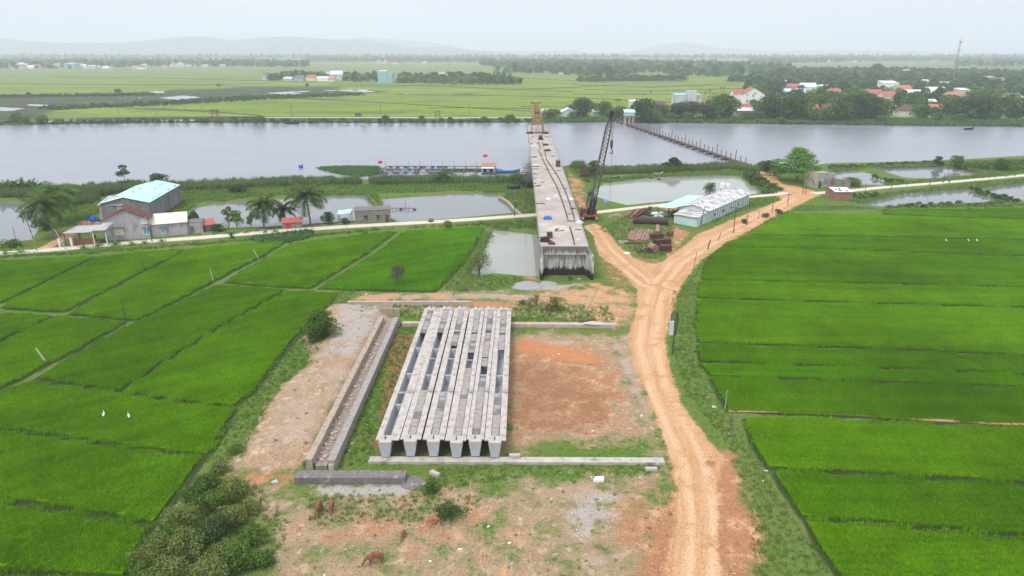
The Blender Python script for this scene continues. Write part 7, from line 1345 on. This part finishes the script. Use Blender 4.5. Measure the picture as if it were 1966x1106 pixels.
def boat(name, px, py, L, wd, rz, mat, lab, z=-.8, cabin=False, hh=.9):
    t = T(name, lab, 'boat', P(px, py, z), rz); n_ = 12; b = MB(); rings = []
    for i in range(n_ + 1):
        f = i / n_; x = -L / 2 + L * f; w_ = wd / 2 * (math.sin(math.pi * min(1, (.12 + .88 * f) if f < .5 else (1.06 - f) * 1.0 + .44 * (1 - f) + 0)) ** .6 if f < 1 else .04); w_ = max(w_, .05) * (1 if f < .75 else 1 - (f - .75) * 3.4); w_ = max(w_, .05); up = hh * (1 + 1.6 * max(0, f - .7) ** 1.5 * 3 + .5 * max(0, .2 - f))
        rings.append([(x, -w_, up), (x, -w_ * .7, .1), (x, 0, -.12 + max(0, f - .8) * 3), (x, w_ * .7, .1), (x, w_, up), (x, w_ * .85, up * .96), (x, 0, .3 + max(0, f - .8) * 4), (x, -w_ * .85, up * .96)])
    for i in range(n_):
        o_ = len(b.v); b.v += rings[i] + rings[i + 1]
        for k in range(8): b.f.append((o_ + k, o_ + (k + 1) % 8, o_ + 8 + (k + 1) % 8, o_ + 8 + k)); b.m.append(0)
    b.f.append(tuple(range(8))); b.m.append(0); b.build('hull', mat, t, smooth=False)
    for f in (-.25, .05, .25): MB().b2(f * L - .12, f * L + .12, -wd * .36, wd * .36, hh * .6, hh * .6 + .06).build('thwart', M['timber_pale'], t)
    if cabin: MB().b2(-L * .42, -L * .1, -wd * .35, wd * .35, hh * .5, hh + .7).build('cabin', M['blue_wall'], t)
boat('fishing_boat', 970, 332.5, 10.5, 2.4, 0, M['boat_blue'], 'long blue fishing boat with a raised bow moored right of the houseboat', cabin=True)
boat('sampan', 1009 - 447, 238, 8, 2.0, .1, M['cloth_dark'], 'dark little boat near the far shore on the left'); boat('sampan', 515, 350, 4, 1.3, .1, M['timber'], 'low boat lying off the reeds in the left river'); boat('sampan', 578, 322, 1.6, 1.0, 0, M['blue_tarp'], 'tiny blue boat alone on the left river')
boat('sampan', 1206, 343, 4.2, 1.6, .2, M['boat_blue'], 'boat with blue tarps moored in the greenish pond', z=-.5); boat('sampan', 1180, 346, 2.8, 1.2, 0, M['cloth_dark'], 'dark small boat at the pond bank behind the crane', z=-.5); boat('sampan', 986, 364, 3.8, 1.7, .05, M['cloth_dark'], 'dark round boat pulled up on the grass left of the bridge', z=0.05); boat('sampan', 1860, 249, 5, 1.6, 0, M['cloth_dark'], 'tiny dark boat on the far right of the river'); boat('sampan', 1264, 337.5, 3, 1.3, 0, M['white_wash'], 'small white boat at the bank of the greenish pond', z=-.5)
def aerator(px, py, L, rz, lab):
    t = T('pond_aerator', lab, 'pond aerator', P(px, py, -.5), rz); MB().bar((0, 0, .45), (L, 0, .45), .12).build('shaft', M['timber'], t)
    for i in range(int(L / 1.1)):
        b = MB()
        for a in range(4): b.bar((i * 1.1 + .3, 0, .45), (i * 1.1 + .3, math.cos(a * 1.57) * .45, .45 + math.sin(a * 1.57) * .45), .12, .3)
        b.build('paddle_wheel', M['concrete'], t)
    for x in (0, L / 2, L): MB().b2(x - .4, x + .4, -.5, .5, .05, .3).build('float', M['black_steel'], t)
aerator(743, 403, 7.5, 0, 'row of paddles standing in the pond beside the stone hut'); aerator(1237, 340, 6.5, -.9, 'string of paddles running into the greenish pond'); aerator(1281, 336.5, 8, 0, 'row of pale paddles along the bank of the greenish pond')
mb = MB(); q = P(993, 336, -.8); [mb.bar((i * .9, -.5, 0), (i * .9, -.5, 1.1), .1) for i in range(6)]; mb.b2(-.4, 5, -.7, .7, .9, 1.0); o = mb.build('jetty', M['timber']); o.location = q; tag(o, 'little plank jetty reaching from the bridge side bank', 'jetty')

# ---------------------------------------------------------------- poles and posts
def post(px, py, yt, r_, mat, lab, lean=(0, 0), arm=False, z=0, cat='post', name='post', group=None):
    h_ = hz(py, yt, z); b = MB(); b.tube((0, 0, -.3), (lean[0], lean[1], h_), r_, r_ * .75, 8)
    if arm: b.bar((lean[0] - .8, lean[1], h_ - .4), (lean[0] + .8, lean[1], h_ - .4), .12)
    o = b.build(name, M[mat]); o.location = P(px, py, z); return tag(o, lab, cat, group)
for px, py, yt, r_, mt, ln, lab in ((497, 497, 478, .1, 'timber_pale', (-.9, 0), 'leaning pale concrete post on the footpath'), (410, 540, 516, .11, 'timber_pale', (-.3, 0), 'upright pale post at the path junction'), (240, 611, 580, .1, 'timber', (0, 0), 'grey post where the banks cross'), (91, 697, 668, .12, 'timber_pale', (-1.1, 0), 'leaning grey post beside the footpath at the left'),
                                    (278, 521, 498, .07, 'timber', (0, 0), 'thin grey post in the rice below the farmhouse'), (1407, 838, 780, .05, 'concrete_dark', (-.5, 0), 'thin leaning post at the start of the tan footpath'), (1392, 786, 750, .09, 'concrete', (0, 0), 'grey post at the edge of the dark green field'), (1300, 598, 562, .06, 'timber', (0, 0), 'thin post above the meter pole'), (1331, 517, 484, .08, 'concrete_dark', (.4, 0), 'dark post at the right road verge near the fork'),
                                    (1358, 478, 460, .16, 'timber', (.5, 0), 'thick broken post leaning on the verge'), (1378, 462, 446, .09, 'timber', (.6, 0), 'leaning post above the broken one'), (665, 443, 430, .08, 'timber_pale', (0, 0), 'pale post on the lane before the stone hut'), (1456, 421, 406, .08, 'concrete_dark', (0, 0), 'short post on the verge of the curved road'), (1163, 395, 381, .05, 'timber', (.6, 0), 'thin leaning stick right of the crane'),
                                    (31, 463, 436, .07, 'timber', (0, 0), 'pole standing in the left pond'), (1660, 372, 352, .08, 'timber', (0, 0), 'post at the lane right of the brick shed'), (1711, 364, 346, .08, 'timber', (0, 0), 'post right of its neighbour on the pond lane'), (1740, 358, 350, .07, 'timber', (0, 0), 'short post on the pond lane'), (1682, 352, 340, .07, 'timber', (.4, 0), 'post in the small pond'), (1870, 366, 352, .09, 'concrete', (0, 0), 'pale post on the dike between the right ponds'), (988, 360, 340, .06, 'timber', (0, 0), 'thin pole beside the dark round boat'), (743, 384, 386 - 12, .05, 'timber', (0, 0), 'stake in the pond by the paddles'), (779, 401, 384, .06, 'timber', (0, 0), 'tall stake in the pond by the paddles')):
    post(px, py, yt, r_, mt, lab, ln)
for px, py, yt, ln, lab in ((1408, 447, 396, (0, 0), 'tall dark pole at the middle of the curved road'), (1512, 394, 371, (0, 0), 'pole with a crossarm at the road junction'), (1482, 410, 386, (0, 0), 'thin pole between the curved road and the long shed'), (1433, 432, 412, (0, 0), 'thin pole left of the junction on the verge'), (1541, 372, 342, (0, 0), 'left pole of the pair under the layered tree'), (1546, 373, 350, (0, 0), 'right pole of the pair under the layered tree'), (1790, 347, 328, (1.2, 0), 'leaning pole on the lane by the far pond'), (1811, 352, 332, (0, 0), 'upright pole near the person in blue'),
                            (1345, 433, 396, (.6, 0), 'leaning pole at the corner of the shed annex'), (1010, 412, 352, (0, 0), 'tall thin pole left of the bridge'), (988, 416, 386, (0, 0), 'thin pole at the pond corner left of the bridge'), (293, 466, 428, (-.3, 0), 'dark electric pole at the right corner of the farmhouse'), (128, 480, 440, (-1.6, 0), 'pale leaning pole beside the white gate pillar'), (1784, 356, 330, (.5, 0), 'wooden pole behind the pond lane')):
    post(px, py, yt, .11, 'timber' if px not in (128,) else 'timber_pale', lab, ln, arm=px in (1512, 293, 1408), cat='utility pole', name='utility_pole')
for i, (px, py, yt) in enumerate(sorted(((228, 219, 201), (314, 209, 197), (355, 214, 199), (389, 217, 196), (560, 224, 197), (731, 220, 198), (901, 219, 199), (300, 222, 212), (1040, 222, 197), (1290, 204, 175), (1343, 196, 165), (1104, 208, 187), (1390, 176, 160)))):
    post(px, py, yt, .16, 'concrete_dark', ORDW[i] + ' thin electric pole from the left in the far fields', (0, 0), arm=True, cat='utility pole', name='utility_pole', group='electric poles of the far fields')
t = T('meter_pole', 'dark pole with a white meter box and hanging cables beside the dirt road', 'utility pole', P(1290, 680)); hp = hz(680, 601); MB().tube((0, 0, -.3), (.25, 0, hp), .09, .08, 8).build('pole', M['black_steel'], t); MB().b2(-.62, -.12, -.2, .2, hp * .48, hp * .8).build('meter_box', M['white_wash'], t)
b = MB(); b.path([(.25, 0, hp), (-.2, 0, hp + .25), (-.5, 0, hp - .2), (-.45, 0, hp * .8)], .05, 6); b.path([(.3, -.1, hp), (.45, -.1, hp * .8), (.3, -.1, hp * .5)], .07, 6); b.build('cable', M['black_steel'], t)
t = T('road_sign', 'faded red board on a post beside the path to the footbridge', 'sign', P(1480, 341)); MB().bar((0, 0, 0), (0, 0, 1.6), .14).build('post', M['white_paint'], t); MB().b2(-.75, .75, -.04, .04, 1.5, 2.5).build('board', M['orange_roof'], t)
t = T('kiosk', 'small ochre shack on stilts on the far shore', 'shack', P(411, 226)); MB().b2(-2, 2, 0, 3, 2.2, 4.6).build('cabin', M['rust_pale'], t); MB().b2(-2.3, 2.3, -.3, 3.3, 4.6, 4.8).build('roof', M['brown_roof'], t); [MB().bar((x, y, 0), (x, y, 2.2), .25).build('leg', M['timber'], t) for x in (-1.8, 1.8) for y in (.2, 2.8)]
t = T('kiosk', 'little dark hut on the far shore left of the launcher', 'shack', P(687, 224)); MB().b2(-1.8, 1.8, 0, 3, 0, 2.2).build('cabin', M['concrete_dark'], t); MB().b2(-2.1, 2.1, -.3, 3.3, 2.2, 2.4).build('roof', M['grey_roof'], t)
t = T('kiosk', 'brown frame hut on the far shore nearer the launcher', 'shack', P(840, 227)); MB().b2(-1.5, 1.5, 0, 3, 1.8, 2.0).build('floor', M['timber'], t); MB().b2(-1.8, 1.8, -.3, 3.3, 4.3, 4.5).build('roof', M['brown_roof'], t); [MB().bar((x, y, 0), (x, y, 4.3), .2).build('leg', M['timber'], t) for x in (-1.4, 1.4) for y in (.2, 2.8)]

# ---------------------------------------------------------------- litter
LIT = [('white rubble', 470, 857, .5, 'concrete_pale', 'broken slabs at the left edge of the dirt pad'), ('rubble', 548, 762, .4, 'concrete', 'grey rubble at the upper left edge of the dirt pad'), ('litter', 528, 926, .45, 'white_wash', 'shiny plastic litter left of the dark beam'), ('litter', 720, 802, .25, 'blue_tarp', 'upper blue plastic scrap beside the first girder'), ('litter', 694, 840, .22, 'blue_tarp', 'lower blue plastic scrap beside the first girder'),
       ('litter', 1371, 782, .3, 'white_paint', 'white litter on the right verge near the grey post'), ('litter', 1470, 905, .28, 'white_paint', 'white bag at the corner of the rounded field'), ('litter', 1464, 924, .2, 'white_paint', 'curled white scrap below the white bag'), ('litter', 1335, 676, .3, 'cloth_dark', 'dark and white bag at the edge of the dull green field'), ('litter', 1314, 652, .18, 'white_paint', 'small white scrap right of the meter pole'),
       ('rubble', 1133, 699, .4, 'concrete', 'grey lump in the orange bare ground'), ('litter', 1138, 828, .22, 'white_paint', 'pale stone at the lower edge of the orange ground'), ('rubble', 575, 1028, .28, 'concrete_pale', 'pale stone in the yard left of the small cow'), ('litter', 1232, 799, .22, 'white_paint', 'white stone at the left edge of the dirt road'), ('litter', 1066, 1065, .2, 'concrete_pale', 'pale stone on the lower yard'),
       ('rubble', 1112, 536, .45, 'concrete_pale', 'pale boulder before the abutment wall'), ('rubble', 1133, 545, .3, 'concrete_pale', 'small stone at the foot of the right wing wall'), ('litter', 660, 650, .2, 'white_paint', 'pale scrap on the gravel right of the round tree'), ('litter', 692, 802, .15, 'concrete_pale', 'stone between casting wall and girders, upper'), ('litter', 676, 852, .25, 'concrete_pale', 'stone between casting wall and girders, middle'), ('litter', 671, 866, .2, 'white_paint', 'white scrap between casting wall and girders, lower'),
       ('litter', 1073, 680, .18, 'white_paint', 'white scrap on the orange ground by the girders'), ('litter', 938, 1012, .2, 'white_paint', 'white stick above the sandy trail'), ('litter', 978, 1055 - 12, .2, 'white_paint', 'white stick on the lower yard grass'), ('litter', 883, 1055, .2, 'white_paint', 'white stick on the bare lower yard'), ('rubble', 440, 912, .35, 'soil', 'tan boulder at the top of the thicket'), ('litter', 826, 1078, .15, 'white_paint', 'white scrap right of the large cow'), ('litter', 703, 553 + 12, .2, 'white_paint', 'white scrap on the track behind the casting bed')]
for nm, px, py, r_, mt, lab in LIT: lump(px, py, r_ * .75, M[mt], lab, 'rubble' if 'rubble' in nm else 'litter', 'rubble' if 'rubble' in nm else 'litter', deckp=False, flat=.6, seed=px, z=0)
# fine stones and scraps nobody could count
SS = []
for k, mt in enumerate(('white_paint', 'concrete_pale', 'soil')):
    b = MB(); b.box((0, 0, .03), (.14, .1, .07), k); b.box((.05, .04, .05), (.07, .07, .06), k + 1); me = bpy.data.meshes.new('scrap'); me.from_pydata(b.v, [], b.f); me.materials.append(M[mt]); SS.append(bpy.data.objects.new('scrap_%s' % mt, me))
zone('small_stones', 'small stones and scraps strewn over the yard', [[(640, 620), (760, 620), (700, 880), (600, 890), (470, 880), (540, 740)], [(430, 905), (1290, 900), (1430, 1106), (520, 1106)], [(980, 620), (1200, 630), (1260, 870), (980, 880)], [(1290, 640), (1335, 650), (1480, 1000), (1440, 1000)], [(640, 830), (720, 660), (760, 640), (720, 880)]], 3.2, SS, (.3, .9), 300, .02)

# ---------------------------------------------------------------- animals
def skinned(name, pts, edges, rad, mat, root=0, sub=2):
    bm = bmesh.new(); ly = bm.verts.layers.skin.verify(); vsx = []
    for p, r_ in zip(pts, rad):
        v = bm.verts.new(p); rr = r_ if isinstance(r_, tuple) else (r_, r_); v[ly].radius = rr; vsx.append(v)
    vsx[root][ly].use_root = True
    for a, b in edges: bm.edges.new((vsx[a], vsx[b]))
    me = bpy.data.meshes.new(name); bm.to_mesh(me); bm.free(); o = bpy.data.objects.new(name, me); C.objects.link(o)
    md = o.modifiers.new('skin', 'SKIN'); md.use_smooth_shade = True; md2 = o.modifiers.new('sub', 'SUBSURF'); md2.levels = sub; md2.render_levels = sub
    dg = bpy.context.evaluated_depsgraph_get(); dg.update(); me2 = bpy.data.meshes.new_from_object(o.evaluated_get(dg)); bpy.data.objects.remove(o); me2.materials.clear()
    for q in (mat if isinstance(mat, (list, tuple)) else [mat]): me2.materials.append(q)
    me2.name = name; return me2
def coat(name, c1, c2, leg=None):
    m = N(name); tc = m.n('TexCoord').outputs['Object']; col = m.mix(m.step(m.noise(tc, 2.2, 4), .35, .65), c1, c2)
    if leg: s_ = m.n('SeparateXYZ'); m.l(tc, s_.inputs[0]); col = m.mix(m.step(s_.outputs[2], .38, .5, 1, 0), col, leg)
    return m.bsdf(col, .75, .2)
M['cow_brown'] = coat('cow_brown', (.22, .1, .05), (.16, .07, .035)); M['cow_calf'] = coat('cow_calf', (.32, .14, .07), (.26, .1, .05), (.7, .62, .52))
COW = [(0, 0, 1.08), (.3, 0, 1.06), (.62, 0, 1.08), (.9, 0, 1.0), (1.12, 0, .78), (1.28, 0, .5), (1.38, 0, .3), (1.5, 0, .14), (-.35, 0, 1.1), (-.5, 0, 1.05),        # spine, neck and lowered head
       (.68, .17, .8), (.7, .18, .45), (.72, .18, .05), (.62, -.17, .8), (.55, -.18, .45), (.52, -.18, .05), (-.38, .18, .82), (-.3, .19, .58), (-.47, .19, .36), (-.45, .19, .05), (-.4, -.18, .82), (-.42, -.19, .58), (-.6, -.19, .36), (-.62, -.19, .05), (-.6, 0, .9), (-.66, 0, .55), (-.68, 0, .3)]
CE = [(0, 1), (1, 2), (2, 3), (3, 4), (4, 5), (5, 6), (6, 7), (0, 8), (8, 9), (2, 10), (10, 11), (11, 12), (2, 13), (13, 14), (14, 15), (8, 16), (16, 17), (17, 18), (18, 19), (8, 20), (20, 21), (21, 22), (22, 23), (9, 24), (24, 25), (25, 26)]
CR = [(.3, .33), (.32, .35), (.25, .33), (.17, .2), (.12, .15), (.12, .14), (.1, .11), (.075, .07), (.24, .27), (.13, .15), .12, .065, .055, .12, .065, .055, .14, .1, .06, .055, .14, .1, .06, .055, .035, .025, .045]
cme = skinned('cow', COW, CE, CR, M['cow_brown'])
def cow(px, py, rz, sc, lab, calf=False, headup=False):
    t = T('cow', lab, 'cow', P(px, py, .02), rz, 'brown cattle grazing in the yard'); t.scale = (sc, sc, sc); me = cme
    if calf: me = cme.copy(); me.materials.clear(); me.materials.append(M['cow_calf'])
    link('body', me, t); s_ = 1
    for s in (-1, 1):
        e = MB(); e.hexa([(1.22, s * .1, .52), (1.3, s * .1, .5), (1.3, s * .28, .54), (1.24, s * .28, .56)], [(1.22, s * .1, .56), (1.3, s * .1, .54), (1.3, s * .28, .57), (1.24, s * .28, .59)]); e.build('ear', M['cow_brown'], t)
        if not calf: MB().path([(1.2, s * .08, .6), (1.22, s * .17, .68), (1.27, s * .18, .78)], .025, 6, .01).build('horn', M['timber_pale'], t)
    return t
cow(724, 1082, R(200), .84, 'largest brown cow grazing head down at the bottom of the yard'); cow(613, 982, R(-92), .84, 'brown cow seen end on below the dark beam, left of two'); cow(638, 978, R(-85), .7, 'smaller brown cow right of its neighbour below the dark beam'); cow(836, 1008, R(185), .62, 'brown calf with white legs beside the low dark shrub', True); cow(775, 1031, R(-100), .5, 'tiny brown calf between the large cow and the white legged calf')

PB = [(0, 0, .95), (0, 0, 1.12), (0, 0, 1.38), (0, 0, 1.5), (0, 0, 1.6), (0, .01, 1.72), (.18, 0, 1.4), (.24, .02, 1.12), (.22, .12, .9), (-.18, 0, 1.4), (-.25, .02, 1.12), (-.23, .1, .9), (.1, 0, .85), (.11, .02, .48), (.11, -.02, .08), (.11, .12, .03), (-.1, 0, .85), (-.11, .05, .48), (-.12, 0, .08), (-.12, .14, .03)]
PE = [(0, 1), (1, 2), (2, 3), (3, 4), (4, 5), (2, 6), (6, 7), (7, 8), (2, 9), (9, 10), (10, 11), (0, 12), (12, 13), (13, 14), (14, 15), (0, 16), (16, 17), (17, 18), (18, 19)]
PR_ = [(.15, .11), (.13, .1), (.17, .11), .06, (.085, .1), (.085, .1), .06, .045, .035, .06, .045, .035, .09, .06, .045, .04, .09, .06, .045, .04]
pme = skinned('person', PB, PE, PR_, M['skin'])
def person(loc, rz, shirt, trousers, lab, hat=None):
    t = T('person', lab, 'person', loc, rz); link('body', pme, t); sh = bmesh.new(); sh.from_mesh(pme); sh.normal_update()
    for part, mat, z0, z1, gr_ in (('shirt', shirt, .9, 1.47, .018), ('trousers', trousers, .1, .98, .014)):
        bm = bmesh.new(); bm.from_mesh(pme); bm.normal_update()
        bmesh.ops.delete(bm, geom=[v for v in bm.verts if not (z0 < v.co.z < z1) or (part == 'trousers' and abs(v.co.x) > .21)], context='VERTS')
        for v in bm.verts: v.co += v.normal * gr_
        me = bpy.data.meshes.new(part); bm.to_mesh(me); bm.free(); me.materials.clear(); me.materials.append(M[mat]); link(part, me, t)
    sh.free(); bm = bmesh.new(); bmesh.ops.create_icosphere(bm, subdivisions=2, radius=.112); [setattr(v, 'co', Vector((v.co.x, v.co.y - .015, max(v.co.z, -.03)))) for v in bm.verts]; me = bpy.data.meshes.new('hair'); bm.to_mesh(me); bm.free(); me.materials.append(M['hair'] if not hat else M[hat]); o = link('hair' if not hat else 'hat', me, t); o.location = (0, 0, 1.7)
person(P(1822, 352, .14), 2.6, 'cloth_blue', 'cloth_dark', 'person in a bright blue shirt standing on the pond lane'); person(P(1457, 337), .4, 'cloth_dark', 'cloth_dark', 'person in dark clothes walking on the path to the footbridge'); person(P(184, 464), 3.3, 'cloth_red', 'cloth_dark', 'person in a red top standing in the porch shade')
# egrets
EG = [(0, 0, .52), (.14, 0, .6), (.2, 0, .74), (.14, 0, .86), (.2, 0, .95), (.34, 0, .94), (-.2, 0, .42), (-.34, 0, .36), (.02, .04, .3), (.02, .04, .02), (-.02, -.04, .3), (.0, -.04, .02)]
eme = skinned('egret', EG, [(0, 1), (1, 2), (2, 3), (3, 4), (4, 5), (0, 6), (6, 7), (0, 8), (8, 9), (0, 10), (10, 11)], [(.1, .11), .07, .03, .025, .035, .008, .07, .02, .02, .012, .02, .012], M['white_paint'], sub=1)
for x, y, rz, lab in ((200, 800, 1.8, 'left white egret in the lower left rice field'), (248, 803, 2.2, 'right white egret in the lower left rice field'), (1816, 464, 2, 'leftmost of three white egrets in the right rice field'), (1859, 464, 2, 'middle of three white egrets in the right rice field'), (1875, 464, 2, 'rightmost of three white egrets in the right rice field')):
    o = link('egret', eme); o.location = P(x, y, .32); o.rotation_euler = (0, 0, rz); o.scale = (.95, 1.3, .7); tag(o, lab, 'egret', 'white egrets in the rice')

# ---------------------------------------------------------------- haze: one closed box of even, thin air
mz = bpy.data.materials.new('haze'); mz.use_nodes = True; mz.node_tree.nodes.clear()
pv = mz.node_tree.nodes.new('ShaderNodeVolumePrincipled'); pv.inputs['Density'].default_value = HAZE; pv.inputs['Color'].default_value = (.885, .915, 1, 1); pv.inputs['Anisotropy'].default_value = .0
oz = mz.node_tree.nodes.new('ShaderNodeOutputMaterial'); mz.node_tree.links.new(pv.outputs[0], oz.inputs['Volume'])
struct(MB().b2(-9500, 9500, -200, 14500, -5, 420).build('haze', mz), 'stuff', 'thin pale haze in the air')
